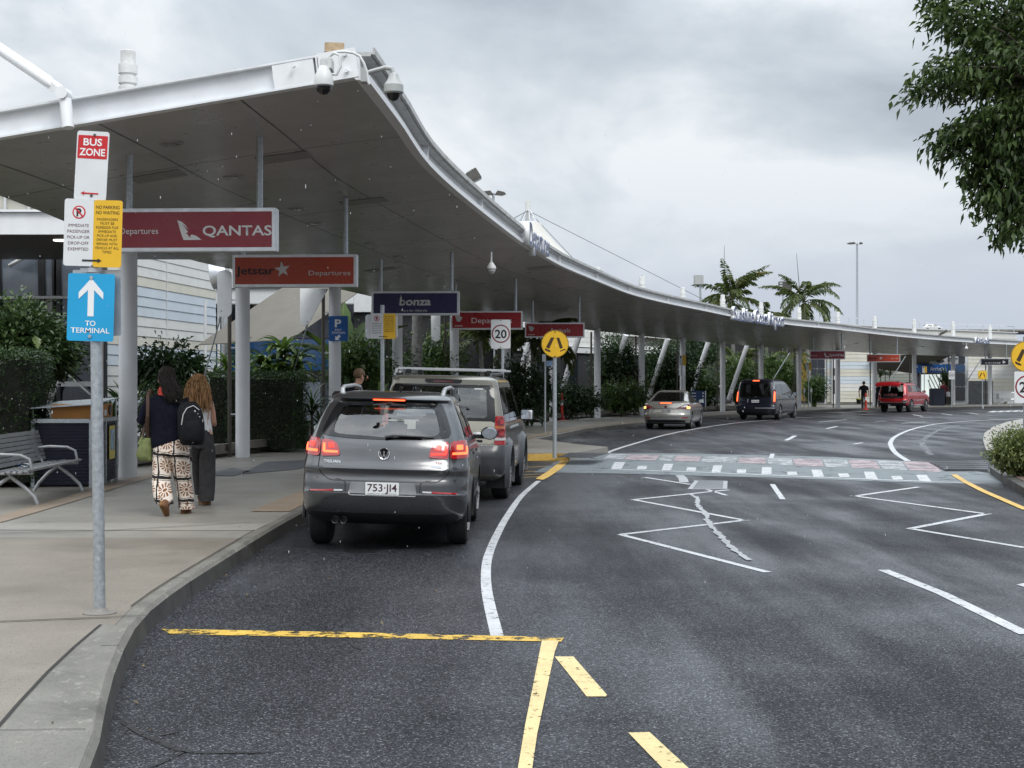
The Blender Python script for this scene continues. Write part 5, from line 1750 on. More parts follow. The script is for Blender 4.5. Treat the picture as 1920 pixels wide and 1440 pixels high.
 patch([(-0.37,0.565),(0.37,0.565),(0.345,0.705),(-0.345,0.705)], B.rear, 0.004,0.02,0.02).build('plate_panel', bpy.data.materials['plate_recess_grey'], t)
 number_plate(t, B, 0.0,0.64, '753·JI4', 0.36,0.132,0.022, 'QUEENSLAND - SUNSHINE STATE')
 ln = []
 for sg in (1,-1):
  mb = MB()
  q = [(0.47,0.575),(0.40,0.60),(0.405,0.70),(0.47,0.727),(0.72,0.735),(0.95,0.735),(1.04,0.74)]
  for a, b in zip(q, q[1:]):
   a, b = Vector(a), Vector(b)
   d = (b - a).normalized(); nn = Vector((-d.y, d.x)) * 0.005
   mb.poly([B.rear(sg * p.x, p.y, 0.003) for p in (a + nn, b + nn, b - nn, a - nn)])
  mb.build('bumper_gap', M['black'], t, smooth=0)
 patch([(-0.80,0.262),(0.80,0.262),(0.86,0.36),(0.80,0.385),(-0.80,0.385),(-0.86,0.36)], B.rear, 0.006,0.02,0.03).build('bumper_skirt', M['black'], t)
 for sg in (1,-1):
  f = lambda u, z, off=0.0, sg=sg: B.rear(u * sg, z, off)
  mb = patch(circle(0.018,16,0.34,0.49), f, 0.004,0.006)
  mb.build('parking_sensor', paint_, t)
 mb = MB()
 for x in (-0.50,-0.41):
  mb.lathe([(0.0,0.05),(0.030,0.05),(0.030,0.0),(0.036,-0.004),(0.038,0.10),(0.028,0.10)], (x, 0.02,0.305), 'Y', 18)
 mb.build('exhaust', M['black'], t)
 bc = B.rear(0,0.995,0.012)
 o = MB().lathe([(0.062,0.0),(0.062,0.012),(0.05,0.013)], bc + Vector((0,0.006,0)), m=Matrix.Rotation(R(96),4, 'X'), n=32).build('badge', M['black_gloss'], t)
 mb = MB()
 mt = Matrix.Translation(bc + Vector((0,-0.007,0))) @ Matrix.Rotation(R(-6),4, 'X')
 rr = [mt @ Vector((0.057 * math.cos(2 * math.pi * k / 32),0,0.057 * math.sin(2 * math.pi * k / 32))) for k in range(33)]
 mb.tube(rr, 0.006, n=8)
 zz = [(-0.046,0.030),(-0.020,-0.046),(0.0,0.002),(0.020,-0.046),(0.046,0.030)]
 for a, b in zip(zz, zz[1:]): mb.beam(mt @ Vector((a[0], -0.002, a[1])), mt @ Vector((b[0], -0.002, b[1])),0.006,0.010)
 vv = [(-0.020,0.050),(0.0,0.008),(0.020,0.050)]
 for a, b in zip(vv, vv[1:]): mb.beam(mt @ Vector((a[0], -0.002, a[1])), mt @ Vector((b[0], -0.002, b[1])),0.006,0.010)
 mb.build('emblem', M['chrome'], o)
 pa = B.rear(-0.56,0.905,0.006)
 letters('lettering', [('TIGUAN', 0,0,0.032,0.18,0.004)], M['chrome'], t, 0,0.004, m=Matrix.Translation(pa) @ Matrix.Rotation(R(-4),4, 'Z') @ Matrix.Rotation(R(-14),4, 'X'))
 pa = B.rear(0.57,0.875,0.006)
 o = MB().prism(rounded(0.11,0.024,0.006),-0.003,0.004, Matrix.Translation(pa) @ Matrix.Rotation(R(4),4, 'Z') @ Matrix.Rotation(R(-14),4, 'X')).build('trim_badge', M['chrome'], t, smooth=0)
 pa = B.rear(0.59,0.915,0.006)
 letters('lettering', [('TDI', 0,0,0.022,0.075,0.0)], M['lamp_red'], t, 0,0.003, m=Matrix.Translation(pa) @ Matrix.Rotation(R(4),4, 'Z') @ Matrix.Rotation(R(-14),4, 'X'))
 o = rear_panel(t, 'brake_light', B, -0.19,0.19,1.548,1.572, M['lamp_deep'], 0.010,0.006,0.03)
 rear_panel(o, 'light_bar', B, -0.178,0.178,1.555,1.564, M['glow_hot'], 0.0135,0.003,0.004)
 mb = MB().tube([B.rear(0.0,1.158,0.02), B.rear(0.10,1.172,0.035), B.rear(0.40,1.168,0.03)], [0.016,0.011,0.008], n=8)
 mb.tube([B.rear(0.05,1.180,0.016), B.rear(0.25,1.176,0.018), B.rear(0.52,1.172,0.014)], 0.009, n=6)
 mb.build('wiper', M['black'], t)
 MB().tube([(0.06,1.2,1.64),(0.06,1.15,1.70)], [0.022,0.006], n=8).build('aerial', M['black'], t)
 for sg in (1,-1):
  wheel(t, sg * 0.885,0.93,0.34,0.225, sg)
  wheel(t, sg * 0.885,3.53,0.34,0.225, sg)
 headrests(t, [(-0.36,1.35,1.26),(0.36,1.35,1.26),(0.0,1.36,1.22),(-0.38,2.15,1.30),(0.38,2.15,1.30)], mat=pm('seat_grey', (0.06,0.062,0.066),0.8))
 rear_panel(t, 'parcel_shelf', B, -0.55,0.55,1.13,1.14, M['cabin'], -0.1,0,0.0)
 t.scale = (0.93, K, K)
 tilt = Matrix.Translation(Vector((0.9,0,0.3))) @ Matrix.Rotation(R(1.5),4, 'Y') @ Matrix.Translation(Vector((-0.9,0,-0.3)))
 done = set()
 def lean(o):
  if o.name.startswith('wheel'): return
  if o.type == 'MESH' and o.data.name not in done:
   o.data.transform(tilt); done.add(o.data.name)
  for c in o.children: lean(c)
 for c in t.children: lean(c)
grey_suv()
# ---------------------------------------------------------------- gold boxy four wheel drive ahead of it
def gold_suv():
 gold = carpaint('gold_metallic', (0.225,0.212,0.175),0.2,0.6)
 flare = pm('grey_cladding', (0.035,0.037,0.042),0.38, var=0.15, coat=0.3)
 ax = Vector((-0.955,21.85 * K, 0))
 yaw = R(-4.6)
 fwd = Vector((-math.sin(yaw), math.cos(yaw),0))
 loc = ax - fwd * 0.98
 t = car_root('parked_car', 'gold and grey boxy four wheel drive with roof bars, ahead of the dark grey car', 'car', loc, yaw)
 rows = [(0.30,0.16,4.5,0.80,0.22),(0.40,0.03,4.68,0.93,0.20),(0.55,0.0,4.75,0.95,0.18),(0.74,0.0,4.78,0.95,0.18),(0.80,0.05,4.78,0.945,0.15),(0.84,0.07,4.78,0.94,0.13),(1.0,0.075,4.72,0.935,0.12),(1.10,0.08,4.50,0.93,0.12),(1.15,0.085,3.9,0.925,0.12),(1.20,0.09,3.55,0.918,0.12),
   (1.30,0.11,3.42,0.90,0.12),(1.55,0.18,3.15,0.845,0.12),(1.72,0.245,2.95,0.805,0.12),(1.80,0.25,2.80,0.775,0.13),(1.835,0.30,2.70,0.73,0.13),(1.86,0.50,2.5,0.62,0.13)]
 B = Body(rows, bow=0.05, rf=0.35)
 wo = [(-0.81,1.17),(0.81,1.17),(0.75,1.725),(-0.75,1.725)]
 wi = [(-0.68,1.24),(0.68,1.24),(0.64,1.68),(-0.64,1.68)]
 cuts = [MB().prism([(p.x, p.y) for p in loop_pts(wi, 40,0.05)], -0.3,4.2)]
 cuts.append(xprism([(1.25,1.22),(3.25,1.20),(2.95,1.70),(1.25,1.70)], -1.3,1.3))
 for y in (0.98,3.86): cuts.append(xcyl(y, 0.38,0.44,-1.3,1.3))
 link_mesh('body', B.mesh(cuts, gold, M['under']), [], t)
 ring_patch(wo, wi, B.rear, 0.004,0.04,0.05).build('window_surround', M['black_gloss'], t)
 patch(wi, B.rear, -0.004,0,0.05).build('rear_window', M['c_glass'], t)
 pq = B.rear(0.53,1.665,0.008)
 MB().box(pq, (0.13,0.002,0.022)).build('window_sticker', M['ink_w'], t, smooth=0)
 for sg in (1,-1):
  S = B.sidep(sg)
  for y0, y1, yt0, yt1 in ((0.32,1.15,0.42,1.12),(1.30,2.15,1.30,2.13),(2.25,3.20,2.22,2.92)):
   patch([(y0,1.225),(y1,1.22),(yt1,1.69),(yt0,1.69)], S, 0.006,0,0.04).build('side_window', M['c_glass_dark'], t)
  patch([(1.15,1.20),(1.30,1.20),(1.30,1.71),(1.12,1.71)], S, 0.004,0.01).build('door_pillar', M['black_gloss'], t)
  patch([(0.22,0.84),(1.5,0.84),(1.5,0.865),(0.22,0.865)], S, 0.004,0.006).build('body_line', M['black'], t)
  patch([(1.35,1.06),(2.9,1.06),(2.9,1.09),(1.35,1.09)], S, 0.010,0.012).build('side_trim', M['alu'], t)
  for yy in (1.22,2.20,3.2):
   patch([(yy, 0.50),(yy + 0.01,0.50),(yy + 0.01,1.21),(yy, 1.21)], S, 0.002,0).build('door_gap', M['black'], t)
  for yy in (0.98,3.86):
   mb = MB()
   rings = []
   for k in range(27):
    a = R(-20 + 220 * k / 26)
    ca, sa = math.cos(a), math.sin(a)
    rings.append([(sg * 0.93, yy + 0.43 * ca, 0.38 + 0.43 * sa),(sg * 1.005, yy + 0.44 * ca, 0.38 + 0.44 * sa),(sg * 1.005, yy + 0.49 * ca, 0.38 + 0.49 * sa),(sg * 0.935, yy + 0.56 * ca, 0.38 + 0.56 * sa)])
   mb.loft(rings)
   mb.build('arch_flare', flare, t, smooth=40)
  MB().box((sg * 0.80,0.50,0.36),(0.30,0.02,0.36)).build('mud_flap', M['black'], t, bevel=0.008)
  f = lambda u, z, off=0.0, sg=sg: B.rear(u * sg, z, off)
  o = patch([(0.80,0.85),(1.02,0.85),(1.02,1.27),(0.80,1.27)], f, 0.012,0.03,0.012).build('tail_light', M['lamp_red'], t)
  for zc in (1.02,1.19):
   patch(circle(0.066,20,0.895, zc), f, 0.016,0.004).build('lamp_ring', M['lamp_deep'], o)
   patch(circle(0.036,16,0.895, zc), f, 0.019,0.004).build('lamp_bowl', M['lamp_red'], o)
  patch([(0.80,1.09),(1.02,1.09),(1.02,1.125),(0.80,1.125)], f, 0.0155,0.004).build('indicator', pm('lamp_amber', (0.42,0.10,0.012),0.1, coat=1) if 'lamp_amber' not in bpy.data.materials else bpy.data.materials['lamp_amber'], o)
  patch([(0.80,0.915),(1.02,0.915),(1.02,0.955),(0.80,0.955)], f, 0.0155,0.004).build('reverse_lamp', M['lamp_clear'], o)
  c = Vector((sg * 1.06,3.12,1.24))
  o = MB().box(c, (0.22,0.10,0.19)).build('door_mirror', M['black'], t, bevel=0.03)
  MB().box(c + Vector((0,-0.053,0)),(0.185,0.006,0.15)).build('mirror_glass', M['mirror'], o, bevel=0.002)
  MB().box((sg * 0.95,3.14,1.18),(0.14,0.06,0.05)).build('mirror_arm', M['black'], o)
  MB().tube([(sg * 0.66,0.55,1.83),(sg * 0.67,0.65,1.885),(sg * 0.67,2.55,1.905),(sg * 0.66,2.7,1.83)], 0.025, n=8).build('roof_rail', M['black'], t)
 patch([(-0.79,0.86),(0.79,0.86),(0.79,1.19),(-0.79,1.19)], B.rear, 0.006,0.012,0.02).build('tailgate_panel', carpaint('pale_gold', (0.50,0.47,0.39),0.3,0.35), t)
 patch([(-0.70,0.98),(0.62,0.98),(0.62,1.03),(-0.70,1.03)], B.rear, 0.012,0.01,0.01).build('gate_trim', M['chrome'], t)
 pq = B.rear(0.55,0.90,0.008)
 MB().box(pq, (0.14,0.006,0.035)).build('gate_badge', M['ink'], t, smooth=0)
 patch([(-1.06,0.42),(1.06,0.42),(1.10,0.76),(1.05,0.835),(-1.05,0.835),(-1.10,0.76)], B.rear, 0.012,0.03,0.04).build('bumper', flare, t)
 o = patch([(-0.26,1.742),(0.26,1.742),(0.29,1.80),(-0.29,1.80)], B.rear, 0.016,0.03,0.03).build('brake_light', M['black_gloss'], t)
 patch([(-0.15,1.758),(0.15,1.758),(0.15,1.778),(-0.15,1.778)], B.rear, 0.020,0.004).build('light_bar', M['lamp_deep'], o)
 for yy, L_, dx in ((0.85,1.66,0.05),(2.1,1.60,0.05)):
  mb = MB().box((dx, yy, 1.955),(L_, 0.05,0.035))
  mb.build('roof_bar', M['alu'], t, bevel=0.006)
  mb = MB()
  for sg in (1,-1): mb.box((sg * 0.62, yy, 1.915),(0.09,0.08,0.06))
  mb.build('bar_clamp', M['black'], t, bevel=0.01)
 mb = MB()
 for k, (x, z) in enumerate(((-0.79,1.90),(-0.79,1.935),(-0.74,1.90),(-0.72,1.95),(-0.83,1.865))):
  mb.cyl((x, 0.7 + 0.03 * k, z),(x, 2.5, z),0.02, n=8)
 mb.build('roof_poles', M['alu'], t)
 wheel(t, 0.955,0.98,0.38,0.25,1); wheel(t, -0.955,0.98,0.38,0.25,-1)
 wheel(t, 0.955,3.86,0.38,0.25,1); wheel(t, -0.955,3.86,0.38,0.25,-1)
 mb = MB()
 hinge = Vector((-0.90,3.05,0))
 dr = Matrix.Translation(hinge) @ Matrix.Rotation(R(-62),4, 'Z')
 mb.prism(rounded(0.02,0.02,0.002),0,0.001)
 mb = MB()
 fr = [(-0.02,1.22),(-0.02,1.55),(0.10,1.70),(0.62,1.74),(0.92,1.72),(0.98,1.22)]
 m3 = dr @ Matrix.Rotation(R(180),4, 'Z')
 mb.tube([m3 @ Vector((x, 0, z)) for x, z in fr], 0.030, n=8)
 mb.build('door_frame', M['black'], t)
 MB().prism([(-0.02,0.55),(-0.02,1.22),(0.98,1.22),(0.98,0.55)], -0.04,0.04, m3).build('door', gold, t, bevel=0.01)
 headrests(t, [(-0.40,1.55,1.33),(0.40,1.55,1.33),(-0.42,2.5,1.36),(0.42,2.5,1.36)], mat=pm('seat_taupe', (0.10,0.095,0.085),0.8))
 tilt = Matrix.Translation(Vector((0.9,0,0.3))) @ Matrix.Rotation(R(1.4),4, 'Y') @ Matrix.Translation(Vector((-0.9,0,-0.3)))
 def lean(o):
  if o.name.startswith('wheel'): return
  if o.type == 'MESH': o.data.transform(tilt)
  for c in o.children: lean(c)
 for c in t.children: lean(c)
gold_suv()
# ---------------------------------------------------------------- silver sedan
def sedan():
 silver = carpaint('silver_metallic', (0.40,0.39,0.355),0.25,0.6)
 yaw = R(-14.8)
 fwd = Vector((-math.sin(yaw), math.cos(yaw),0))
 loc = Vector((6.18 * K, 55.45 * K, 0)) - fwd * 1.02
 t = car_root('parked_car', 'silver sedan with glowing tail lamps parked beyond the crossing', 'car', loc, yaw)
 rows = [(0.20,0.25,4.5,0.78,0.3),(0.28,0.08,4.68,0.86,0.3),(0.42,0.02,4.76,0.89,0.3),(0.56,0.0,4.78,0.90,0.3),(0.60,0.02,4.78,0.90,0.3),(0.72,0.05,4.74,0.90,0.3),(0.86,0.07,4.55,0.895,0.3),(0.94,0.09,4.2,0.885,0.3),(1.0,0.10,3.75,0.86,0.3),(1.03,0.16,3.5,0.83,0.3),(1.06,0.36,3.4,0.80,0.3),
   (1.12,0.55,3.25,0.765,0.28),(1.25,0.92,2.95,0.70,0.25),(1.38,1.32,2.62,0.635,0.22),(1.45,1.58,2.42,0.59,0.2),(1.48,1.80,2.3,0.52,0.2),(1.50,2.0,2.2,0.42,0.1)]
 B = Body(rows, bow=0.14, rf=0.5)
 wi = [(-0.60,1.10),(0.60,1.10),(0.47,1.40),(-0.47,1.40)]
 wo = [(-0.66,1.075),(0.66,1.075),(0.50,1.425),(-0.50,1.425)]
 cuts = [MB().prism([(p.x, p.y) for p in loop_pts(wi, 32,0.05)], -0.3,4.0), xprism([(1.25,1.04),(3.1,1.02),(2.5,1.38),(1.55,1.40)], -1.2,1.2)]
 for y in (1.02,3.87): cuts.append(xcyl(y, 0.32,0.365,-1.2,1.2))
 link_mesh('body', B.mesh(cuts, silver, M['under']), [], t)
 ring_patch(wo, wi, B.rear, 0.004,0.05,0.05).build('window_surround', M['black_gloss'], t)
 patch(wi, B.rear, -0.004,0,0.05).build('rear_window', M['c_glass_dark'], t)
 for sg in (1,-1):
  S = B.sidep(sg)
  f = lambda u, z, off=0.0, sg=sg: B.rear(u * sg, z, off)
  ring_patch([(0.95,1.02),(3.2,0.99),(2.5,1.41),(1.5,1.43)], [(1.2,1.045),(3.1,1.02),(2.48,1.385),(1.55,1.40)], S, 0.004,0.05,0.05).build('window_surround', M['chrome'], t)
  patch([(1.25,1.04),(2.1,1.03),(2.05,1.39),(1.55,1.40)], S, 0.004,0,0.03).build('side_window', M['c_glass_dark'], t)
  patch([(2.16,1.03),(3.08,1.02),(2.48,1.38),(2.11,1.39)], S, 0.004,0,0.03).build('side_window', M['c_glass_dark'], t)
  o = patch([(0.40,0.80),(0.55,0.80),(1.0,0.77),(1.10,0.80),(1.06,0.90),(0.90,0.97),(0.70,0.955)], f, 0.014,0.03,0.03).build('tail_light', M['lamp_deep'], t)
  patch([(0.80,0.80),(0.97,0.79),(0.97,0.87),(0.80,0.88)], f, 0.019,0.006,0.02).build('light_bar', M['glow_amber'], o)
  patch([(0.56,0.85),(0.78,0.86),(0.86,0.93),(0.72,0.935)], f, 0.018,0.005,0.02).build('reverse_lamp', M['lamp_clear'] if sg > 0 else M['lamp_red'], o)
  patch([(0.60,0.43),(0.86,0.45),(0.86,0.48),(0.60,0.46)], f, 0.008,0.01).build('reflector', M['lamp_red'], t)
  c = Vector((sg * 1.0,3.05,1.06))
  o = MB().box(c, (0.20,0.10,0.13)).build('door_mirror', silver, t, bevel=0.03)
  MB().box(c + Vector((0,-0.053,0)),(0.165,0.006,0.10)).build('mirror_glass', M['mirror'], o)
  for yy in (1.45,2.12,3.15):
   patch([(yy, 0.35),(yy + 0.012,0.35),(yy + 0.012,1.02),(yy, 1.02)], S, 0.002,0).build('door_gap', M['black'], t)
  wheel(t, sg * 0.885,1.02,0.325,0.225, sg, 0.76); wheel(t, sg * 0.885,3.87,0.325,0.225, sg, 0.76)
 o = rear_panel(t, 'brake_light', B, -0.26,0.26,0.985,1.025, M['lamp_red'], 0.012,0.01,0.02)
 rear_panel(o, 'light_bar', B, -0.22,0.22,0.99,1.02, M['glow_hot'], 0.016,0.006,0.004)
 patch([(-0.50,0.655),(0.50,0.655),(0.42,0.775),(-0.42,0.775)], B.rear, 0.004,0.01,0.02).build('plate_recess', pm('plate_recess_silver', (0.52,0.50,0.45),0.35, metal=0.4), t)
 patch([(-0.45,0.775),(0.45,0.775),(0.44,0.795),(-0.44,0.795)], B.rear, 0.010,0.012).build('gate_trim', M['black'], t)
 number_plate(t, B, 0.02,0.71, None, 0.36,0.115,0.014, mat=pm('plate_shaded', (0.45,0.46,0.47),0.4))
 patch([(-1.0,0.575),(1.0,0.575),(1.0,0.605),(-1.0,0.605)], B.rear, 0.012,0.02,0.01).build('bumper_line', silver, t)
 patch([(-0.60,0.385),(0.60,0.385),(0.60,0.43),(-0.60,0.43)], B.rear, 0.008,0.015,0.01).build('bumper_trim', M['alu'], t)
 patch([(-0.70,0.24),(0.70,0.24),(0.78,0.36),(-0.78,0.36)], B.rear, 0.006,0.015,0.03).build('bumper_skirt', M['black'], t)
 mb = MB()
 mb.prism(circle(0.05,20),-0.004,0.004, Matrix.Translation(B.rear(0,0.87,0.008)))
 mb.build('badge', M['lamp_deep'], t)
sedan()
# ---------------------------------------------------------------- dark people mover
def van():
 navy = carpaint('midnight_blue', (0.012,0.015,0.026),0.2,0.35)
 yaw = R(-24)
 fwd = Vector((-math.sin(yaw), math.cos(yaw),0))
 loc = Vector((12.28 * K, 69.76 * K, 0)) - fwd * 1.1
 t = car_root('parked_car', 'dark blue people mover with tall glowing tail lamps and open side door', 'van', loc, yaw)
 rows = [(0.22,0.2,5.0,0.85,0.25),(0.35,0.04,5.15,0.96,0.22),(0.55,0.0,5.23,0.99,0.2),(0.66,0.0,5.24,0.995,0.2),(0.70,0.04,5.22,0.995,0.2),(0.95,0.07,5.05,0.995,0.2),(1.10,0.09,4.72,0.985,0.2),(1.25,0.12,4.42,0.965,0.2),(1.50,0.18,3.95,0.92,0.18),(1.72,0.25,3.50,0.87,0.16),(1.85,0.28,3.15,0.82,0.15),(1.92,0.25,2.9,0.775,0.15),(1.96,0.35,2.7,0.70,0.15),(1.99,0.7,2.4,0.55,0.15)]
 B = Body(rows, bow=0.05, rf=0.5)
 wi = [(-0.72,1.13),(0.72,1.13),(0.66,1.76),(-0.66,1.76)]
 wo = [(-0.80,1.08),(0.80,1.08),(0.72,1.82),(-0.72,1.82)]
 cuts = [MB().prism([(p.x, p.y) for p in loop_pts(wi, 32,0.05)], -0.3,5.0), xprism([(0.9,1.10),(4.1,1.06),(3.4,1.72),(0.95,1.74)], -1.3,1.3)]
 for y in (1.1,4.37): cuts.append(xcyl(y, 0.36,0.42,-1.3,1.3))
 link_mesh('body', B.mesh(cuts, navy, M['under']), [], t)
 ring_patch(wo, wi, B.rear, 0.004,0.05,0.05).build('window_surround', M['black_gloss'], t)
 patch([(-0.72,1.13),(0.72,1.13),(0.66,1.76),(-0.66,1.76)], B.rear, -0.004,0,0.05).build('rear_window', M['c_glass_dark'], t)
 for sg in (1,-1):
  S = B.sidep(sg)
  f = lambda u, z, off=0.0, sg=sg: B.rear(u * sg, z, off)
  for y0, y1, a, b in ((0.55,1.62,0.62,1.60),(1.72,2.95,1.70,2.90),(3.05,4.15,3.0,3.42)):
   patch([(y0,1.10),(y1,1.07),(b, 1.73),(a, 1.74)], S, 0.005,0,0.05).build('side_window', M['c_glass'] if sg > 0 else M['c_glass_dark'], t)
  for y0 in (1.62,2.94):
   patch([(y0,1.08),(y0 + 0.11,1.08),(y0 + 0.09,1.75),(y0 - 0.02,1.75)], S, 0.004,0.01).build('door_pillar', M['black_gloss'], t)
  o = patch([(0.85,0.78),(0.99,0.80),(0.98,1.42),(0.86,1.52)], f, 0.014,0.03,0.03).build('tail_light', M['lamp_deep'], t)
  patch([(0.875,0.90),(0.965,0.90),(0.955,1.34),(0.885,1.40)], f, 0.019,0.006,0.02).build('light_bar', M['glow_hot'], o)
  patch([(0.858,1.45),(0.905,1.42),(0.875,1.84),(0.845,1.84)], f, 0.010,0.01).build('pillar_trim', M['alu'], t)
  c = Vector((sg * 1.12,3.75,1.24))
  o = MB().box(c, (0.20,0.12,0.20)).build('door_mirror', navy, t, bevel=0.03)
  MB().box(c + Vector((0,-0.063,0)),(0.165,0.006,0.16)).build('mirror_glass', M['mirror'], o)
  for yy in (1.62,2.98):
   patch([(yy, 0.35),(yy + 0.012,0.35),(yy + 0.012,1.08),(yy, 1.08)], S, 0.002,0).build('door_gap', M['black'], t)
  wheel(t, sg * 0.985,1.1,0.36,0.235, sg, 0.76); wheel(t, sg * 0.985,4.37,0.36,0.235, sg, 0.76)
 MB().prism([(0,0.35),(1.25,0.35),(1.25,1.70),(0,1.72)], -0.03,0.03, Matrix.Translation(Vector((-1.10,0.9,0))) @ Matrix.Rotation(R(90),4, 'Z')).build('sliding_door', navy, t, bevel=0.02)
 o = rear_panel(t, 'brake_light', B, -0.19,0.19,1.885,1.935, M['lamp_deep'], 0.012,0.01,0.02)
 rear_panel(o, 'light_bar', B, -0.165,0.165,1.893,1.927, M['glow_hot'], 0.016,0.006,0.004)
 number_plate(t, B, 0.0,0.91, None, 0.37,0.13,0.014)
 MB().prism([(-0.10,-0.03),(-0.02,0.02),(0.02,-0.01),(0.10,0.05),(0.12,0.02),(0.03,-0.05),(-0.02,-0.01),(-0.08,-0.05)], -0.004,0.0, Matrix.Translation(B.rear(0,1.12,0.01))).build('badge', M['chrome'], t, smooth=0, tri=True)
 rear_panel(t, 'handle_trim', B, -0.40,-0.35,0.86,1.02, M['alu'], 0.012,0.01)
 patch([(0.0,0.565),(1.0,0.565),(1.0,0.60),(0.0,0.60)], B.rear, 0.008,0.015).build('bumper_trim', M['alu'], t)
 patch([(-0.80,0.24),(0.80,0.24),(0.90,0.42),(-0.90,0.42)], B.rear, 0.006,0.015,0.03).build('bumper_skirt', M['black'], t)
 headrests(t, [(-0.45,1.5,1.30),(0.45,1.5,1.30),(0.45,2.6,1.30),(-0.45,2.6,1.30)])
van()
# ---------------------------------------------------------------- red off-roader with raised tailgate
def red_suv():
 red = carpaint('sunset_red', (0.44,0.016,0.022),0.22,0.3)
 yaw = R(-34)
 fwd = Vector((-math.sin(yaw), math.cos(yaw),0))
 loc = Vector((24.06 * K, 88.3 * K, 0)) - fwd * 1.05
 t = car_root('parked_car', 'red four wheel drive with its tailgate raised and boot open', 'car', loc, yaw)
 rows = [(0.38,0.2,4.6,0.82,0.25),(0.48,0.03,4.78,0.90,0.22),(0.62,0.0,4.85,0.925,0.22),(0.76,0.0,4.86,0.93,0.22),(0.82,0.07,4.85,0.93,0.2),(1.0,0.09,4.75,0.925,0.2),(1.12,0.11,4.3,0.915,0.2),(1.20,0.14,3.7,0.90,0.2),(1.28,0.17,3.48,0.885,0.2),(1.5,0.27,3.12,0.83,0.18),(1.70,0.40,2.72,0.765,0.16),(1.77,0.44,2.5,0.72,0.16),(1.81,0.55,2.35,0.64,0.16),(1.835,0.8,2.1,0.5,0.16)]
 B = Body(rows, bow=0.06, rf=0.45)
 op = [(-0.70,0.86),(0.70,0.86),(0.74,1.05),(0.70,1.30),(0.63,1.68),(-0.63,1.68),(-0.70,1.30),(-0.74,1.05)]
 cuts = [MB().prism([(p.x, p.y) for p in loop_pts(op, 36,0.08)], -0.3,1.55), xprism([(1.45,1.26),(3.2,1.25),(2.7,1.68),(1.45,1.70)], -1.3,1.3)]
 cuts.append(MB().prism(rounded(1.24,0.40,0.06,4,0,1.47),1.5,4.0))
 for y in (1.05,3.9): cuts.append(xcyl(y, 0.39,0.44,-1.3,1.3))
 link_mesh('body', B.mesh(cuts, red, M['under']), [], t)
 for sg in (1,-1):
  S = B.sidep(sg)
  f = lambda u, z, off=0.0, sg=sg: B.rear(u * sg, z, off)
  for y0, y1, a, b in ((0.55,1.35,0.66,1.33),(1.45,2.25,1.45,2.22),(2.32,3.2,2.30,2.70)):
   patch([(y0,1.27),(y1,1.26),(b, 1.68),(a, 1.69)], S, 0.005,0,0.05).build('side_window', M['c_glass'], t)
  o = patch([(0.70,1.0),(1.15,1.02),(1.18,1.12),(0.98,1.20),(0.72,1.16)], f, 0.014,0.03,0.03).build('tail_light', M['lamp_red'], t)
  patch([(0.73,1.10),(0.86,1.11),(0.86,1.15),(0.73,1.14)], f, 0.019,0.006).build('reverse_lamp', M['lamp_clear'], o)
  patch([(0.62,0.60),(0.95,0.60),(1.0,0.66),(0.97,0.74),(0.70,0.74)], f, 0.012,0.02,0.02).build('bumper_insert', M['chrome'], t)
  patch([(0.68,0.635),(0.93,0.635),(0.92,0.705),(0.72,0.705)], f, 0.017,0.01,0.01).build('bumper_vent', M['black'], t)
  patch([(1.5,0.72),(3.3,0.72),(3.3,0.775),(1.5,0.765)], S, 0.012,0.015,0.02).build('side_trim', M['chrome'], t)
  MB().box((sg * 0.93,2.45,0.42),(0.14,1.5,0.05)).build('side_step', M['alu'], t, bevel=0.01)
  c = Vector((sg * 1.05,3.1,1.26))
  o = MB().box(c, (0.22,0.12,0.17)).build('door_mirror', red, t, bevel=0.03)
  MB().box(c + Vector((0,-0.063,0)),(0.18,0.006,0.13)).build('mirror_glass', M['mirror'], o)
  for yy in (1.40,2.28,3.25):
   patch([(yy, 0.55),(yy + 0.012,0.55),(yy + 0.012,1.25),(yy, 1.25)], S, 0.002,0).build('door_gap', M['black'], t)
  wheel(t, sg * 0.93,1.05,0.39,0.26, sg, 0.68,6); wheel(t, sg * 0.93,3.9,0.39,0.26, sg, 0.68,6)
 patch([(-0.62,0.60),(0.62,0.60),(0.62,0.63),(-0.62,0.63)], B.rear, 0.012,0.02).build('bumper_bar', M['chrome'], t)
 patch([(-0.85,0.40),(0.85,0.40),(0.92,0.58),(-0.92,0.58)], B.rear, 0.008,0.02,0.03).build('bumper_skirt', M['black'], t)
 MB().box((-0.1,-0.08,0.44),(0.08,0.22,0.08)).build('tow_bar', M['galv'], t)
 mb = MB()
 prof = [(0.50,1.80),(0.28,1.86),(-0.05,1.91),(-0.38,1.90),(-0.58,1.82),(-0.64,1.70)]
 A = []
 for y, z in prof:
  w = 0.66 + 0.12 * min((0.5 - y) / 1.1,1)
  A.append([(x * w, y, z - 0.05 * abs(x) ** 2.5) for x in (-1,-.8,-.5,0, .5, .8,1)])
 inner = [[(x * 0.96, y + 0.01, z - 0.075) for x, y, z in r] for r in A]
 rings = [a + list(reversed(b)) for a, b in zip(A, inner)]
 mb.loft(rings)
 o = mb.build('tailgate', red, t, smooth=50)
 MB().loft([[(x * 0.8, y, z - 0.085) for x, y, z in r] + [(x * 0.8, y, z - 0.095) for x, y, z in reversed(r)] for r in A[1:5]]).build('tailgate_lining', M['cabin'], o)
 MB().box((0.55,-0.40,1.90),(0.16,0.10,0.02)).build('tailgate_lamp', M['chrome'], o)
 for sg in (1,-1):
  MB().cyl((sg * 0.66,0.25,1.35),(sg * 0.68,-0.15,1.80),0.015, n=6).build('gas_strut', M['black'], t)
 MB().box((-0.05,0.75,0.93),(1.2,0.8,0.10)).build('boot_floor', M['cabin'], t)
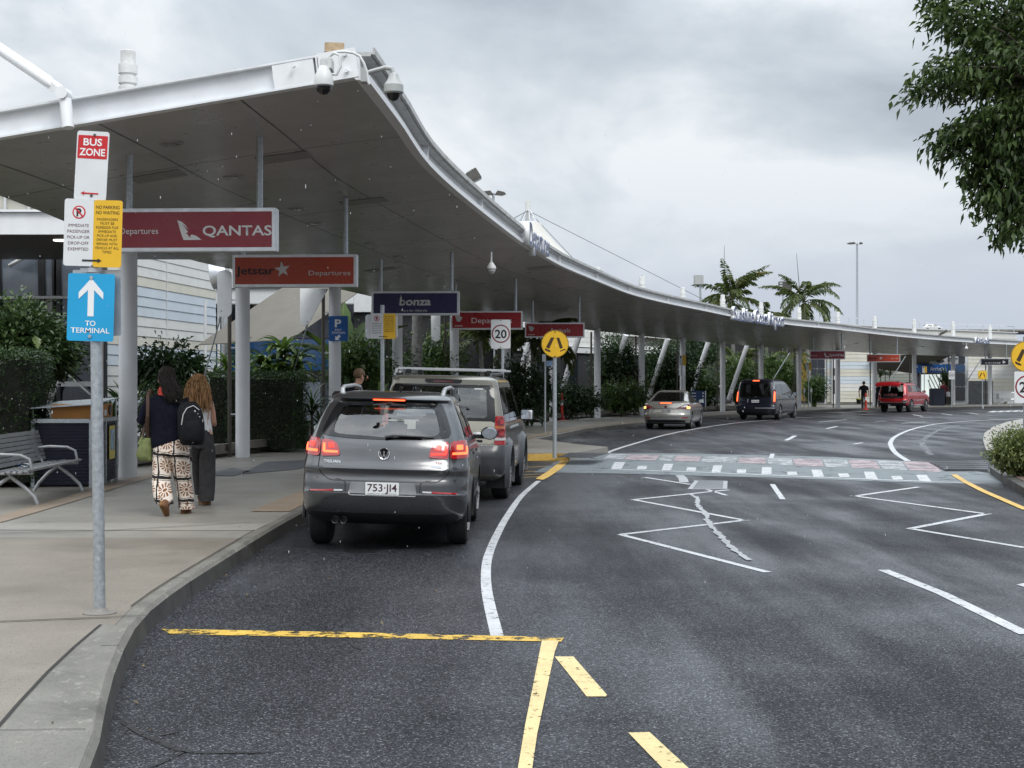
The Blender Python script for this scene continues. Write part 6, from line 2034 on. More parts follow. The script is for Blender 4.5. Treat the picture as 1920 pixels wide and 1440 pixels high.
 headrests(t, [(-0.4,1.5,1.42),(0.4,1.5,1.42)])
 MB().tube([(-0.58,0.9,1.83),(-0.58,2.2,1.90)], 0.025, n=6).build('roof_rail', M['black'], t)
 MB().tube([(0.58,0.9,1.83),(0.58,2.2,1.90)], 0.025, n=6).build('roof_rail', M['black'], t)
 b = M_ = None
 bp = Matrix.Translation(loc) @ Matrix.Rotation(yaw, 4, 'Z')
 q = bp @ Vector((-0.25,0.55,0.985))
 bg = thing('luggage', 'pale and pink bags lying in the open boot of the red car', 'luggage', q, yaw)
 mb = MB()
 for k in range(4):
  mb.box((-0.3 + k * 0.2,0.03 * (k % 2),0.05),(0.19,0.25,0.10 + 0.03 * (k % 3)), rz=0.2 * k)
 mb.build('bag', pm('pink_cloth', (0.45,0.16,0.17),0.8, var=0.5, scale=9), bg, bevel=0.025)
 return t
red_suv()
# ================================================================ PEOPLE
def skin_mesh(verts, edges, radii, root=0, sub=2):
 me = bpy.data.meshes.new('body')
 me.from_pydata([tuple(v) for v in verts], edges, [])
 o = bpy.data.objects.new('body', me)
 COL.objects.link(o)
 o.modifiers.new('skin', 'SKIN').use_smooth_shade = True
 for i, sv in enumerate(me.skin_vertices[0].data):
  r = radii[i]
  sv.radius = r if isinstance(r, tuple) else (r, r)
  sv.use_root = (i == root)
 sd = o.modifiers.new('sub', 'SUBSURF')
 sd.levels = sd.render_levels = sub
 bpy.context.view_layer.update()
 dg = bpy.context.evaluated_depsgraph_get()
 res = bpy.data.meshes.new_from_object(o.evaluated_get(dg))
 bpy.data.objects.remove(o)
 res.shade_smooth()
 return res
def ellipse(c, rx, ry, n=28, slope=0.0, sq=0.0, seed=None, amp=0.0):
 out = []
 for k in range(n):
  a = 2 * math.pi * k / n
  x, y = math.cos(a), math.sin(a)
  f = 1.0
  if seed is not None:
   f += amp * (math.sin(3 * a + seed * 1.7) * 0.6 + math.sin(7 * a + seed * 2.9) * 0.4)
  out.append(Vector((c[0] + x * rx * f, c[1] + y * ry * f, c[2] + slope * x * rx)))
 return out
def garment(rings, n_sub=3, amp=0.02, n=32):
 """rings of (cx, cy, cz, rx, ry, slope) smoothed into a cloth tube with folds"""
 ks = list(range(len(rings)))
 out = []
 m = (len(rings) - 1) * n_sub
 for i in range(m + 1):
  u = i / n_sub
  v = [pchip(ks, [r[j] for r in rings], u) for j in range(6)]
  out.append(ellipse(v[:3], v[3], v[4], n, v[5], seed=i * 0.35, amp=amp))
 return MB().loft(out)
def body_points(S):
 """joints from a pose dictionary, with five fingers on each hand"""
 names = ['pelvis', 'waist', 'chest', 'neck', 'jaw', 'skull', 'crown']
 V, Rr, E = [], [], []
 for nme, r in zip(names, (0.115,0.10,0.115,0.052,0.068,0.088,0.052)):
  V.append(Vector(S[nme])); Rr.append(r)
  if len(V) > 1: E.append((len(V) - 2, len(V) - 1))
 for sd in ('l', 'r'):
  p = 2
  for nme, r in (('shoulder', 0.055),('elbow', 0.042),('wrist', 0.029),('palm', 0.036)):
   V.append(Vector(S[sd + nme])); Rr.append(r if nme != 'palm' else (0.038,0.020)); E.append((p, len(V) - 1)); p = len(V) - 1
  w, q = V[-2], V[-1]
  d = (q - w).normalized()
  sidev = d.cross(Vector((0,1,0)))
  if sidev.length < 0.2: sidev = d.cross(Vector((1,0,0)))
  sidev.normalize()
  curl = d.cross(sidev)
  for k, ln in enumerate((0.070,0.080,0.074,0.058)):
   off = sidev * (0.030 - 0.020 * k)
   a = q + d * 0.035 + off
   V.append(a); Rr.append(0.0095); E.append((p, len(V) - 1))
   V.append(a + d * ln * 0.55 + curl * 0.012); Rr.append(0.0085); E.append((len(V) - 2, len(V) - 1))
   V.append(a + d * ln * 0.85 + curl * 0.034); Rr.append(0.0075); E.append((len(V) - 2, len(V) - 1))
  V.append(q - d * 0.005 + sidev * 0.045 + curl * 0.01); Rr.append(0.012); E.append((p, len(V) - 1))
  V.append(q + d * 0.030 + sidev * 0.062 + curl * 0.022); Rr.append(0.009); E.append((len(V) - 2, len(V) - 1))
 for sd in ('l', 'r'):
  p = 0
  for nme, r in (('hip', 0.085),('knee', 0.055),('ankle', 0.038),('toe', 0.034)):
   V.append(Vector(S[sd + nme])); Rr.append(r); E.append((p, len(V) - 1)); p = len(V) - 1
 return V, E, Rr
def shoe(heel, toe, up, mat, name, t, w=0.048, shaft=None):
 heel, toe = Vector(heel), Vector(toe)
 d = (toe - heel); L_ = d.length; d.normalize()
 x = d.cross(Vector(up)).normalized(); u = x.cross(d).normalized()
 rings = []
 for f, ww, hh in ((-0.02,0.6,0.055),(0.08,0.85,0.085),(0.3,0.85,0.085),(0.55,1.0,0.06),(0.8,0.98,0.045),(0.97,0.6,0.032)):
  c = heel + d * (L_ * f)
  rings.append([c + x * math.cos(2 * math.pi * k / 16) * w * ww + u * (hh / 2 + math.sin(2 * math.pi * k / 16) * hh / 2) for k in range(16)])
 mb = MB().loft(rings)
 if shaft is not None:
  mb.tube([heel + d * 0.06 + u * 0.05, Vector(shaft)], [0.050,0.056], n=16, flat=1.0)
 o = mb.build(name, mat, t, smooth=60)
 mb = MB()
 sr = []
 for f, ww in ((-0.03,0.55),(0.08,0.9),(0.3,0.8),(0.55,1.04),(0.8,1.02),(0.98,0.6)):
  c = heel + d * (L_ * f)
  sr.append([c + x * w * ww - u * 0.004, c + x * w * ww + u * 0.022, c - x * w * ww + u * 0.022, c - x * w * ww - u * 0.004])
 mb.loft(sr)
 mb.build('sole', pm('gum_sole', (0.20,0.10,0.025),0.6, var=0.2) if 'gum_sole' not in bpy.data.materials else bpy.data.materials['gum_sole'], o, smooth=40)
 return o
def face(t, c, fwd, rt, up, skin_d):
 """eyes, brows, nose, mouth and ears set on the head"""
 mb = MB()
 for sg in (1,-1):
  mb.lathe([(0.0,-0.012),(0.009,-0.008),(0.012,0.0),(0.009,0.008),(0.0,0.012)], c + fwd * 0.083 + rt * 0.032 * sg + up * 0.015, n=10)
 mb.build('eyes', M['ink'], t)
 mb = MB()
 mb.tube([c + fwd * 0.085 + up * 0.02, c + fwd * 0.105 - up * 0.012, c + fwd * 0.112 - up * 0.024, c + fwd * 0.085 - up * 0.032], [0.008,0.011,0.014,0.010], n=10)
 mb.build('nose', M['skin'], t)
 mb = MB().tube([c + fwd * 0.080 - up * 0.058 - rt * 0.022, c + fwd * 0.090 - up * 0.060, c + fwd * 0.080 - up * 0.058 + rt * 0.022], 0.006, n=8)
 mb.build('mouth', skin_d, t)
 for sg in (1,-1):
  MB().lathe([(0.0,-0.03),(0.012,-0.02),(0.016,0.005),(0.012,0.025),(0.0,0.032)], c + rt * 0.088 * sg - fwd * 0.005 - up * 0.01, n=10).build('ear', M['skin'], t)
def hair_strands(name, t, strands, mat, r0=0.012):
 mb = MB()
 for pts in strands:
  mb.tube(pts, [r0 * (1.0 if k < len(pts) - 1 else 0.3) for k in range(len(pts))], n=6)
 return mb.build(name, mat, t, smooth=60)
def hairm(name, a, b):
 m, nt, bb = new_mat(name)
 tcn = nt.nodes.new('ShaderNodeTexCoord')
 mp = nt.nodes.new('ShaderNodeMapping')
 mp.inputs['Scale'].default_value = (60,60,4)
 nt.links.new(tcn.outputs['Object'], mp.inputs[0])
 nt.links.new(ramp(nt, noise(nt, mp.outputs[0], 1.0,4), [(0.35, a),(0.65, b)]), bb.inputs['Base Color'])
 bb.inputs['Roughness'].default_value = 0.7
 bb.inputs['Specular IOR Level'].default_value = 0.25
 return m
M['hair_dark'] = hairm('dark_hair', (0.004,0.003,0.003),(0.016,0.011,0.009))
M['hair_brown'] = hairm('chestnut_hair', (0.09,0.038,0.014),(0.42,0.235,0.105))
M['hair_fair'] = hairm('fair_hair', (0.10,0.06,0.035),(0.20,0.13,0.08))
M['lip'] = pm('lip', (0.28,0.09,0.075),0.5)
M['navy_knit'] = pm('navy_knit', (0.006,0.007,0.015),0.85, var=0.25, scale=18, bump=0.4, bscale=220, spec=0.12)
M['grey_cloth'] = pm('charcoal_cloth', (0.042,0.041,0.042),0.9, var=0.25, scale=14, bump=0.3, bscale=240, spec=0.15)
M['white_cloth'] = pm('white_cotton', (0.60,0.60,0.60),0.85, var=0.08, scale=12)
M['black_cloth'] = pm('black_cloth', (0.010,0.010,0.013),0.8, var=0.3, scale=14, bump=0.3, bscale=200, spec=0.15)
M['brown_boot'] = pm('brown_suede', (0.16,0.075,0.035),0.85, var=0.25, scale=20)
def print_cloth():
 m, nt, b = new_mat('printed_cloth')
 tcn = nt.nodes.new('ShaderNodeTexCoord')
 sp = nt.nodes.new('ShaderNodeSeparateXYZ')
 nt.links.new(tcn.outputs['Object'], sp.inputs[0])
 x, y, z = (NS(nt, sp.outputs[i]) for i in range(3))
 wob = noise(nt, tcn.outputs['Object'], 5,2) * 0.07
 u = (x + 0.035 + wob) / 0.185
 v = (z + 0.06 + x * 0.10 + wob) / 0.27
 fu, fv = u.fract(), v.fract()
 line_v = (fv - 0.5).abs().gt(0.44)
 line_v2 = ((fv - 0.5).abs() - 0.395).abs().lt(0.012)
 line_u = (fu - 0.5).abs().gt(0.45)
 du, dv = (fu - 0.5) * 0.185,(fv - 0.5) * 0.27
 rad = (du * du + dv * dv).sqrt()
 ang = dv.atan2(du)
 ray = (ang * 12.0).sin().gt(-0.15) * rad.lt(0.074) * rad.gt(0.026)
 core = rad.lt(0.017)
 leaf = noise(nt, tcn.outputs['Object'], 26,2).gt(0.60) * rad.gt(0.078)
 brown = ray.max(core).max(leaf)
 c = mixc(nt, brown, (0.80,0.70,0.61),(0.24,0.105,0.045))
 blk = line_v.max(line_u * 0.0 + line_u).max(line_v2)
 c = mixc(nt, blk, c, (0.012,0.011,0.011))
 nt.links.new(c, b.inputs['Base Color'])
 b.inputs['Roughness'].default_value = 0.85
 return m
M['print'] = print_cloth()
# ---------------------------------------------------------------- woman in printed trousers
ba = G(313,966, PAVE)
sa = F / ba.y
def A_(px, py, dy=0.0):
 return Vector(((px - 313) / sa, dy, (966 - py) / sa))
t = thing('person', 'woman seen from behind with dark hair, red scarf, navy cardigan and printed wide trousers', 'person', ba, 0)
S = dict(pelvis=A_(318,825,0.0), waist=A_(314,795,0.0), chest=A_(311,765,0.03), neck=A_(311,735,0.05), jaw=A_(309,724,0.08), skull=A_(310,707,0.07), crown=A_(311,694,0.05),
         lshoulder=A_(283,752,0.03), lelbow=A_(266,788,0.0), lwrist=A_(275,793,0.25), lpalm=A_(281,790,0.35),
         rshoulder=A_(340,752,0.03), relbow=A_(350,792,0.02), rwrist=A_(346,806,0.22), rpalm=A_(345,806,0.30),
         lhip=A_(304,832,0.0), lknee=A_(304,885,0.02), lankle=A_(310,936,-0.22), ltoe=A_(315,956,-0.12),
         rhip=A_(333,832,0.0), rknee=A_(336,885,0.12), rankle=A_(338,950,0.26), rtoe=A_(338,960,0.38))
V_, E_, R_ = body_points(S)
link_mesh('body', skin_mesh(V_, E_, R_), M['skin'], t)
def gr(fn, rows):
 """rows of (left px, right px, y px, depth half, y centre, slope)"""
 out = []
 for l, r, y, dp, yc, sl in rows:
  a, b = fn(l, y), fn(r, y)
  out.append(((a.x + b.x) / 2, yc, a.z, (b.x - a.x) / 2, dp, sl))
 return out
garment(gr(A_, [(299,323,737,0.07,0.05,0),(289,335,743,0.10,0.04,-0.1),(277,348,752,0.13,0.03,-0.05),(278,348,770,0.145,0.01,0),(281,346,790,0.14,0.0,0.05),(283,349,808,0.15,0.0,0.15),(284,353,823,0.16,0.0,0.32),(286,353,830,0.155,0.0,0.34)]), amp=0.018).build('cardigan', M['navy_knit'], t, smooth=60)
mb = MB()
mb.tube([A_(284,750,0.03), A_(274,766,0.01), A_(266,788,0.0), A_(270,795,0.11), A_(277,793,0.25)], [0.072,0.070,0.064,0.058,0.048], n=18)
mb.tube([A_(340,750,0.03), A_(348,768,0.02), A_(351,792,0.02), A_(349,802,0.10), A_(346,806,0.20)], [0.072,0.070,0.064,0.058,0.048], n=18)
mb.build('sleeves', M['navy_knit'], t, smooth=60)
mb = garment(gr(A_, [(288,352,812,0.14,0.0,0.1),(287,354,830,0.155,0.0,0),(287,354,852,0.16,0.01,0)]), amp=0.012)
mb.loft([ellipse(r[:3], r[3], r[4], 30,0, seed=k * 0.4, amp=0.05) for k, r in enumerate(gr(A_, [(287,325,848,0.15,0.0,0),(286,323,868,0.14,0.0,0),(286,321,888,0.13,0.0,0),(287,321,905,0.12,-0.04,0),(291,326,918,0.12,-0.11,0),(295,330,932,0.11,-0.15,0),(300,331,943,0.11,-0.15,0)]))])
mb.loft([ellipse(r[:3], r[3], r[4], 30,0, seed=k * 0.5 + 2, amp=0.05) for k, r in enumerate(gr(A_, [(316,354,848,0.15,0.02,0),(320,354,880,0.14,0.08,0),(324,354,910,0.13,0.15,0),(326,355,935,0.14,0.20,0),(327,355,957,0.15,0.23,0)]))])
mb.build('trousers', M['print'], t, smooth=60)
# hair: cap plus long strands swept to the right
mb = MB()
hc = A_(311,707,0.055)
mb.lathe([(0.0,0.135),(0.055,0.122),(0.092,0.075),(0.105,0.01),(0.10,-0.05),(0.085,-0.09),(0.05,-0.11)], hc, n=26)
mb.build('hair', M['hair_dark'], t, smooth=60)
rs = random.Random(5)
st = []
for k in range(250):
 a = R(rs.uniform(195,355))
 h0 = rs.uniform(-0.02,0.11)
 rr = 0.10 * math.sqrt(max(1 - (h0 / 0.14) ** 2,0.05))
 p0 = hc + Vector((math.cos(a) * rr, math.sin(a) * rr, h0))
 e = A_(rs.uniform(312,350), rs.uniform(728,758),-0.13 + rs.uniform(-0.03,0.03))
 m1 = p0.lerp(e, 0.35) + Vector((rs.uniform(-.01, .02),-0.05,0.01)); m2 = p0.lerp(e, 0.7) + Vector((rs.uniform(-.01, .02),-0.05,0))
 st.append([p0, m1, m2, e])
hair_strands('hair_length', t, st, M['hair_dark'], 0.0052)
mb = MB()
for z, r, a in ((729,0.072,0.3),(735,0.082,1.2),(741,0.090,2.0)):
 c = A_(311, z, 0.045)
 mb.tube([c + Vector((math.cos(q + a) * r, math.sin(q + a) * r * 0.9,0.008 * math.sin(3 * q + a))) for q in [2 * math.pi * k / 20 for k in range(21)]], 0.022, n=8)
mb.build('scarf', pm('red_scarf', (0.62,0.06,0.035),0.85, var=0.25, scale=26), t, smooth=60)
face(t, A_(309,712,0.09), Vector((-0.35,0.93,0)).normalized(), Vector((0.93,0.35,0)).normalized(), UPV, M['lip'])
shoe(A_(311,940,-0.27), A_(317,965,-0.09),(0,-0.75,0.65), M['brown_boot'], 'boot', t, 0.050, A_(308,918,-0.16))
shoe(A_(336,966,0.20), A_(338,966,0.44),(0,0,1), M['brown_boot'], 'boot', t, 0.046, A_(338,930,0.24))
# her bags
bp = A_(363,795,-0.20)
t2 = thing('backpack', 'black backpack with white piping slung over the woman in printed trousers', 'backpack', ba + bp, 0)
mb = MB()
mb.loft([ellipse((0.02 + o_, dy, z), rx, ry, 26) for z, rx, ry, o_, dy in ((-0.24,0.09,0.06,0.01,0),(-0.225,0.13,0.095,0.01,0),(-0.12,0.155,0.12,0.0,0),(0.02,0.155,0.125,-0.005,0),(0.14,0.145,0.11,-0.02,0.01),(0.22,0.115,0.085,-0.03,0.02),(0.265,0.07,0.05,-0.03,0.03))])
mb.build('pack', M['black_cloth'], t2, smooth=60)
mb = MB()
mb.loft([ellipse((0.03,-0.085, z), rx, ry, 22) for z, rx, ry in ((-0.20,0.09,0.04),(-0.17,0.115,0.065),(-0.05,0.115,0.07),(0.03,0.10,0.05),(0.05,0.08,0.03))])
mb.build('pocket', M['black_cloth'], t2, smooth=60)
mb = MB()
mb.tube([(-0.07,-0.105,0.0),(-0.05,-0.11,0.12),(-0.01,-0.09,0.19),(0.06,-0.08,0.22),(0.12,-0.05,0.17)], 0.005, n=6)
mb.tube([(0.16,-0.03,0.06),(0.15,-0.05,-0.06),(0.10,-0.09,-0.18),(0.05,-0.10,-0.21)], 0.004, n=6)
mb.build('piping', M['white_cloth'], t2)
mb = MB()
for x, z in ((0.075,0.15),(0.10,0.12),(0.12,0.085),(0.045,0.135),(0.14,-0.005)):
 mb.box((x, -0.10 + abs(x) * 0.35, z),(0.018,0.008,0.026), m=Matrix.Rotation(0.5,4, 'Y'))
mb.build('toggles', M['white_cloth'], t2)
mb = MB()
mb.tube([(-0.09,0.03,0.20),(-0.13,0.10,0.30),(-0.15,0.22,0.30),(-0.17,0.31,0.22),(-0.16,0.32,0.02),(-0.10,0.12,-0.15)], 0.022, n=8, flat=0.4)
mb.tube([(-0.02,0.02,0.26),(-0.02,0.0,0.31),(-0.06,0.02,0.30),(-0.06,0.03,0.26)], 0.008, n=6)
mb.build('strap', M['black_cloth'], t2)
gp_ = A_(271,841,-0.02)
t3 = thing('shoulder_bag', 'slouchy green cloth bag on a brown strap beside the printed trousers', 'bag', ba + gp_, 0)
mb = MB()
mb.loft([ellipse((dx, 0, z), rx, ry, 22, seed=z * 9, amp=0.07) for z, rx, ry, dx in ((-0.145,0.04,0.03,0.03),(-0.135,0.075,0.06,0.02),(-0.08,0.095,0.075,0.0),(0.0,0.085,0.065,0.01),(0.06,0.07,0.05,0.02),(0.10,0.055,0.035,0.035),(0.125,0.035,0.02,0.045))])
mb.loft([ellipse((dx, 0, z), rx, ry, 14) for z, rx, ry, dx in ((0.05,0.03,0.03,-0.05),(0.11,0.022,0.02,-0.03),(0.15,0.01,0.01,-0.02))])
mb.build('pouch', pm('green_cloth', (0.15,0.18,0.065),0.85, var=0.25, scale=18), t3, smooth=60)
mb = MB().tube([(0.045,0,0.11),(0.06,-0.08,0.25),(0.085,-0.17,0.38),(0.09,-0.18,0.52),(0.085,-0.16,0.62),(0.08,-0.02,0.69),(0.085,0.12,0.62)], 0.020, n=8, flat=0.5)
mb.tube([(-0.02,0,0.14),(0.0,0.02,0.25),(0.03,-0.02,0.33),(0.06,-0.10,0.36)], 0.016, n=8, flat=0.5)
mb.build('strap', pm('brown_leather', (0.06,0.03,0.018),0.6, var=0.2), t3)
# ---------------------------------------------------------------- woman in grey trousers
bb_ = G(386,946, PAVE)
sb = F / bb_.y
def B_(px, py, dy=0.0):
 return Vector(((px - 386) / sb, dy, (946 - py) / sb))
t = thing('person', 'woman seen from behind with long chestnut hair, white sleeveless top and loose grey trousers', 'person', bb_, 0)
S = dict(pelvis=B_(381,818), waist=B_(379,795), chest=B_(376,768,0.02), neck=B_(373,742,0.03), jaw=B_(372,732,0.07), skull=B_(371,717,0.05), crown=B_(371,706,0.04),
         lshoulder=B_(354,757,0.02), lelbow=B_(350,795,0.05), lwrist=B_(356,800,0.27), lpalm=B_(360,797,0.34),
         rshoulder=B_(395,757,0.02), relbow=B_(398,793,0.06), rwrist=B_(394,797,0.28), rpalm=B_(391,794,0.35),
         lhip=B_(369,822), lknee=B_(368,872,0.16), lankle=B_(369,932,0.28), ltoe=B_(369,942,0.40),
         rhip=B_(391,822), rknee=B_(391,875,0.04), rankle=B_(388,934,-0.10), rtoe=B_(388,944,0.02))
V_, E_, R_ = body_points(S)
link_mesh('body', skin_mesh(V_, E_, R_), M['skin'], t)
garment(gr(B_, [(363,384,745,0.07,0.03,0),(357,393,751,0.105,0.02,0),(354,396,765,0.13,0.01,0),(357,395,785,0.125,0,0),(361,397,803,0.12,0,0),(361,398,812,0.125,0,0)]), amp=0.025).build('top', M['white_cloth'], t, smooth=60)
mb = garment(gr(B_, [(362,397,806,0.12,0,0),(360,400,822,0.14,0,0),(360,402,840,0.15,0,0)]), amp=0.015)
mb.loft([ellipse(r[:3], r[3], r[4], 28,0, seed=k * 0.6, amp=0.035) for k, r in enumerate(gr(B_, [(376,403,838,0.14,0,0),(373,403,860,0.135,0.02,0),(373,403,885,0.13,0.02,0),(375,404,910,0.13,-0.03,0),(376,404,930,0.13,-0.07,0),(377,403,938,0.13,-0.08,0)]))])
mb.loft([ellipse(r[:3], r[3], r[4], 28,0, seed=k * 0.6 + 1, amp=0.035) for k, r in enumerate(gr(B_, [(359,384,838,0.14,0,0),(356,380,862,0.13,0.12,0),(355,379,890,0.13,0.2,0),(356,380,915,0.12,0.25,0),(357,381,930,0.12,0.27,0)]))])
mb.build('trousers', M['grey_cloth'], t, smooth=60)
hc = B_(371,718,0.035)
MB().lathe([(0.0,0.125),(0.055,0.112),(0.092,0.07),(0.108,0.01),(0.105,-0.05),(0.09,-0.10),(0.05,-0.13)], hc, n=26).build('hair', M['hair_brown'], t, smooth=60)
st = []
for k in range(340):
 a = R(rs.uniform(180,360))
 h0 = rs.uniform(-0.03,0.10)
 rr = 0.10 * math.sqrt(max(1 - (h0 / 0.14) ** 2,0.05))
 p0 = hc + Vector((math.cos(a) * rr, math.sin(a) * rr, h0))
 fx = 0.5 + 0.5 * math.cos(a)
 e = B_(354 + 42 * fx + rs.uniform(-5,5), rs.uniform(748,775),-0.13 + rs.uniform(-0.03,0.03))
 m1 = p0.lerp(e, 0.35) + Vector((rs.uniform(-.015, .015) + 0.03 * math.cos(a),-0.05,0.015)); m2 = p0.lerp(e, 0.7) + Vector((rs.uniform(-.02, .02) + 0.02 * math.cos(a),-0.03,0))
 st.append([p0, m1, m2, e])
hair_strands('hair_length', t, st, M['hair_brown'], 0.0052)
face(t, B_(372,722,0.08), Vector((0,1,0)), Vector((1,0,0)), UPV, M['lip'])
shoe(B_(387,944,-0.13), B_(388,946,0.10),(0,0,1), M['brown_boot'], 'shoe', t, 0.044, B_(388,936,-0.09))
shoe(B_(369,946,0.24), B_(369,946,0.47),(0,0,1), M['brown_boot'], 'shoe', t, 0.044, B_(369,934,0.28))
# ---------------------------------------------------------------- a generic standing or walking figure for the people farther off
def figure(label, base, h, rz, shirt, trouser, hair, shoes=None, stride=0.12, lean=0.0, larm=(0,0), rarm=(0,0), short=True, long_hair=False):
 t = thing('person', label, 'person', base, rz)
 k = h / 1.75
 ly = lambda z: lean * max(z - 0.9,0)
 def q(x, y, z): return Vector((x * k, (y + ly(z)) * k, z * k))
 S = dict(pelvis=q(0,0,0.93), waist=q(0,0,1.10), chest=q(0,0,1.32), neck=q(0,0.02,1.48), jaw=q(0,0.05,1.545), skull=q(0,0.035,1.635), crown=q(0,0.02,1.70))
 for sd, sg, arm in (('l', -1, larm),('r', 1, rarm)):
  S[sd + 'shoulder'] = q(sg * 0.18,0,1.41)
  S[sd + 'elbow'] = q(sg * (0.25 + arm[0] * 0.1),0.02 + arm[1] * 0.15,1.13)
  S[sd + 'wrist'] = q(sg * (0.25 + arm[0] * 0.05),0.06 + arm[1] * 0.40,0.90 + arm[1] * 0.18)
  S[sd + 'palm'] = q(sg * (0.25 + arm[0] * 0.05),0.08 + arm[1] * 0.48,0.83 + arm[1] * 0.20)
  s_ = stride * sg
  S[sd + 'hip'] = q(sg * 0.09,0,0.88)
  S[sd + 'knee'] = q(sg * 0.10, s_ * 0.5 + 0.03,0.49)
  S[sd + 'ankle'] = q(sg * 0.10, s_, 0.09)
  S[sd + 'toe'] = q(sg * 0.11, s_ + 0.14,0.04)
 V_, E_, R_ = body_points(S)
 R_ = [tuple(x * k for x in r) if isinstance(r, tuple) else r * k for r in R_]
 link_mesh('body', skin_mesh(V_, E_, R_, sub=1), M['skin'], t)
 def g(rows): return [(x * k, (y + ly(z)) * k, z * k, rx * k, ry * k, 0) for x, y, z, rx, ry in rows]
 mb = garment(g([(0,0.02,1.49,0.075,0.07),(0,0,1.44,0.17,0.10),(0,0,1.34,0.205,0.125),(0,0,1.15,0.18,0.115),(0,0,0.98,0.185,0.125),(0,0,0.88,0.19,0.13)]), amp=0.02, n=24)
 for sd in ('l', 'r'):
  a, b, c = S[sd + 'shoulder'], S[sd + 'elbow'], S[sd + 'wrist']
  if short: mb.tube([a, a.lerp(b, 0.75)], [0.078 * k, 0.066 * k], n=14)
  else: mb.tube([a, b, c], [0.078 * k, 0.062 * k, 0.045 * k], n=14)
 mb.build('shirt', shirt, t, smooth=60)
 mb = garment(g([(0,0,0.98,0.165,0.115),(0,0,0.88,0.18,0.125),(0,0,0.80,0.18,0.125)]), amp=0.01, n=24)
 for sd in ('l', 'r'):
  mb.tube([S[sd + 'hip'], S[sd + 'knee'], S[sd + 'ankle']], [0.095 * k, 0.075 * k, 0.068 * k], n=16)
 mb.build('trousers', trouser, t, smooth=60)
 hc = S['skull'] + Vector((0,-0.012,0.008)) * k
 MB().lathe([(0.0,0.105 * k),(0.05 * k, 0.095 * k),(0.085 * k, 0.055 * k),(0.094 * k, 0.01 * k),(0.085 * k, -0.035 * k),(0.06 * k, -0.06 * k)], hc, n=20).build('hair', hair, t, smooth=60)
 if long_hair:
  MB().loft([ellipse(hc + Vector((0,-0.05, z)), rx, 0.05,14) for z, rx in ((0.03,0.09),(-0.08,0.10),(-0.2,0.085),(-0.26,0.04))]).build('hair_length', hair, t, smooth=60)
 face(t, S['skull'] + Vector((0,0.02,-0.02)) * k, Vector((0,1,0)), Vector((1,0,0)), UPV, M['lip'])
 for sd, sg in (('l', -1),('r', 1)):
  y = stride * sg
  shoe((sg * 0.10 * k, (y - 0.07) * k, 0),(sg * 0.115 * k, (y + 0.20) * k, 0),(0,0,1), shoes or M['black'], 'shoe', t, 0.046 * k)
 return t, S
yv = 23.0
bm_ = Vector(((657 - 960) / F * yv, yv, PAVE))
t, S = figure('man with short fair hair and dark navy jacket looking right behind the car roofs', bm_, 1.80, R(-72), M['navy_knit'], M['black_cloth'], M['hair_fair'], stride=0.05, lean=0.16, larm=(0.1,0.4), rarm=(0.1,0.4), short=False)
t4 = thing('backpack', 'dark brown backpack on the back of the man with fair hair', 'backpack', bm_ + Vector((-0.20,-0.02,1.22)), R(-72))
mb = MB().loft([ellipse((0,0, z), rx, ry, 20) for z, rx, ry in ((-0.24,0.10,0.07),(-0.20,0.15,0.11),(0.0,0.16,0.12),(0.16,0.13,0.09),(0.2,0.08,0.05))])
mb.build('pack', pm('dark_brown_cloth', (0.03,0.02,0.018),0.85, var=0.2), t4, smooth=60)
mb = MB()
for sg in (1,-1): mb.tube([(sg * 0.09,0.08,0.16),(sg * 0.10,0.20,0.24),(sg * 0.10,0.34,0.16),(sg * 0.11,0.32,-0.1)], 0.02, n=6, flat=0.4)
mb.build('strap', M['black_cloth'], t4)
b = G(1620,767, PAVE); sf = F / b.y
t, S = figure('man in black polo and trousers walking away along the far footpath with a bucket', b, 52.5 / sf, R(-8), M['black_cloth'], pm('dark_trousers', (0.018,0.019,0.026),0.85), M['hair_dark'], stride=0.14, lean=0.08, larm=(0.5,0.0), rarm=(0.3,0.1))
bk = thing('bucket', 'black bucket with yellow rim carried by the far man in black', 'bucket', b + Vector((-0.31,0.05,0.32)),0)
MB().lathe([(0.12,0.0),(0.155,0.30),(0.15,0.30),(0.115,0.02)], n=20).build('pail', M['black'], bk)
MB().lathe([(0.157,0.25),(0.165,0.27),(0.165,0.31),(0.15,0.31)], n=20).build('rim_band', pm('lime_yellow', (0.55,0.55,0.05),0.6), bk)
MB().tube([(-0.15,0,0.30),(-0.1,0,0.40),(0.0,0,0.46),(0.1,0,0.40),(0.15,0,0.30)], 0.008, n=6).build('handle', M['alu'], bk)
b = G(1645.5,764, PAVE)
t, S = figure('man in dark shirt standing at the open boot of the red car beside a column', b, 46 / (F / b.y), R(-60), M['black_cloth'], pm('dark_jeans', (0.014,0.015,0.02),0.85), M['hair_dark'], stride=0.06, lean=0.18, larm=(0.1,0.7), rarm=(0.1,0.7))
b = G(1769,760, PAVE); sf = F / b.y
t, S = figure('person in a maroon jacket and dark trousers outside the arrivals doorway', b, 44 / sf * 1.02, R(-40), pm('maroon_cloth', (0.16,0.018,0.03),0.85), M['navy_knit'], M['hair_fair'], stride=0.14, short=False, larm=(0.2,0.3), rarm=(0.2,0.5))
hb = thing('shopping_bag', 'white bag carried by the person in the maroon jacket', 'bag', b + Vector((0.30,-0.05,0.62)),0)
MB().loft([ellipse((0,0, z), rx, ry, 14, seed=z * 5, amp=0.05) for z, rx, ry in ((0,0.13,0.08),(0.03,0.17,0.11),(0.22,0.16,0.10),(0.36,0.12,0.05))]).build('sack', M['white_cloth'], hb, smooth=60)
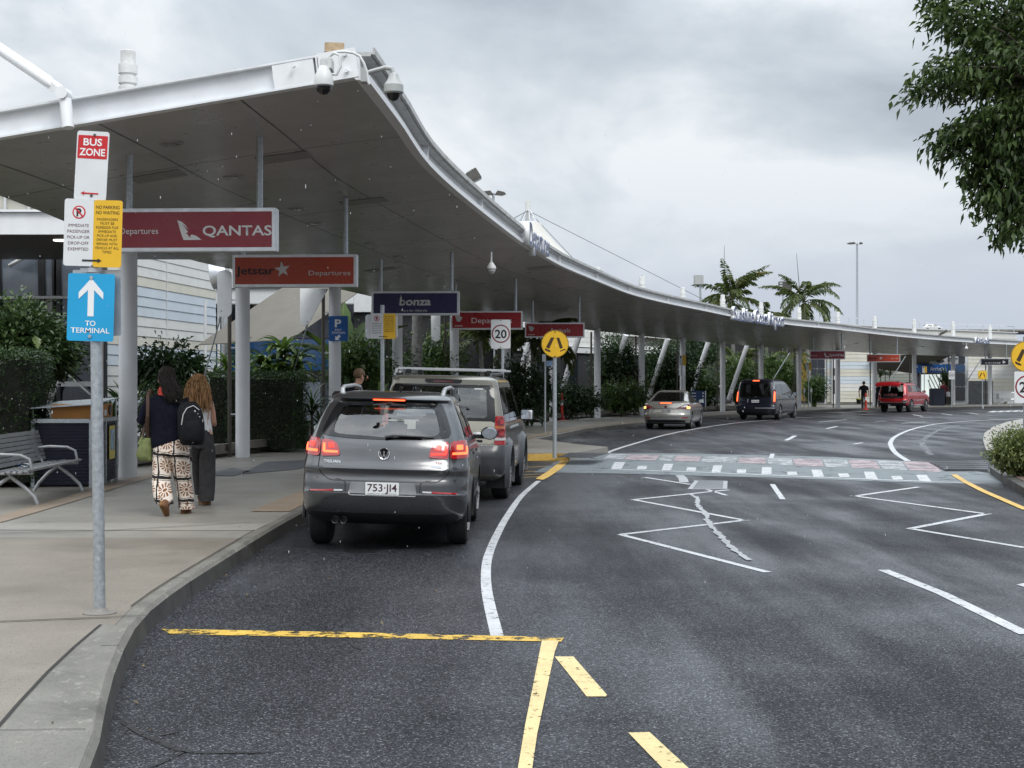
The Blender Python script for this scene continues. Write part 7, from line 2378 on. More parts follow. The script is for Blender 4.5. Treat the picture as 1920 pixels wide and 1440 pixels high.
MB().tube([(-0.08,0,0.34),(-0.04,0,0.46),(0.04,0,0.46),(0.08,0,0.34)], 0.012, n=6).build('handle', M['white_cloth'], hb)
# ================================================================ PLANTS
LF = {}
LF['hedge'] = leafm('hedge_leaf', (0.017,0.038,0.014),(0.058,0.109,0.032),0.38)
LF['shrub'] = leafm('glossy_shrub_leaf', (0.020,0.041,0.014),(0.072,0.123,0.038),0.30,0.18,(0.189,0.246,0.072))
LF['dark'] = leafm('dark_shrub_leaf', (0.014,0.032,0.013),(0.051,0.096,0.032),0.36,0.18)
LF['mid'] = leafm('mid_green_leaf', (0.032,0.065,0.017),(0.109,0.181,0.046),0.38,0.25)
LF['strap'] = leafm('strap_leaf', (0.043,0.087,0.017),(0.174,0.275,0.058),0.33,0.3,(0.290,0.392,0.102))
LF['strapdark'] = leafm('dark_strap_leaf', (0.022,0.043,0.014),(0.072,0.123,0.038),0.33,0.25)
LF['palm'] = leafm('palm_leaflet', (0.045,0.075,0.018),(0.15,0.19,0.055),0.40,0.28,(0.24,0.24,0.08))
LF['yellowpalm'] = leafm('yellowing_leaflet', (0.203,0.174,0.029),(0.435,0.348,0.072),0.45,0.25)
LF['tree'] = leafm('tree_leaflet', (0.020,0.038,0.010),(0.085,0.135,0.034),0.46,0.30,(0.16,0.21,0.05))
LF['bush'] = leafm('pale_bush_leaf', (0.072,0.102,0.029),(0.232,0.275,0.094),0.42,0.25,(0.522,0.522,0.290))
LF['banana'] = leafm('banana_leaf', (0.051,0.102,0.020),(0.123,0.217,0.043),0.35,0.35)
LF['red'] = leafm('reddish_leaf', (0.051,0.023,0.020),(0.145,0.065,0.043),0.4,0.2)
M['bark'] = pm('bark', (0.10,0.085,0.065),0.85, var=0.35, scale=14, bump=0.6, bscale=40)
M['palm_bark'] = pm('pale_palm_trunk', (0.26,0.255,0.235),0.8, var=0.3, scale=9, bump=0.5, bscale=30)
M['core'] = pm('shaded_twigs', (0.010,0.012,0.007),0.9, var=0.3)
def unit(a):
 return a / np.maximum(np.linalg.norm(a, axis=-1, keepdims=True),1e-9)
def mesh_np(V, Fc):
 me = bpy.data.meshes.new('leaves')
 n, k = Fc.shape
 me.vertices.add(len(V)); me.vertices.foreach_set('co', V.astype(np.float32).ravel())
 me.loops.add(n * k); me.loops.foreach_set('vertex_index', Fc.astype(np.int32).ravel())
 me.polygons.add(n); me.polygons.foreach_set('loop_start', np.arange(0, n * k, k, dtype=np.int32))
 me.polygons.foreach_set('loop_total', np.full(n, k, dtype=np.int32))
 me.update(calc_edges=True)
 return me
def leaves(C, D, ln, wd, droop=0.25, up=None):
 """folded rhombus leaves: base C, direction D"""
 n = len(C)
 D = unit(D)
 L_ = ln * RNG.uniform(0.65,1.25,(n, 1)); W_ = wd * RNG.uniform(0.75,1.2,(n, 1))
 ref = np.tile(np.array([0,0,1.0]),(n, 1)) + RNG.normal(0,0.45,(n, 3))
 S_ = unit(np.cross(D, ref))
 N_ = np.cross(S_, D)
 b = C
 tip = C + D * L_ - np.array([0,0,1]) * L_ * droop
 m = C + D * L_ * 0.48
 l = m + S_ * W_ * 0.5 + N_ * W_ * 0.16
 r = m - S_ * W_ * 0.5 + N_ * W_ * 0.16
 V = np.stack([b, l, tip, r], 1).reshape(-1,3)
 i = np.arange(n)[:, None] * 4
 return V, np.concatenate([i + np.array([[0,1,2]]), i + np.array([[0,2,3]])], 1).reshape(-1,3)
def join(parts):
 V, Fc, o = [], [], 0
 for v, f in parts:
  V.append(v); Fc.append(f + o); o += len(v)
 return np.concatenate(V), np.concatenate(Fc)
def clumps(center, radii, n_cl, per, cl_r, shell=0.55, top=0.3):
 """leaf positions gathered in clumps through an ellipsoid"""
 d = unit(RNG.normal(0,1,(n_cl, 3)))
 d[:, 2] = d[:, 2] * (1 - top) + top * np.abs(d[:, 2])
 rr = (shell + (1 - shell) * RNG.uniform(0,1,(n_cl, 1)) ** 0.5) * RNG.uniform(0.82,1.12,(n_cl, 1))
 cc = d * rr * np.array(radii)
 P_ = np.repeat(cc, per, 0) + RNG.normal(0, cl_r, (n_cl * per, 3))
 out = unit(P_ + RNG.normal(0,0.2, P_.shape) * np.array(radii)) + RNG.normal(0,0.45, P_.shape) + np.array([0,0,0.15])
 return P_ + np.array(center), out
def shrub(label, base, radii, mat, n_cl=90, per=26, ln=0.10, wd=0.05, cl_r=0.12, lift=None, group=None, name='shrub', stems=5, cat='shrub', droop=0.25):
 t = thing(name, label, cat, base, 0, group)
 cz = lift if lift is not None else radii[2] * 0.95
 P_, D = clumps((0,0, cz), radii, n_cl, per, cl_r)
 keep = P_[:, 2] > 0.02
 g1 = leaves(P_[keep], D[keep], ln, wd, droop)
 ni = int(n_cl * per * 0.22)     # larger inner leaves close the heart of the shrub
 u = unit(RNG.normal(0,1,(ni, 3))) * (RNG.uniform(0,1,(ni, 1)) ** 0.4) * np.array(radii) * 0.80 + np.array([0,0, cz])
 u = u[u[:, 2] > 0.03]
 g2 = leaves(u, RNG.normal(0,1, u.shape), ln * 2.1, wd * 2.6, droop)
 V, Fc = join([g1, g2])
 link_mesh('foliage', mesh_np(V, Fc), LF[mat], t)
 mb = MB()
 rs = random.Random(len(label))
 for k in range(stems):
  a = rs.uniform(0,6.28); q = rs.uniform(0.3,0.8)
  e = Vector((math.cos(a) * radii[0] * q, math.sin(a) * radii[1] * q, cz + radii[2] * rs.uniform(-0.1,0.6)))
  mb.tube([(rs.uniform(-.1, .1), rs.uniform(-.1, .1),-0.05), e * 0.5 + Vector((rs.uniform(-.1, .1), rs.uniform(-.1, .1),0)), e], [0.035,0.022,0.008], n=6)
 mb.build('stem', M['bark'], t)
 return t
def hedge(label, base, size, rz, mat='hedge', n=9000, ln=0.06, wd=0.034):
 t = thing('hedge', label, 'hedge', base, rz, None)
 sx, sy, sz = size
 a = np.array([sy * sz, sy * sz, sx * sz, sx * sz, sx * sy])
 f = RNG.choice(5, n, p=a / a.sum())
 u = RNG.uniform(-0.5,0.5,(n, 3))
 nrm = np.zeros((n, 3))
 for k, (ax, sg) in enumerate(((0,1),(0,-1),(1,1),(1,-1),(2,1))):
  m = f == k
  u[m, ax] = sg * 0.5; nrm[m, ax] = sg
 P_ = u * np.array(size) + np.array([0,0, sz / 2])
 P_ += nrm * (RNG.normal(-0.02,0.035,(n, 1)) + 0.03 * np.sin(P_[:, [0]] * 7) * np.sin(P_[:, [2]] * 6 + P_[:, [1]] * 5))
 D = nrm + RNG.normal(0,0.6,(n, 3)) + np.array([0,0,0.25])
 V, Fc = leaves(P_, D, ln, wd, 0.1)
 link_mesh('foliage', mesh_np(V, Fc), LF[mat], t)
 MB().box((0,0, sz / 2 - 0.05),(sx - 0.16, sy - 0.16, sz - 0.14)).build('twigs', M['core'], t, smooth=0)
 return t
def blades(n, r0, ln, wd, curve, z0, z1, seg=6, tilt=(0.25,1.2), cx=0.0, cy=0.0):
 """arching strap leaves from a stem"""
 parts = []
 a = RNG.uniform(0,2 * np.pi, n)
 el = RNG.uniform(tilt[0], tilt[1], n)
 zb = RNG.uniform(z0, z1, n)
 L_ = ln * RNG.uniform(0.7,1.15, n)
 hd = np.stack([np.cos(a), np.sin(a), np.zeros(n)], 1)
 sd = np.stack([-np.sin(a), np.cos(a), np.zeros(n)], 1)
 pos = np.stack([np.full(n, cx), np.full(n, cy), zb], 1) + hd * r0
 rows = []
 ang = np.pi / 2 - el
 for k in range(seg + 1):
  t_ = k / seg
  w = wd * (np.sin(np.pi * (0.12 + 0.88 * t_)) ** 0.7) * 0.5
  w = w * np.ones(n)
  rows.append(np.stack([pos + sd * w[:, None] + np.array([0,0,1]) * (w * 0.35)[:, None], pos, pos - sd * w[:, None] + np.array([0,0,1]) * (w * 0.35)[:, None]], 1))
  st = L_ / seg
  pos = pos + hd * (np.cos(ang) * st)[:, None] + np.array([0,0,1]) * (np.sin(ang) * st)[:, None]
  ang = ang - curve * RNG.uniform(0.6,1.4, n) / seg
 V = np.stack(rows, 1)          # n, seg+1,3,3
 V = V.reshape(-1,3)
 per = (seg + 1) * 3
 Fs = []
 for k in range(seg):
  for c in range(2):
   q = np.array([k * 3 + c, (k + 1) * 3 + c, (k + 1) * 3 + c + 1, k * 3 + c + 1])
   Fs.append(np.arange(n)[:, None] * per + q[None])
 Fc = np.concatenate(Fs)
 return V, np.concatenate([Fc[:, [0,1,2]], Fc[:, [0,2,3]]])
def strap_plant(label, base, heads, ln, wd, mat, n=46, curve=1.5, group=None, name='strap_leaf_plant', tilt=(0.15,1.15)):
 t = thing(name, label, 'plant', base, 0, group)
 parts = []
 mb = MB()
 for x, y, z in heads:
  parts.append(blades(n, 0.02, ln, wd, curve, z - ln * 0.35, z, cx=x, cy=y, tilt=tilt))
  mb.tube([(x * 0.5, y * 0.5,-0.05),(x * 0.8, y * 0.8, z * 0.5),(x, y, z)], [0.04,0.03,0.025], n=6)
 V, Fc = join(parts)
 link_mesh('leaves', mesh_np(V, Fc), LF[mat], t)
 mb.build('stem', M['bark'], t)
 return t
def frond(p0, az, el, ln, curve, lw=0.45, n=26, twist=0.0, lwd=0.045):
 """a feather palm frond: rachis points and drooping leaflets"""
 pos = np.array(p0, float)
 ang = el
 hd = np.array([math.cos(az), math.sin(az),0.0])
 sd = np.array([-math.sin(az), math.cos(az),0.0])
 pts, C, D, LL = [], [], [], []
 for k in range(n + 1):
  t_ = k / n
  pts.append(pos.copy())
  d = hd * math.cos(ang) + np.array([0,0,1]) * math.sin(ang)
  if t_ > 0.12:
   for sg in (1,-1):
    for _ in range(2):
     C.append(pos + d * RNG.uniform(0, ln / n))
     D.append(d * 0.75 + sd * sg * 0.85 + np.array([0,0, RNG.uniform(-0.55,0.05)]) + RNG.normal(0,0.10,3))
     LL.append(lw * (math.sin(math.pi * min(0.12 + t_ * 0.86,1)) ** 0.6))
  pos = pos + d * ln / n
  ang -= curve / n
 C, D, LL = np.array(C), unit(np.array(D)), np.array(LL)[:, None]
 nn = len(C)
 S_ = unit(np.cross(D, np.array([0,0,1.0])))
 m = C + D * LL * 0.5
 tip = C + D * LL * 0.92 - np.array([0,0,1]) * LL * RNG.uniform(0.15,0.5,(nn, 1))
 V = np.stack([C, m + S_ * lwd / 2, tip, m - S_ * lwd / 2], 1).reshape(-1,3)
 i = np.arange(nn)[:, None] * 4
 return pts, (V, np.concatenate([i + np.array([[0,1,2]]), i + np.array([[0,2,3]])]))
def palm(label, base, top, fr, ln, mat='palm', trunk_r=0.12, group=None, n_fr=18, yellow=0, lwd=0.05, lw=0.5, tr_mat=None, lean_pts=None, cv=(1.1,1.9)):
 t = thing('palm_tree', label, 'palm', base, 0, group)
 tp = Vector(top) - Vector(base)
 pts = lean_pts or [Vector((0,0,-0.1)), tp * 0.5 + Vector((0.06,0,0)), tp]
 MB().tube(pts, [trunk_r * 1.25, trunk_r, trunk_r * 0.85], n=12).build('trunk', tr_mat or M['palm_bark'], t)
 parts, ypar = [], []
 mb = MB()
 for k in range(n_fr):
  az = 2.4 * k + RNG.uniform(-0.3,0.3)
  el = R(RNG.uniform(-5,80)) if fr == 'full' else R(RNG.uniform(*fr))
  p, g = frond(tp, az, el, ln * RNG.uniform(0.8,1.1), RNG.uniform(*cv), lw, lwd=lwd)
  (ypar if k < yellow else parts).append(g)
  mb.tube([Vector(q) for q in p[::4]], [0.03 - 0.0035 * j for j in range(len(p[::4]))], n=5)
 V, Fc = join(parts)
 link_mesh('crown', mesh_np(V, Fc), LF[mat], t)
 for V, Fc in ypar:
  link_mesh('dying_frond', mesh_np(V, Fc), LF['yellowpalm'], t)
 mb.build('frond_stalk', pm('frond_stalk', (0.09,0.10,0.04),0.6) if 'frond_stalk' not in bpy.data.materials else bpy.data.materials['frond_stalk'], t)
 return t
def gpt(px, py, Y, z=PAVE + 0.06):
 p = P(px, py, Y); p.z = z
 return p
# ---- near left
hedge('tall clipped hedge behind the bench at the left edge', gpt(8,0,21.6),(1.15,1.6,1.95), R(8), n=11000, ln=0.05, wd=0.03)
shrub('large broad leaved shrub behind the bench, left of the sign post', gpt(48,0,25.5),(0.95,0.9,0.92), 'shrub', 150,34,0.13,0.066,0.13,2.05, stems=7)
strap_plant('low dark fern like plant between the bench and the bin enclosure', gpt(82,0,23.8), [(0,0,0.5),(0.25,0.2,0.6),(-0.3,0.2,0.55)], 0.75,0.05, 'strapdark', 40)
strap_plant('dark strappy plant beside the round column behind the bin', gpt(208,0,26.5), [(0,0,0.75),(0.2,0.3,1.0)], 0.8,0.06, 'strapdark', 36,1.0)
# ---- behind the two women
shrub('leafy shrub in front of the cream boarded wall, behind the two women', gpt(318,0,36),(0.95,0.7,0.72), 'dark', 80,26,0.20,0.05,0.13,1.75, stems=8, droop=0.45)
shrub('low clipped shrub at the foot of the cream boarded wall', gpt(285,0,34),(0.65,0.6,0.75), 'hedge', 80,30,0.07,0.04,0.10,0.75)
hedge('square clipped hedge to the right of the second column', gpt(502,0,32.3),(1.55,1.3,1.70), R(-4), n=15000, ln=0.048, wd=0.028)
hedge('square clipped hedge seen left of the brown downpipe', gpt(420,0,33.5),(0.55,1.2,1.75), R(-4), n=6000, ln=0.048, wd=0.028)
strap_plant('bright green broad strap leaved plant above the clipped hedge', gpt(520,0,35.5), [(0.15,0,2.35),(-0.35,0.1,1.95),(0.5,0,2.05),(-0.1,-0.2,1.75),(0.35,0.2,1.65)], 0.80,0.125, 'strap', 48,1.9, tilt=(0.05,1.1))
strap_plant('bright narrow leaved plant left of the brown downpipe', gpt(425,0,38), [(0,0,2.0),(0.4,0.1,2.3),(-0.35,0,1.7)], 0.75,0.07, 'strap', 40,1.7)
strap_plant('low dark strappy plant at the end of the clipped hedge', gpt(585,0,33.6), [(0,0,1.0),(0.2,0.1,0.5),(-0.25,0,0.35)], 0.85,0.05, 'strapdark', 38,1.7)
def banana(label, base, leaves_, group=None):
 t = thing('banana_plant', label, 'plant', base)
 mb = MB(); st = MB()
 for az, el, ln, wd, z, cv in leaves_:
  pos = Vector((0,0, z)); ang = R(el); az_ = R(az)
  hd = Vector((math.cos(az_), math.sin(az_),0)); sd = Vector((-math.sin(az_), math.cos(az_),0))
  A, Bm, C = [], [], []
  rib = []
  for k in range(13):
   u = k / 12
   w = wd * math.sin(math.pi * (0.05 + 0.93 * u)) ** 0.6 / 2 * (1 + 0.12 * math.sin(k * 2.7))
   upn = (hd * -math.sin(ang) + Vector((0,0,1)) * math.cos(ang))
   A.append(pos + sd * w + upn * w * 0.35); Bm.append(pos.copy()); C.append(pos - sd * w + upn * w * 0.35)
   rib.append(pos.copy())
   d = hd * math.cos(ang) + Vector((0,0,1)) * math.sin(ang)
   pos = pos + d * (ln / 12)
   ang -= cv / 12
  mb.strip(A, Bm); mb.strip(Bm, C)
  st.tube(rib, 0.018, n=5)
 mb.build('leaves', LF['banana'], t, smooth=60)
 st.tube([(0,0,-0.1),(0.02,0,1.0),(0,0,2.0)], [0.10,0.08,0.05], n=8)
 st.build('stem', pm('banana_stem', (0.10,0.13,0.05),0.5) if 'banana_stem' not in bpy.data.materials else bpy.data.materials['banana_stem'], t)
banana('banana plant with huge leaves behind the pay station column', gpt(645,0,38.5), [(60,70,2.3,0.6,1.6,0.8),(150,62,2.2,0.6,1.5,1.2),(10,62,2.3,0.62,1.7,0.9),(200,75,2.2,0.55,1.4,1.0),(300,60,1.8,0.5,1.3,1.6),(100,84,2.2,0.55,1.6,0.3)])
shrub('rounded light green shrub just right of the pay station column', gpt(668,0,36.5),(0.85,0.7,0.85), 'mid', 100,26,0.12,0.055,0.12,1.75)
strap_plant('strap leaved plant beside the man with fair hair', gpt(690,0,33.5), [(0,0,0.9),(0.3,0.1,1.1),(-0.25,0,0.8)], 0.85,0.10, 'strap', 34,1.5)
palm('slim pale trunked palm between the navy sign and its plates', gpt(775,0,44), P(782,520,44),(10,70),1.9, trunk_r=0.17, n_fr=13, lw=0.4)
shrub('dark tall shrub under the navy hanging sign', gpt(700,0,44),(1.3,0.9,1.5), 'dark', 120,26,0.15,0.06,0.17,1.7)
shrub('bushy dark green shrub behind the pale palm trunk', gpt(815,0,47),(1.3,1.0,1.5), 'mid', 130,26,0.14,0.05,0.16,1.75, droop=0.5)
palm('leafy young palm right of the roof bars of the gold car', gpt(905,0,50), P(900,640,50),(5,75),2.0, trunk_r=0.08, n_fr=16, lw=0.45)
palm('palm with a leaning ringed trunk left of the near yellow crossing sign', gpt(985,0,53), P(1000,640,53.5),(0,70),2.1, trunk_r=0.12, n_fr=18, lw=0.5, tr_mat=M['palm_bark'], lean_pts=[Vector((-0.1,0,-0.1)), Vector((0.35,0.1,1.3)), P(1000,640,53.5) - gpt(985,0,53)])
shrub('dense dark shrub filling the bed behind the near yellow crossing sign', gpt(975,0,52),(1.5,1.0,1.35), 'dark', 130,26,0.15,0.06,0.17,1.1)
shrub('low dark shrub behind the red and white bollard', gpt(1065,0,61),(1.6,0.9,0.85), 'dark', 110,24,0.14,0.06,0.15,0.75)
shrub('tall dark tree like shrub between the two slanting struts right of the red sign', gpt(1155,0,70),(1.25,1.0,1.9), 'dark', 160,26,0.16,0.07,0.18,2.2, stems=7)
shrub('low green shrub at the foot of the column left of the silver sedan', gpt(1165,0,67),(1.4,0.8,0.9), 'mid', 110,24,0.15,0.06,0.15,0.8)
shrub('reddish low shrub beside the slanting strut left of the silver sedan', gpt(1175,0,69.5),(0.8,0.6,0.6), 'red', 40,24,0.16,0.05,0.13,1.35)
shrub('big dark shrub mass right behind the silver sedan', gpt(1248,0,76),(1.9,1.2,1.9), 'dark', 200,26,0.17,0.075,0.2,1.9, stems=7)
shrub('tall thin leaved tree behind the column that rises over the sedan', gpt(1306,0,84),(1.6,1.2,1.6), 'dark', 120,22,0.17,0.06,0.22,3.4, stems=8)
shrub('green shrub behind the blue information board', gpt(1305,0,81),(1.5,1.0,1.2), 'mid', 130,24,0.17,0.07,0.18,1.2)
palm('fine leaved palm under the canopy left of the dark van', gpt(1380,0,88), P(1378,678,88),(10,75),2.1, trunk_r=0.09, n_fr=20, lw=0.45)
shrub('wide green shrub behind the left side of the dark van', gpt(1385,0,86.5),(1.5,1.0,1.5), 'mid', 130,24,0.18,0.07,0.18,1.5)
shrub('olive shrub behind the right side of the dark van', gpt(1460,0,92),(1.55,1.1,1.55), 'mid', 150,24,0.18,0.07,0.2,1.9)
palm('dark palm leaning over the dark van roof', gpt(1420,0,93), P(1432,690,93),(-10,60),1.9, trunk_r=0.09, n_fr=14, lw=0.45)
palm('sparse palm in the gap right of the dark van', gpt(1478,0,97), P(1482,668,97),(0,70),1.6, trunk_r=0.08, n_fr=9, lw=0.35)
shrub('small shrub in front of the dark glazed door of the boarded wall', gpt(1527,0,95),(0.85,0.7,1.05), 'mid', 80,22,0.16,0.07,0.15,1.0)
strap_plant('spiky grass tree against the pale awning above the red car', gpt(1660,0,108), [(0,0,2.7),(0.35,0,2.4),(-0.4,0,2.3)], 1.0,0.09, 'strapdark', 26,1.3)
strap_plant('upright spiky plant in the tall dark planter at the arrivals doorway', gpt(1772,0,104), [(0,0,1.5),(0.2,0,1.6)], 1.35,0.10, 'strapdark', 34,0.6, tilt=(0.05,0.7))
shrub('green leafy plant in the white trough at the far right', gpt(1885,0,112),(0.75,0.6,0.75), 'mid', 70,22,0.20,0.09,0.14,1.75)
hedge('clipped dark hedge beside the far right column', gpt(1873,0,113),(1.0,1.0,1.9),0, n=3500, ln=0.10, wd=0.06)
# low ground plants along the bed edge
k = 0
for px, Y, lab in ((600,34.5, 'low spreading plant on the bed edge left of the pay station column'),(1015,57, 'low spreading plant on the bed edge by the yellow crossing sign post'),(1100,64, 'low spreading plant on the bed edge left of the column beside the bollard'),(1198,69.5, 'pale leaved low plant at the foot of the column touching the silver sedan'),(1340,81, 'low spreading plant beside the blue information board'),(1480,90.5, 'low spreading plant right of the dark van by a column')):
 strap_plant(lab, gpt(px, 0, Y), [(0,0,0.3),(0.4,0.1,0.3),(-0.4,0.1,0.35)], 0.6,0.07, 'strapdark' if px != 1198 else 'strap', 26,1.8, name='low_plant')
# ---- palms standing beyond the canopy
palm('tall palm with a yellowing frond above the canopy, left of the airport name', Vector((15.2,97,0)), P(1372,562,97),(-25,86),3.3, n_fr=27, yellow=2, cv=(0.7,1.7), lw=0.58, lwd=0.062)
palm('palm with drooping fronds above the canopy, right of the airport name', Vector((21.3,101,0)), P(1507,566,101),(-15,86),3.3, n_fr=20, cv=(1.0,2.2), lw=0.62, lwd=0.062)
palm('low bushy palm half hidden behind the airport name letters', Vector((18.2,99,0)), P(1430,598,99),(-10,75),2.5, n_fr=22, lw=0.6, lwd=0.062)
# ---- tree overhanging from the right
tb = Vector((6.6,12.6,0.142))
t = thing('tree', 'leafy tree whose crown hangs into the top right corner', 'tree', tb)
def TP(px, py, Y): return P(px, py, Y) - tb
limbs, parts = MB(), []
trunk_top = Vector((0.05,0,2.6))
MB().tube([(0,0,-0.2),(0.04,0.02,1.2), trunk_top], [0.16,0.13,0.10], n=14).build('trunk', M['bark'], t)
sprays = [(1735,68,12.4),(1722,30,13.0),(1760,45,12.2),(1790,20,12.5),(1700,190,12.2),(1722,165,12.6),(1745,150,12.0),(1770,130,12.6),(1800,100,12.2),(1830,60,12.5),(1870,25,12.1),(1905,60,12.6),
          (1770,190,12.8),(1800,175,12.1),(1830,160,12.5),(1860,130,12.0),(1890,150,12.4),(1910,110,12.2),(1738,283,12.3),(1765,270,12.7),(1790,262,12.1),(1815,250,12.5),(1845,230,12.1),(1875,215,12.6),(1905,200,12.2),
          (1755,300,12.5),(1800,310,12.2),(1830,290,12.6),(1865,275,12.1),(1895,260,12.4),(1918,300,12.1),(1795,355,12.3),(1825,345,12.6),(1850,330,12.1),(1880,335,12.5),(1815,395,12.4),(1845,385,12.1),(1870,380,12.6),(1900,365,12.2),
          (1850,445,12.3),(1875,425,12.1),(1895,410,12.5),(1915,430,12.2),(1905,465,12.4),(1925,480,12.3),(1780,80,12.9),(1850,95,13.0),(1880,60,13.0),(1850,190,13.0),(1890,320,13.0),(1900,20,13.1),(1930,380,12.9)]
for px in range(1930,2330,48):
 for py in range(-160,470,55):
  if (px - 2130) ** 2 / 230 ** 2 + (py - 130) ** 2 / 330 ** 2 < 1.05:
   sprays.append((px + RNG.uniform(-20,20), py + RNG.uniform(-20,20),12.6 + RNG.uniform(-0.9,0.9)))
for px in range(1730,1930,50):
 sprays.append((px + 20,-40 - (px - 1730) * 0.25,12.5))
sprays += [(x + 25, y, Y + 0.8) for x, y, Y in sprays if x > 1795 and x < 1960]
hub = TP(2040,190,12.6)
for (px, py, Y) in sprays:
 px += 30; py -= 26
 e = TP(px, py, Y)
 s0 = hub.lerp(e, 0.30) + Vector((0,0,0.06))
 m1 = hub.lerp(e, 0.65) + Vector((0,0,0.10))
 limbs.tube([s0, m1, e], [0.020,0.012,0.004], n=5)
 ax = np.array(e - m1); ax = ax / np.linalg.norm(ax)
 n = 210 if px < 1925 else 100
 u = RNG.uniform(-0.13,0.34,(n, 1))
 C = np.array(e)[None] - ax[None] * u + RNG.normal(0,0.058,(n, 3)) + np.array([0,0,-0.02])
 D = ax[None] * 0.6 + RNG.normal(0,0.6,(n, 3)) + np.array([0,0,-0.35])
 parts.append(leaves(C, D, 0.079,0.037,0.3))
for a in ((2040,190),(2120,60),(2150,240),(2020,330)):
 limbs.tube([trunk_top, trunk_top.lerp(TP(a[0], a[1], 12.6),0.5) + Vector((0,0,0.1)), TP(a[0], a[1], 12.6)], [0.09,0.06,0.03], n=8)
limbs.build('limbs', M['bark'], t)
V, Fc = join(parts)
link_mesh('crown', mesh_np(V, Fc), LF['tree'], t)
# ---- bush on the median
bs = G(1905,893,0.142)
shrub('rounded bush with pale new leaves on the mulch bed at the right edge', bs + Vector((0.14,0.25,0)),(0.50,0.45,0.42), 'bush', 190,26,0.062,0.030,0.06,0.36, name='bush', cat='bush')
# ================================================================ BUILDINGS
M['cream'] = pm('cream_boards', (0.60,0.58,0.50),0.55, var=0.05, scale=2, dirt=0.12)
M['cream_b'] = pm('off_white_boards', (0.66,0.66,0.63),0.55, var=0.05, scale=2, dirt=0.12)
M['ice_blue'] = pm('ice_blue_boards', (0.55,0.61,0.66),0.55, var=0.05, scale=2, dirt=0.10)
M['greyboard'] = pm('grey_green_boards', (0.26,0.27,0.24),0.6, var=0.08)
M['dglass'] = pm('dark_window_glass', (0.010,0.013,0.018),0.06, var=0.1, spec=0.8)
M['bglass'] = pm('blue_window_glass', (0.012,0.05,0.13),0.06, var=0.1, spec=0.8)
M['gglass'] = pm('grey_panel_glass', (0.13,0.15,0.18),0.08, var=0.06, spec=0.9)
M['frame_w'] = pm('white_frame', (0.62,0.63,0.63),0.4, var=0.05)
M['frame_d'] = pm('dark_frame', (0.02,0.02,0.022),0.45, var=0.2)
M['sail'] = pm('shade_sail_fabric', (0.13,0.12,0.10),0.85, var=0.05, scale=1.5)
M['membrane'] = pm('white_membrane', (0.55,0.535,0.49),0.7, var=0.04, scale=1.5, dirt=0.15)
def boards(t, a, b, z0, z1, pitch, mats, pattern, name='boarding', th=0.03, joints=()):
 """lapped weatherboards between plan points a and b, facing right of a->b"""
 a, b = Vector((a[0], a[1], 0)), Vector((b[0], b[1], 0))
 d = (b - a); L_ = d.length; d.normalize()
 nr = Vector((d.y, -d.x, 0))
 mb = MB()
 n = int(round((z1 - z0) / pitch))
 for k in range(n):
  mb.mi = pattern(k, n)
  za, zb = z0 + k * pitch, z0 + (k + 1) * pitch - 0.006
  prof = [(0.0, za),(th, za),(th * 0.35, zb),(0.0, zb)]
  A = [mb.bm.verts.new(a + nr * o + UPV * z) for o, z in prof]
  B = [mb.bm.verts.new(b + nr * o + UPV * z) for o, z in prof]
  mb._f(A); mb._f(list(reversed(B)))
  for i in range(4): mb._f([A[i], B[i], B[(i + 1) % 4], A[(i + 1) % 4]])
 o = mb.build(name, mats, t, True, smooth=0)
 mb = MB()
 mb.beam(a - nr * 0.12 + UPV * (z0 + z1) / 2 + nr * 0.0, b - nr * 0.12 + UPV * (z0 + z1) / 2,0.22, z1 - z0)
 mb.build('wall_core', M['steel_dark'], t, True, smooth=0)
 if joints:
  mb = MB()
  for f in joints:
   c = a + d * (L_ * f) + nr * (th + 0.004) + UPV * (z0 + z1) / 2
   mb.box(c, (0.03,0.012, z1 - z0), rz=math.atan2(d.y, d.x))
  mb.build('joint_strip', M['frame_w'], t, True, smooth=0)
 return o
def facing(loc, label, cat, name):
 return thing(name, label, cat, loc)
# ---- cream and blue boarded wall behind the women
wa, wb = Vector((-11.75 * K, 38.6 * K, 0)), Vector((-10.2 * K, 48.6 * K, 0))
wl = P(186,0,37.6); wl = Vector((wl.x, 37.6,0))
t = thing('boarded_wall', 'cream and pale blue weatherboard wall behind the two women', 'building', wl)
pat = [1,0,2,2,1,1,1,2,2,0,1,1,2,2,2,0,1,1,1,0,1,1]
boards(t, (wl.x, wl.y),(wb.x, wb.y),0.2,6.2,0.285, [M['cream'], M['cream_b'], M['ice_blue']], lambda k, n: pat[k % len(pat)], joints=(0.52,))
mb = MB()
mb.cyl(wb + Vector((0.10,0.05,0)), wb + Vector((0.10,0.05,5.2)),0.05, n=10)
mb.build('corner_post', M['frame_w'], t, True)
pp = P(370,0,44); MB().cyl((pp.x + 0.25,44.0,0.2),(pp.x + 0.25,44.0,4.3),0.045, n=8).build('conduit', M['frame_w'], t, True)
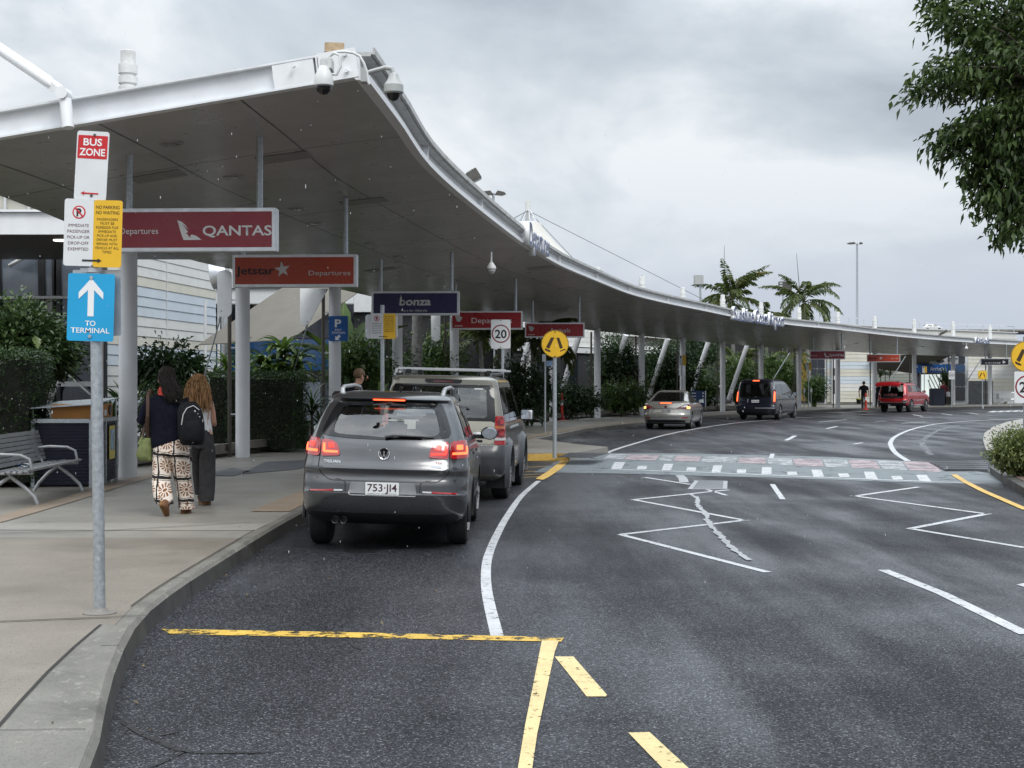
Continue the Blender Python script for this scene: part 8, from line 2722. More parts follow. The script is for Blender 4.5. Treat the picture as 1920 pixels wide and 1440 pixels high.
# ---- glazed entrance block at the left edge
Yg = 36.6
gl = P(-160,0, Yg); gr_ = P(186,0, Yg)
t = thing('glazed_entrance', 'dark glazed entrance front behind the big shrub at the left', 'building', Vector((gr_.x, Yg, 0)))
def gx(px): return P(px, 0, Yg).x
def gz(py): return P(0, py, Yg).z
cols = [(-160,0),(0,78),(84,100),(112,184)]
for k, (a, b) in enumerate(cols):
 x0, x1 = gx(a), gx(b)
 for z0, z1, m in ((0.2, gz(722), 'dglass'),(gz(718), gz(640), 'dglass' if k != 2 else 'frame_w'),(gz(638), gz(560), 'bglass' if k == 3 else 'dglass'),(gz(556), gz(476), 'gglass')):
  if k == 2 and m == 'dglass': m = 'cream_b'
  MB().box(((x0 + x1) / 2, Yg, (z0 + z1) / 2),(x1 - x0 - 0.05,0.04, z1 - z0 - 0.04)).build('pane', M[m], t, True, smooth=0)
mb = MB()
for px in (-160,0,80,104,110,185):
 mb.box((gx(px), Yg - 0.03,2.6),(0.10 if px not in (80,110) else 0.16,0.16,4.9))
mb.build('mullion', M['frame_d'], t, True, smooth=0)
mb = MB()
for py, hh in ((720,0.13),(639,0.05),(558,0.07)):
 mb.box(((gl.x + gr_.x) / 2, Yg - 0.06, gz(py)),(gr_.x - gl.x, 0.12, hh))
mb.build('transom', M['frame_w'], t, True, smooth=0)
MB().box(((gl.x + gr_.x) / 2, Yg + 0.6,2.6),(gr_.x - gl.x, 0.3,5.0)).build('back_wall', M['frame_d'], t, True, smooth=0)
for q, e, r in (((160,600),(100,760), .035),((120,690),(176,740), .025),((25,500),(78,470), .05)):
 MB().cyl((gx(q[0]), Yg - 0.3, gz(q[1])),(gx(e[0]), Yg - 0.3, gz(e[1])), r, n=8).build('brace', M['frame_w'], t, True)
# ---- second canopy over the entrance
t = thing('entrance_canopy', 'white edged flat canopy over the entrance at the left edge', 'canopy', P(120,420,30))
x0, x1 = P(-260,0,30).x, P(330,0,30).x
za, zb = P(0,440,30).z, P(0,399,30).z
MB().box(((x0 + x1) / 2,30,(za + zb) / 2),(x1 - x0,0.12, zb - za)).build('fascia', M['white_steel'], t, True, smooth=0)
MB().box(((x0 + x1) / 2,29.97, zb + 0.03),(x1 - x0,0.22,0.05)).build('flashing', M['white_steel'], t, True, smooth=0)
MB().box(((x0 + x1) / 2,33.1, za + 0.06),(x1 - x0,6.0,0.10)).build('soffit', pm('dark_soffit', (0.16,0.155,0.145),0.5), t, True, smooth=0)
MB().lathe([(0.16,0.0),(0.16,0.02)], (P(114,444,31.2).x, 31.2, za - 0.012), n=20).build('downlight', emis('downlight_glow', (1.0,0.95,0.85),2.0,(0.8,0.8,0.75)), t, True)
t = thing('pitched_roof', 'cream ribbed pitched roof showing between the two canopies at the left edge', 'roof', P(60,398,38))
mb = MB()
A = [P(-260,255,37), P(-260,392,37), P(118,396,37)]
mb.poly(A); B = [p + Vector((0,9,0)) for p in A]
mb.poly(list(reversed(B)))
for i in range(3): mb.poly([A[i], B[i], B[(i + 1) % 3], A[(i + 1) % 3]])
mb.build('gable', M['cream'], t, True, smooth=0)
mb = MB()
mb.beam(P(-260,252,36.9), P(122,394,36.9),0.10,0.16)
for px in (10,55):
 f = (px + 260) / 380
 yt = 255 + 141 * f
 mb.beam(P(px, yt, 36.92), P(px, 394,36.92),0.06,0.08)
mb.build('frame', M['frame_w'], t, True, smooth=0)
# ---- shade sails
def sail(label, corners, sagz=-0.25, n=12, mat='sail'):
 t = thing('shade_sail', label, 'shade sail', corners[0])
 a, b, c, d = corners
 mb = MB()
 g = []
 for i in range(n + 1):
  u = i / n
  row = []
  for j in range(n + 1):
   v = j / n
   p = a.lerp(b, u).lerp(d.lerp(c, u), v)
   p = p + Vector((0,0, sagz * 4 * u * (1 - u) * (0.4 + 0.6 * 4 * v * (1 - v))))
   row.append(p)
  g.append(row)
 up = [[mb.bm.verts.new(p) for p in r] for r in g]
 dn = [[mb.bm.verts.new(p + Vector((0,0,-0.02))) for p in r] for r in g]
 for i in range(n):
  for j in range(n):
   mb._f([up[i][j], up[i + 1][j], up[i + 1][j + 1], up[i][j + 1]])
   mb._f([dn[i][j], dn[i][j + 1], dn[i + 1][j + 1], dn[i + 1][j]])
 bd = [(i, 0) for i in range(n)] + [(n, j) for j in range(n)] + [(i, n) for i in range(n, 0,-1)] + [(0, j) for j in range(n, 0,-1)]
 for (i, j),(k, l) in zip(bd, bd[1:] + bd[:1]): mb._f([up[i][j], up[k][l], dn[k][l], dn[i][j]])
 mb.build('cloth', M[mat], t, True, smooth=60)
 for q in corners:
  pass
 return t
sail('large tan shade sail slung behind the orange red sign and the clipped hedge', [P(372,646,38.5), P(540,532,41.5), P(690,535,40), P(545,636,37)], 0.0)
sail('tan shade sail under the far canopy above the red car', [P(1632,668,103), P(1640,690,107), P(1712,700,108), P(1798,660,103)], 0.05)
t = thing('horn_lamp', 'brushed metal horn shaped fitting on a round post by the boarded wall', 'lamp', P(418,700,40))
c = P(404,515,40)
MB().lathe([(0.42,0.0),(0.43,0.012),(0.30,0.20),(0.24,0.30),(0.22,0.42),(0.0,0.44)], c + Vector((-0.10,0,0)), m=Matrix.Rotation(R(82),4, 'Y') @ Matrix.Rotation(R(0),4, 'Z'), n=30).build('horn', M['alu'], t, True)
MB().cyl((P(421,0,40).x, 40.1,0.2),(P(421,0,40).x, 40.1, P(0,470,40).z),0.11, n=16).build('post', M['alu'], t, True)
# ---- long terminal building behind the garden
LINE = side([Vector((p.x, p.y, 0)) for p in COLP], -9.5)
LINE = resample([LINE[0] + Vector((2.2,12,0)), LINE[3] + Vector((0,8,0))] + LINE[5:13], 34)
t = thing('terminal_building', 'long low terminal building with dark glazing and pale ribbed upper cladding behind the garden', 'building', LINE[0])
mb = MB(); m2 = MB(); m3 = MB(); m4 = MB()
for k in range(len(LINE) - 1):
 a, b = LINE[k], LINE[k + 1]
 mid = (a + b) / 2
 MB().beam(a + UPV * 1.85, b + UPV * 1.85,0.06,3.1).build('window', M['dglass'] if k % 5 else M['bglass'], t, True, smooth=0) if k % 2 == 0 else MB().beam(a + UPV * 1.85, b + UPV * 1.85,0.06,3.1).build('wall_panel', M['frame_d'], t, True, smooth=0)
 m2.beam(a + UPV * 3.68, b + UPV * 3.68,0.5,0.30)
 m2.beam(a + UPV * 0.95 + Vector((0.05,-0.05,0)), b + UPV * 0.95 + Vector((0.05,-0.05,0)),0.10,0.12)
 m3.box(a + UPV * 1.85,(0.14,0.14,3.3))
 for j in range(9):
  z = 3.92 + j * 0.30
  m4.beam(a + UPV * (z + 0.13) + Vector((-0.1 - 0.04 * j, 0.08,0)), b + UPV * (z + 0.13) + Vector((-0.1 - 0.04 * j, 0.08,0)),0.2,0.285)
m2.build('fascia', M['frame_w'], t, True, smooth=0)
m3.build('mullion', M['frame_d'], t, True, smooth=0)
m4.build('cladding', M['cream_b'], t, True, smooth=0)
bk = side(LINE, -0.6)
mb = MB()
for k in range(len(bk) - 1):
 mb.beam(bk[k] + UPV * 3.2, bk[k + 1] + UPV * 3.2,0.3,6.4)
mb.build('back_wall', M['frame_d'], t, True, smooth=0)
# white block with fascia above the sail
t = thing('white_block', 'white fascia and dark glazing of a building behind the shade sail', 'building', P(500,560,50))
MB().box((P(520,0,50).x, 50, P(0,555,50).z),(5.4,0.3,0.55)).build('fascia', M['frame_w'], t, True, smooth=0)
MB().box((P(520,0,50).x, 50, P(0,541,50).z + 0.05),(5.4,0.5,0.08)).build('flashing', M['frame_w'], t, True, smooth=0)
MB().box((P(520,0,50).x, 50.1, P(0,602,50).z),(5.4,0.1,1.2)).build('window', M['dglass'], t, True, smooth=0)
MB().box((P(520,0,50).x, 50.1, P(0,660,50).z - 0.1),(5.4,0.1,1.1)).build('window', M['bglass'], t, True, smooth=0)
MB().box((P(520,0,50).x, 50.15,0.9),(5.4,0.1,1.7)).build('lower_wall', M['gglass'], t, True, smooth=0)
MB().box((P(700,0,53).x, 53,4.75),(9.0,0.3,0.75)).build('fascia', M['frame_w'], t, True, smooth=0)
MB().box((P(700,0,53).x, 53.2,2.3),(9.0,0.2,4.4)).build('back_wall', M['frame_d'], t, True, smooth=0)
MB().box((P(600,0,36.2).x, 42.2,0.95),(1.6,0.15,1.7)).build('low_wall', M['gglass'], t, True, smooth=0)
# ---- far terminal front beyond the bend
def far_box(t, name, px0, py0, px1, py1, Y, mat, th=0.3):
 a, b = P(px0, py1, Y), P(px1, py0, Y)
 return MB().box(((a.x + b.x) / 2, Y + th / 2,(a.z + b.z) / 2),(b.x - a.x, th, b.z - a.z)).build(name, mat, t, True, smooth=0)
Yf = 103.0
t = thing('boarded_building', 'cream boarded terminal wall under the far canopy with a tall dark glazed door', 'building', P(1600,757, Yf))
a, b = P(1551,0, Yf), P(1643,0, Yf + 1.0)
pf = [0,0,0,1,1,2,2,0,0,2,2,0,0,0]
boards(t, (a.x, a.y),(b.x, b.y),0.35,4.6,0.27, [M['cream'], M['cream_b'], M['ice_blue']], lambda k, n: pf[k % len(pf)])
far_box(t, 'wall_pier', 1560,655,1567,757, Yf - 0.25, M['frame_w'])
far_box(t, 'wall_slot', 1561.5,690,1565.5,704, Yf - 0.28, M['dglass'], 0.2)
far_box(t, 'wall_slot', 1561.5,712,1565.5,738, Yf - 0.28, M['dglass'], 0.2)
o = far_box(t, 'door_frame', 1520,662,1551,757, Yf + 0.1, M['frame_w'])
far_box(t, 'door_pane', 1521,692,1532,755, Yf, M['dglass']); far_box(t, 'door_pane', 1533.5,692,1546.5,755, Yf, M['dglass'])
far_box(t, 'door_pane', 1521,664,1532,690, Yf, M['dglass']); far_box(t, 'door_pane', 1533.5,664,1546.5,690, Yf, M['dglass'])
far_box(t, 'ochre_wall', 1496,660,1519.5,752, Yf + 0.4, pm('ochre_render', (0.30,0.185,0.03),0.6))
far_box(t, 'side_wall', 1470,700,1497,752, Yf + 1.0, M['frame_d'])
t = thing('recessed_wing', 'grey green boarded recess with a white curved awning behind the red car', 'building', P(1690,750,112))
a, b = P(1640,0,112), P(1724,0,112)
boards(t, (a.x, a.y),(b.x, b.y),0.2,4.2,0.25, [M['greyboard']], lambda k, n: 0)
aw = [P(x, y, 108) for x, y in ((1644,701),(1644,687),(1658,685),(1676,687),(1690,691),(1697,697),(1698,701))]
mb = MB(); A = aw; B = [p + Vector((0,2.2,0)) for p in aw]
mb.poly(A); mb.poly(list(reversed(B)))
for i in range(len(A)): mb.poly([A[i], B[i], B[(i + 1) % len(A)], A[(i + 1) % len(A)]])
mb.build('awning', M['membrane'], t, True, smooth=0)
far_box(t, 'upper_wall', 1636,655,1720,688,113, M['sail'])
t = thing('arrivals_entrance', 'glazed arrivals doorway with a blue sign band under the far canopy', 'building', P(1750,757,106))
Ya = 106.0
far_box(t, 'sign_band', 1716,683.5,1786,698.5, Ya - 0.3, M['plate_blue'])
letters('lettering', [('Arrivals', 0,0,0.33,1.05,0.01)], M['ink_w'], t, 0,0.006, m=Matrix.Translation(P(1757,691, Ya - 0.31) - Vector((P(1750,757,106)))))
far_box(t, 'door_surround', 1714,698.5,1788,758, Ya + 0.6, M['frame_d'])
M['lobby'] = emis('bright_lobby', (0.80,0.90,0.86),0.55,(0.4,0.42,0.4))
for px0, px1 in ((1734,1742),(1743.5,1752),(1753,1765),(1727,1733)):
 far_box(t, 'door_pane', px0,702, px1,744, Ya + 0.35, M['lobby'], 0.1)
mb = MB()
for x0_, y0_, x1_, y1_ in ((1742,704,1762,744),(1748,702,1768,744),(1755,702,1771,740),(1740,712,1752,744),(1764,702,1758,744)):
 mb.beam(P(x0_, y0_, Ya + 0.25), P(x1_, y1_, Ya + 0.25),0.10,0.04)
mb.build('window_decal', M['frame_d'], t, True, smooth=0)
far_box(t, 'poster', 1719,705,1726,735, Ya + 0.3, pm('poster_grey', (0.22,0.20,0.24),0.5, var=0.6, scale=3))
far_box(t, 'frame', 1725.5,698,1727.5,758, Ya + 0.2, M['frame_w']); far_box(t, 'frame', 1786,664,1789.5,757, Ya, M['frame_w'])
for y0, y1, m in ((667,681.5, 'dglass'),(684,697.5, 'bglass'),(700,723, 'dglass'),(726,751, 'dglass')):
 far_box(t, 'tall_window', 1791, y0,1809.5, y1, Ya, M[m])
far_box(t, 'frame', 1789,663,1814,757, Ya + 0.15, M['frame_w'])
far_box(t, 'upper_wall', 1718,655,1792,683, Ya + 1.0, M['frame_d'])
t = thing('wall_sign', 'pale grey sign with a dark mound emblem above the arrivals doorway', 'sign', P(1770,674, Ya - 1))
far_box(t, 'panel', 1743,667.5,1797,682.5, Ya - 1.0, pm('grey_sign', (0.32,0.33,0.34),0.5),0.15)
c = P(1763,675, Ya - 1.02)
MB().prism([(-0.30,-0.12),(-0.22,0.0),(-0.10,0.14),(0.04,0.18),(0.14,0.10),(0.26,-0.02),(0.32,-0.12),(0.05,-0.20),(-0.1,-0.20)], -0.01,0.0, Matrix.Translation(c)).build('emblem', M['ink'], t, True, smooth=0, tri=True)
MB().box(P(1786,672.5, Ya - 1.02),(0.75,0.02,0.07)).build('lettering_line', M['ink'], t, True, smooth=0)
MB().box(P(1784,676.5, Ya - 1.02),(0.6,0.02,0.07)).build('lettering_line', M['ink'], t, True, smooth=0)
t = thing('parking_sign', 'small blue parking sign with white P beside the blue arrivals band', 'sign', P(1719,691, Ya - 1.2))
far_box(t, 'plate', 1712.5,683,1726.5,699, Ya - 1.2, M['plate_blue'], 0.05)
letters('lettering', [('P', 0,0.10,0.22,0.17,0.02)], M['ink_w'], t, 0,0.006, m=Matrix.Translation(P(1719,691, Ya - 1.21) - P(1719,691, Ya - 1.2)))
MB().cyl(P(1719,699, Ya - 1.17), P(1719,757, Ya - 1.17),0.03, n=8).build('pole', M['galv'], t, True)
t = thing('boarded_wing', 'cream boarded wing with a grey stone screen wall at the far right', 'building', P(1860,757,109))
a, b = P(1814,0,109), P(1990,0,109)
boards(t, (a.x, a.y),(b.x, b.y),0.3,4.4,0.30, [M['cream_b'], M['cream']], lambda k, n: (k // 3) % 2)
far_box(t, 'stone_screen', 1816,714,1862,758,107, pm('grey_stone', (0.15,0.155,0.16),0.7, var=0.3, scale=2.5),0.4)
far_box(t, 'downpipe', 1813,665,1815.5,757,106.5, M['alu'], 0.15)
# ---- roof storey behind the far canopy with its rail
RP = [P(1380,606,98), P(1480,604.5,103), P(1600,609.5,110), P(1730,616.5,118), P(1905,627,126)]
RP = [Vector((p.x, p.y, 6.22)) for p in RP]
t = thing('upper_roof', 'pale ribbed roof storey rising behind the far canopy', 'roof', RP[2])
mb = MB()
for a, b in zip(RP[1:], RP[2:]):
 for j in range(7):
  mb.beam(a + UPV * (-0.14 - 0.28 * j), b + UPV * (-0.14 - 0.28 * j),0.12 + 0.05 * (j % 2),0.272)
mb.build('cladding', M['cream_b'], t, True, smooth=0)
mb = MB()
for a, b in zip(RP[1:], RP[2:]): mb.beam(a + UPV * 0.04, b + UPV * 0.04,0.4,0.08)
mb.build('coping', M['frame_w'], t, True, smooth=0)
mb = MB()
bk2 = side(RP[1:], -16)
mb.strip([p - UPV * 0.1 for p in RP[1:]], [p - UPV * 0.1 for p in bk2])
mb.strip([p - UPV * 6.2 for p in bk2], [p - UPV * 0.1 for p in bk2])
mb.build('roof_deck', M['roof_metal'], t, True, smooth=0)
rr_ = resample([RP[1] + Vector((0,0.5,0)), RP[2] + Vector((0,0.5,0)), RP[3] + Vector((0,0.5,0)), RP[4] + Vector((0,0.5,0))], 16)
mb = MB()
for k, p in enumerate(rr_):
 if k in (7,8): continue
 mb.cyl(p, p + UPV * 0.62,0.035, n=6)
mb.tube([p + UPV * 0.62 for p in rr_[:7]], 0.035, n=6); mb.tube([p + UPV * 0.62 for p in rr_[9:]], 0.035, n=6)
mb.build('guard_rail', M['alu'], t, True)
# ---- membrane tent over the terminal
tb_ = P(990,0,66); tb_.z = 4.5
t = thing('membrane_roof', 'white conical membrane roof hung from a mast behind the canopy', 'roof', tb_)
zt = P(0,378,66).z - 4.5; zc = P(0,418,66).z - 4.5
MB().cyl((0,0,-4.3),(0,0, zt),0.125, n=18).build('mast', M['cap_white'], t)
prof = []
for k in range(14):
 u = k / 13
 prof.append((0.55 + 2.9 * u, zc - 2.4 * (1 - (1 - 0.62 * u) ** 3)))
mb = MB()
rings = []
for r, z in prof:
 rings.append([mb.bm.verts.new((r * math.cos(2 * math.pi * q / 48) * (1 + 0.03 * (q % 6 == 0)), r * math.sin(2 * math.pi * q / 48) * (1 + 0.03 * (q % 6 == 0)), z)) for q in range(48)])
mb.rings(rings, cap=False)
mb.build('membrane', M['membrane'], t, smooth=50)
mb = MB()
for q in range(8):
 a = 2 * math.pi * q / 8 + 0.2
 mb.cyl((0.1 * math.cos(a),0.1 * math.sin(a), zc + 0.62),(0.48 * math.cos(a),0.48 * math.sin(a), zc),0.02, n=5)
mb.lathe([(0.50,0),(0.53,0.03),(0.50,0.06)], (0,0, zc - 0.03), n=24)
mb.build('hanger_rod', M['alu'], t)
mb = MB()
mb.cyl((0,0, zt - 0.42), P(1345,575,92) - tb_, 0.014, n=5)
mb.cyl((0,0, zt - 0.42), P(1080,490,72) - tb_, 0.013, n=5)
mb.cyl((0,0, zt - 0.42), P(948,418,60) - tb_, 0.020, n=5)
mb.build('cable', M['steel_dark'], t)
sail('white membrane roof edge seen under the canopy right of the red arrivals sign', [P(1130,628,78), P(1285,640,92), P(1285,652,96), P(1190,650,84)], 0.2, mat='membrane')
sail('white membrane roof seen in the gap right of the dark van', [P(1448,655,112), P(1500,648,112), P(1500,672,108), P(1458,690,108)], 0.1, mat='membrane')
# ================================================================ STREET FURNITURE AND SMALL THINGS
# ---- slatted metal bench
p0, p1 = Vector((-6.08,17.75, PAVE)), Vector((-6.25,20.55, PAVE))
ln = (p1 - p0).length
t = thing('park_bench', 'silver slatted metal bench with curved arm rests at the left edge of the footpath', 'bench', p0, heading(p0, p1))
# local: +Y along the bench, +X to the road
for k in range(7):
 x = -0.03 - 0.072 * k
 z = 0.425 - 0.006 * math.sin(k) - (0.02 if k > 3 else 0) + (0.012 if k == 0 else 0)
 MB().box((x, ln / 2, z),(0.060, ln, 0.030)).build('seat_slat', M['dull_alu'], t, bevel=0.008)
for k in range(7):
 u = k / 6
 MB().box((-0.53 - 0.10 * u, ln / 2,0.47 + 0.37 * u),(0.024, ln, 0.055), m=Matrix.Rotation(R(-14),4, 'Y')).build('back_slat', M['dull_alu'], t, bevel=0.006)
for y in (0.22, ln - 0.25):
 mb = MB()
 mb.tube([(0.06, y, 0.0),(0.02, y, 0.10),(-0.10, y, 0.22),(-0.28, y, 0.36),(-0.30, y, 0.40)], 0.024, n=10)
 mb.tube([(-0.62, y, 0.0),(-0.55, y, 0.12),(-0.42, y, 0.26),(-0.28, y, 0.36)], 0.024, n=10)
 mb.tube([(0.0, y, 0.40),(-0.48, y, 0.395),(-0.55, y, 0.50),(-0.655, y, 0.86)], 0.020, n=10)
 mb.build('leg', M['dull_alu'], t)
 MB().tube([(-0.57, y, 0.62),(-0.40, y, 0.64),(-0.15, y, 0.63),(-0.04, y, 0.58),(-0.01, y, 0.44)], 0.020, n=10).build('arm_rest', M['dull_alu'], t)
t = thing('bottle', 'small clear plastic bottle lying on the bench seat', 'bottle', p0 + Vector((-0.22,0.55,0.455)), R(60))
MB().lathe([(0.0,-0.10),(0.03,-0.095),(0.032,0.03),(0.026,0.06),(0.012,0.09),(0.012,0.11),(0.0,0.11)], (0,0,0.03), 'Y', 16).build('bottle_body', glass('clear_plastic', (0.8,0.85,0.9),1.4,0.05,0.05), t)
MB().lathe([(0.014,0.10),(0.014,0.122),(0.0,0.122)], (0,0,0.03), 'Y', 12).build('cap', M['plate_blue'], t)
# ---- louvred bin enclosure
bo = Vector((-6.28,21.1, PAVE))
t = thing('bin_enclosure', 'navy louvred litter bin enclosure with orange chutes under a slanting lid', 'bin', bo, R(2))
W_, D_, H_ = 0.86,1.5,1.0
M['louvre'] = pm('navy_louvre', (0.026,0.029,0.046),0.42, var=0.15)
M['bin_orange'] = pm('bin_orange', (0.42,0.17,0.02),0.5, var=0.1)
for nm, c0, along, sgn in (('louvre_panel', (-W_ / 2,0), 'x', -1),('louvre_panel', (0, D_ / 2), 'y', 1)):
 mb = MB()
 for k in range(19):
  z = 0.05 + k * 0.049
  if along == 'x': mb.box((-W_ / 2,0.015, z),(W_ - 0.06,0.02,0.050), m=Matrix.Rotation(R(28),4, 'X'))
  else: mb.box((-0.015, D_ / 2, z),(0.02, D_ - 0.06,0.050), m=Matrix.Rotation(R(28),4, 'Y'))
 mb.build(nm, M['louvre'], t, smooth=0)
mb = MB()
for x, y in ((0,0),(-W_, 0),(0, D_),(-W_, D_),(0, D_ * 0.52)):
 mb.box((x, y, 0.5),(0.055,0.055,1.0))
for z in (0.985,):
 mb.box((-W_ / 2,0, z),(W_ - 0.056,0.058,0.06)); mb.box((0, D_ / 2, z),(0.058, D_ - 0.056,0.06)); mb.box((-W_, D_ / 2, z),(0.058, D_ - 0.056,0.06))
mb.build('frame', M['galv'], t, smooth=0)
MB().box((-W_ / 2, D_ / 2,0.5),(W_ - 0.14, D_ - 0.14,0.94)).build('liner', M['black'], t, smooth=0)
for y0 in (0.12,0.80):
 o = MB().box((-W_ / 2 + 0.10, y0 + 0.30,1.12),(W_ - 0.26,0.60,0.22)).build('chute', M['bin_orange'], t, bevel=0.01)
 MB().lathe([(0.085,0.0),(0.085,0.012)], (-0.028, y0 + 0.42,1.125), 'X', 20).build('opening', M['black'], o)
 MB().box((-0.026, y0 + 0.14,1.09),(0.008,0.13,0.09)).build('notice', M['plate_w'], o)
mb = MB()
for x, y, h in ((0,0,0.22),(-W_, 0,0.16),(0, D_, 0.30),(-W_, D_, 0.24)):
 mb.cyl((x, y, 1.0),(x, y, 1.0 + h),0.013, n=8)
mb.build('lid_post', M['galv'], t)
mb = MB()
q = [Vector((0.05,-0.05,1.225)), Vector((-W_ - 0.05,-0.05,1.165)), Vector((-W_ - 0.05, D_ + 0.05,1.245)), Vector((0.05, D_ + 0.05,1.305))]
mb.poly(q); mb.poly([v + Vector((0,0,0.016)) for v in reversed(q)])
for i in range(4): mb.poly([q[i], q[(i + 1) % 4], q[(i + 1) % 4] + Vector((0,0,0.016)), q[i] + Vector((0,0,0.016))])
mb.build('lid', M['galv'], t, smooth=0)
o = MB().prism([(-0.17,-0.26),(0.17,-0.26),(0.17,0.26),(-0.17,0.26)], -0.004,0.004, Matrix.Translation((0.018, D_ * 0.78,0.62)) @ Matrix.Rotation(R(90),4, 'Z')).build('poster', pm('poster_yellow', (0.62,0.50,0.10),0.5), t, smooth=0)
MB().prism([(-0.13,-0.12),(0.13,-0.12),(0.13,0.20),(-0.13,0.20)], -0.007,-0.004, Matrix.Translation((0.018, D_ * 0.78,0.62)) @ Matrix.Rotation(R(90),4, 'Z')).build('poster_picture', pm('poster_blue', (0.30,0.42,0.52),0.5, var=0.5, scale=9), o, smooth=0)
o = MB().box((0.018, D_ * 0.22,0.62),(0.008,0.10,0.5)).build('label', pm('bin_label_red', (0.45,0.06,0.05),0.5), t, smooth=0)
# ---- bollards and small posts
b = G(1054,787.5, PAVE); s_ = F / b.y
t = thing('bollard', 'red flexible bollard with white band beside a column on the footpath', 'bollard', b)
h = 50 / s_
MB().lathe([(0.21,0.0),(0.20,0.03),(0.06,0.05),(0.052, h - 0.03),(0.03, h)], n=18).build('post', pm('bollard_red', (0.48,0.022,0.02),0.5), t)
MB().lathe([(0.056, h * 0.56),(0.056, h * 0.76)], n=18).build('band', M['plate_w'], t)
b = G(1618,768, PAVE); s_ = F / b.y
h = 31 / s_
t = thing('bollard', 'orange red bollard with white band in front of the far man in black', 'bollard', b + Vector((0.05,-0.5,0)))
MB().lathe([(0.21,0.0),(0.20,0.03),(0.075,0.05),(0.06, h - 0.03),(0.03, h)], n=18).build('post', pm('bollard_orange', (0.55,0.06,0.03),0.5), t)
MB().lathe([(0.069, h * 0.56),(0.066, h * 0.76)], n=18).build('band', M['plate_w'], t)
b = P(715,745,24.6); b.z = PAVE
t = thing('bollard', 'red bollard half hidden behind the dark grey car roof', 'bollard', b)
MB().lathe([(0.2,0.0),(0.2,0.03),(0.06,0.05),(0.052,1.33),(0.03,1.36)], n=18).build('post', bpy.data.materials['bollard_red'], t)
MB().lathe([(0.056,0.6),(0.056,0.8)], n=18).build('band', M['plate_w'], t)
for px, pt, pb, lab in ((1071,738,786, 'thin garden light post with white head right of the red bollard'),(1148,742,780, 'thin garden light post between a column and the reddish shrub'),(1327,729,768, 'thin white headed post right of the blue information board'),
      (1373,729,768, 'thin white headed post left of the dark van'),(1508,728,766, 'short white headed post left of the slim parking sign'),(1521,728,764, 'short white headed post right of the slim parking sign'),(979,724,790, 'thin white headed post by the leaning palm trunk')):
 Y = F * (H - PAVE) / (pb - 720) if px != 979 else 52.0
 b = P(px, 720, Y); b.z = PAVE
 s_ = F / Y
 h = (720 - pt) / s_ + H - PAVE
 t = thing('garden_post', lab, 'post', b, 0, 'slim posts along the garden bed')
 MB().cyl((0,0,0),(0,0, h - 0.2),0.025, n=8).build('stake', M['galv'], t)
 MB().box((0,-0.02, h - 0.13),(0.11,0.05,0.28)).build('head', M['plate_w'], t, bevel=0.01)
b = P(1304,720,79); b.z = PAVE
s_ = F / 79
t = thing('information_board', 'dark blue information board with rows of white symbols behind the silver sedan', 'sign board', b)
z0, z1 = H + (720 - 768) / s_ - PAVE, H + (720 - 733) / s_ - PAVE
MB().box((0,0,(z0 + z1) / 2),(36 / s_, 0.08, z1 - z0)).build('panel', pm('board_blue', (0.010,0.035,0.11),0.4), t, bevel=0.01)
MB().box((18.8 / s_, 0, z1 / 2),(1.7 / s_, 0.09, z1 + 0.02)).build('post', M['alu'], t)
mb = MB()
for k in range(4):
 zc = z1 - 0.12 - k * 0.17
 mb.box((14 / s_, -0.045, zc),(0.07,0.01,0.07))
 mb.box((-5 / s_ + 0.03 * k, -0.045, zc),(0.34 - 0.06 * k, 0.01,0.03))
mb.build('symbols', M['ink_w'], t, smooth=0)
b = gpt(1140,0,68)
t = thing('litter_bin', 'dark blue litter bin behind the column left of the silver sedan', 'bin', b)
MB().box((0,0,0.42),(0.42,0.42,0.84)).build('bin_body', pm('bin_blue', (0.012,0.03,0.09),0.5), t, bevel=0.03)
MB().box((0,0,0.88),(0.46,0.46,0.08)).build('lid', M['black'], t, bevel=0.02)
b = P(1757,720,101); b.z = PAVE
t = thing('planter', 'tall dark blue planter box outside the arrivals doorway', 'planter', b)
MB().box((0,0,0.6),(0.9,0.8,1.2)).build('box', pm('planter_navy', (0.015,0.018,0.04),0.5), t, bevel=0.03)
MB().box((0,0,1.21),(0.78,0.68,0.03)).build('soil', M['core'], t)
b = P(1887,720,107); b.z = PAVE
t = thing('trolley_bay', 'white trough and metal rails of the trolley bay at the far right', 'trolley bay', b)
MB().box((0,0,0.62),(1.35,0.6,0.42)).build('trough', M['frame_w'], t, bevel=0.03)
mb = MB()
for x in (-0.62,-0.3,0.35,0.62): mb.cyl((x, 0.1,0),(x, 0.1,0.45),0.03, n=8)
mb.beam((-0.7,-0.35,0.02),(-0.2,-0.3,0.45),0.05,0.05)
mb.build('legs', M['alu'], t)
b = P(1905,720,96); b.z = PAVE
t = thing('barrier', 'low metal hoop barrier on the far footpath beneath the speed plate', 'barrier', b)
MB().tube([(-0.38,0,0),(-0.38,0,0.85),(-0.3,0,0.95),(0.5,0,0.95),(0.58,0,0.85),(0.58,0,0)], 0.03, n=8).build('hoop', M['alu'], t)
MB().cyl((-0.38,0,0.5),(0.58,0,0.5),0.025, n=8).build('cross_rail', M['alu'], t)
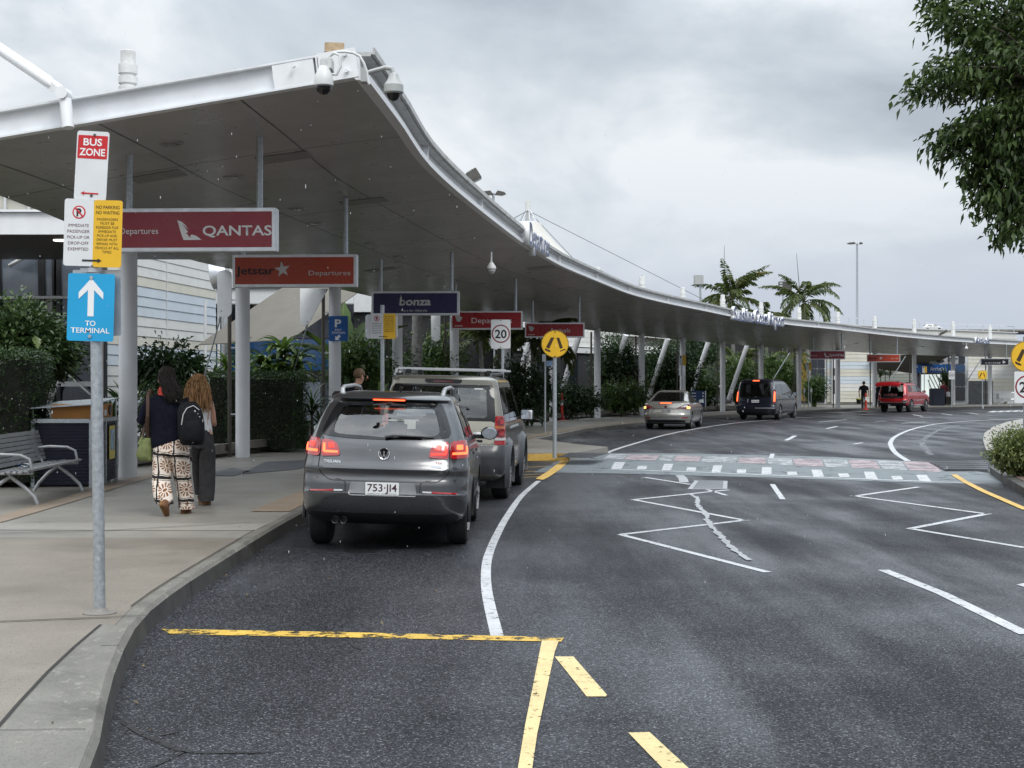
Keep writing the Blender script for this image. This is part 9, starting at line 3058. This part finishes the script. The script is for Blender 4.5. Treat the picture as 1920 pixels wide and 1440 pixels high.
# ---- light poles and masts beyond the canopy
def light_pole(label, px, py_top, Y, arms, r=0.09, name='light_pole'):
 b = P(px, 720, Y); b.z = 0.0
 t = thing(name, label, 'light pole', b)
 zt = H + (720 - py_top) / F * Y
 MB().cyl((0,0,0),(0,0, zt), r * 1.25, r * 0.8, n=12).build('pole', M['galv'], t)
 MB().lathe([(0.24,0.0),(0.24,0.03),(0.13,0.05)], n=14).build('base_flange', M['galv'], t)
 for dx, w, tl in arms:
  x0 = 0.0
  MB().cyl((0,0, zt - 0.06),(dx, 0, zt - 0.02),0.035, n=8).build('arm', M['galv'], t)
  sg = 1 if dx > 0 else -1
  MB().prism([(dx - sg * 0.12, zt - 0.07),(dx + sg * w * 0.5, zt - 0.10),(dx + sg * w, zt - 0.05),(dx + sg * w * 0.8, zt + 0.03),(dx, zt + 0.09)], -0.16,0.16, Matrix.Identity(4)).build('luminaire', M['steel_dark'], t, bevel=0.01)
 return t
light_pole('tall grey light pole with a single lamp left of its top, right of the palms', 1607,456,118,((-0.25,0.62,0),  (0.25,0.22,0)),0.10)
light_pole('light pole with two dark lamps showing above the canopy behind the floodlight', 925,362,58,((-0.12,0.62,0),(0.18,0.34,0)),0.065)
b = P(1470,720,108); b.z = 0
t = thing('floodlight_tower', 'boxy grey floodlight unit on two poles between the palms', 'floodlight', b)
z0 = H + (720 - 545) / F * 108; z1 = H + (720 - 528) / F * 108
MB().box((0.08,0,(z0 + z1) / 2),(0.95,0.6, z1 - z0)).build('housing', M['steel_dark'], t, bevel=0.03)
mb = MB()
for k in range(3): mb.box((-0.28,-0.31, z0 + 0.15 + k * 0.2),(0.2,0.03,0.12))
mb.build('lamp_face', M['alu'], t, smooth=0)
mb = MB(); mb.cyl((-0.08,0,0),(-0.08,0, z0),0.06, n=8); mb.cyl((0.25,0,0),(0.25,0, z0),0.06, n=8)
mb.build('pole', M['galv'], t)
b = P(1313,720,96); b.z = 0
t = thing('floodlight_tower', 'grey lamp box on a single pole at the left side of the tall palm', 'floodlight', b)
z0 = H + (720 - 534) / F * 96; z1 = H + (720 - 516) / F * 96
MB().box((-0.12,0,(z0 + z1) / 2),(0.62,0.5, z1 - z0)).build('housing', M['cam_grey'], t, bevel=0.03)
MB().cyl((0,0,0),(0,0, z0),0.07, n=10).build('pole', M['galv'], t)
for px, pt, Y, dx, lab in ((1358,460,100,0.0, 'thin whip aerial above the tall palm with the yellow frond'),(1499,475,103,-0.22, 'thin leaning whip aerial above the palm right of the airport name')):
 b = P(px, 720, Y); b.z = 6.0
 t = thing('aerial', lab, 'aerial', b)
 zt = H + (720 - pt) / F * Y - 6.0
 MB().cyl((0,0,-3.0),(0,0, zt * 0.5),0.045, n=6).build('mount_pole', M['galv'], t)
 MB().cyl((0,0, zt * 0.5),(dx, 0, zt),0.03,0.012, n=6).build('whip', M['steel_dark'], t)
# small mast with a cap beside the second far column
b = P(1207,720,72); b.z = 4.6
t = thing('vent_pipe', 'thin white vent pipe rising above the canopy edge left of the palms', 'pipe', b)
MB().cyl((0,0,-0.6),(0,0, H + (720 - 516) / F * 72 - 4.6),0.07, n=10).build('pipe', M['cap_white'], t)
# white car on the upper deck behind the far canopy
Yc = 240.0
b = P(1730,0, Yc); b.z = 10.65
d = thing('car_park_deck', 'raised concrete car park deck far behind the terminal', 'deck', Vector((b.x, b.y, 0)))
MB().box((2,0,10.5),(40,16,0.28)).build('slab', M['pave'], d, smooth=0)
for x in (-14,-2,10,20):
 MB().box((x, 0,5.18),(0.6,0.6,10.36)).build('pillar', M['pave'], d, smooth=0)
t = thing('parked_car', 'small white car showing above the far roof between two column caps', 'car', b, R(-88))
t.scale = (0.8,0.8,0.85)
rows = [(0.2,0.3,3.9,0.7,0.3),(0.3,0.05,4.1,0.82,0.3),(0.5,0.0,4.2,0.85,0.3),(0.75,0.05,4.1,0.85,0.3),(0.9,0.1,3.5,0.83,0.3),(0.98,0.15,3.2,0.8,0.3),(1.25,0.5,2.6,0.68,0.25),(1.38,0.8,2.2,0.58,0.2),(1.42,1.0,2.0,0.45,0.2)]
Bw = Body(rows)
link_mesh('body', Bw.mesh([xcyl(0.8,0.3,0.33,-1,1), xcyl(3.3,0.3,0.33,-1,1)], carpaint('white_car_paint', (0.62,0.63,0.64),0.3,0.1), M['under']), [], t)
for sg in (1,-1):
 S = Bw.sidep(sg)
 patch([(0.55,0.96),(1.9,0.95),(1.85,1.30),(0.95,1.31)], S, 0.006,0,0.04).build('side_window', M['black_gloss'], t)
 patch([(2.0,0.95),(3.0,0.95),(2.45,1.27),(1.97,1.30)], S, 0.006,0,0.04).build('side_window', M['black_gloss'], t)
 wheel(t, sg * 0.84,0.8,0.3,0.2, sg); wheel(t, sg * 0.84,3.3,0.3,0.2, sg)
patch([(-0.6,0.98),(0.6,0.98),(0.5,1.28),(-0.5,1.28)], Bw.rear, 0.006,0,0.05).build('rear_window', M['black_gloss'], t)
# distant trees closing the view past the building
mb = MB()
V = []
parts_ = []
for k in range(60):
 x = -150 + k * 6.0 + RNG.uniform(-2,2)
 P_, D = clumps((x, 190 + RNG.uniform(-12,12),2.6),(4.5,4,3.2),40,12,0.7)
 parts_.append(leaves(P_, D, 0.9,0.55,0.2))
V, Fc = join(parts_)
o = link_mesh('far_tree_belt', mesh_np(V, Fc), LF['dark'])
tag(o, 'distant belt of dark trees beyond the terminal', 'trees', kind='stuff')
# ---- the light shower: separate falling drops between the camera and the canopy
mb = MB()
rr2 = random.Random(21)
for k in range(430):
 Y = rr2.uniform(2.6,13)
 px = rr2.uniform(-100,2020); py = rr2.uniform(-60,1100)
 if px > 900 and rr2.random() < 0.45: continue
 p = P(px, py, Y)
 if p.z < 0.3: continue
 r = rr2.uniform(0.0005,0.0011) * (0.5 + Y / 8)
 l = r * rr2.uniform(2.5,6.0)
 mb.lathe([(0.0,-l),(r * 0.9,-l * 0.55),(r, 0.0),(r * 0.55, l * 0.6),(0.0, l)], p, n=6)
m_, nt_, b_ = new_mat('rain_water')
b_.inputs['Base Color'].default_value = (0.85,0.87,0.9,1)
b_.inputs['Roughness'].default_value = 0.05
b_.inputs['Alpha'].default_value = 0.55
tag(mb.build('rain', m_, smooth=60), 'scattered falling raindrops of a light shower', 'rain', kind='stuff')
# ---- leaf litter and grit washed along the kerb
rl = random.Random(9)
C, D = [], []
for k in range(260):
 i = rl.randrange(6,90)
 p = side(KERB, 0)[i] if False else KERB[i]
 d = abs(rl.gauss(0.0,0.10)) + 0.02
 if rl.random() < 0.25: d = rl.uniform(0.1,2.2)
 C.append((p.x + d, p.y + rl.uniform(-0.3,0.3),0.006)); D.append((rl.uniform(-1,1), rl.uniform(-1,1), rl.uniform(0.0,0.25)))
for k in range(70):
 i = rl.randrange(6,110)
 p = KERB[i]
 C.append((p.x - rl.uniform(0.2,4.0), p.y + rl.uniform(-0.3,0.3), PAVE + 0.014)); D.append((rl.uniform(-1,1), rl.uniform(-1,1), rl.uniform(0.0,0.2)))
V, Fc = leaves(np.array(C), np.array(D),0.035,0.016,0.02)
V[:, 2] = np.maximum(V[:, 2], 0.006)
o = link_mesh('leaf_litter', mesh_np(V, Fc), leafm('dead_leaf', (0.06,0.035,0.015),(0.22,0.15,0.06),0.7,0.1))
tag(o, 'scattered dead leaves along the kerb and footpath', 'litter', kind='stuff')
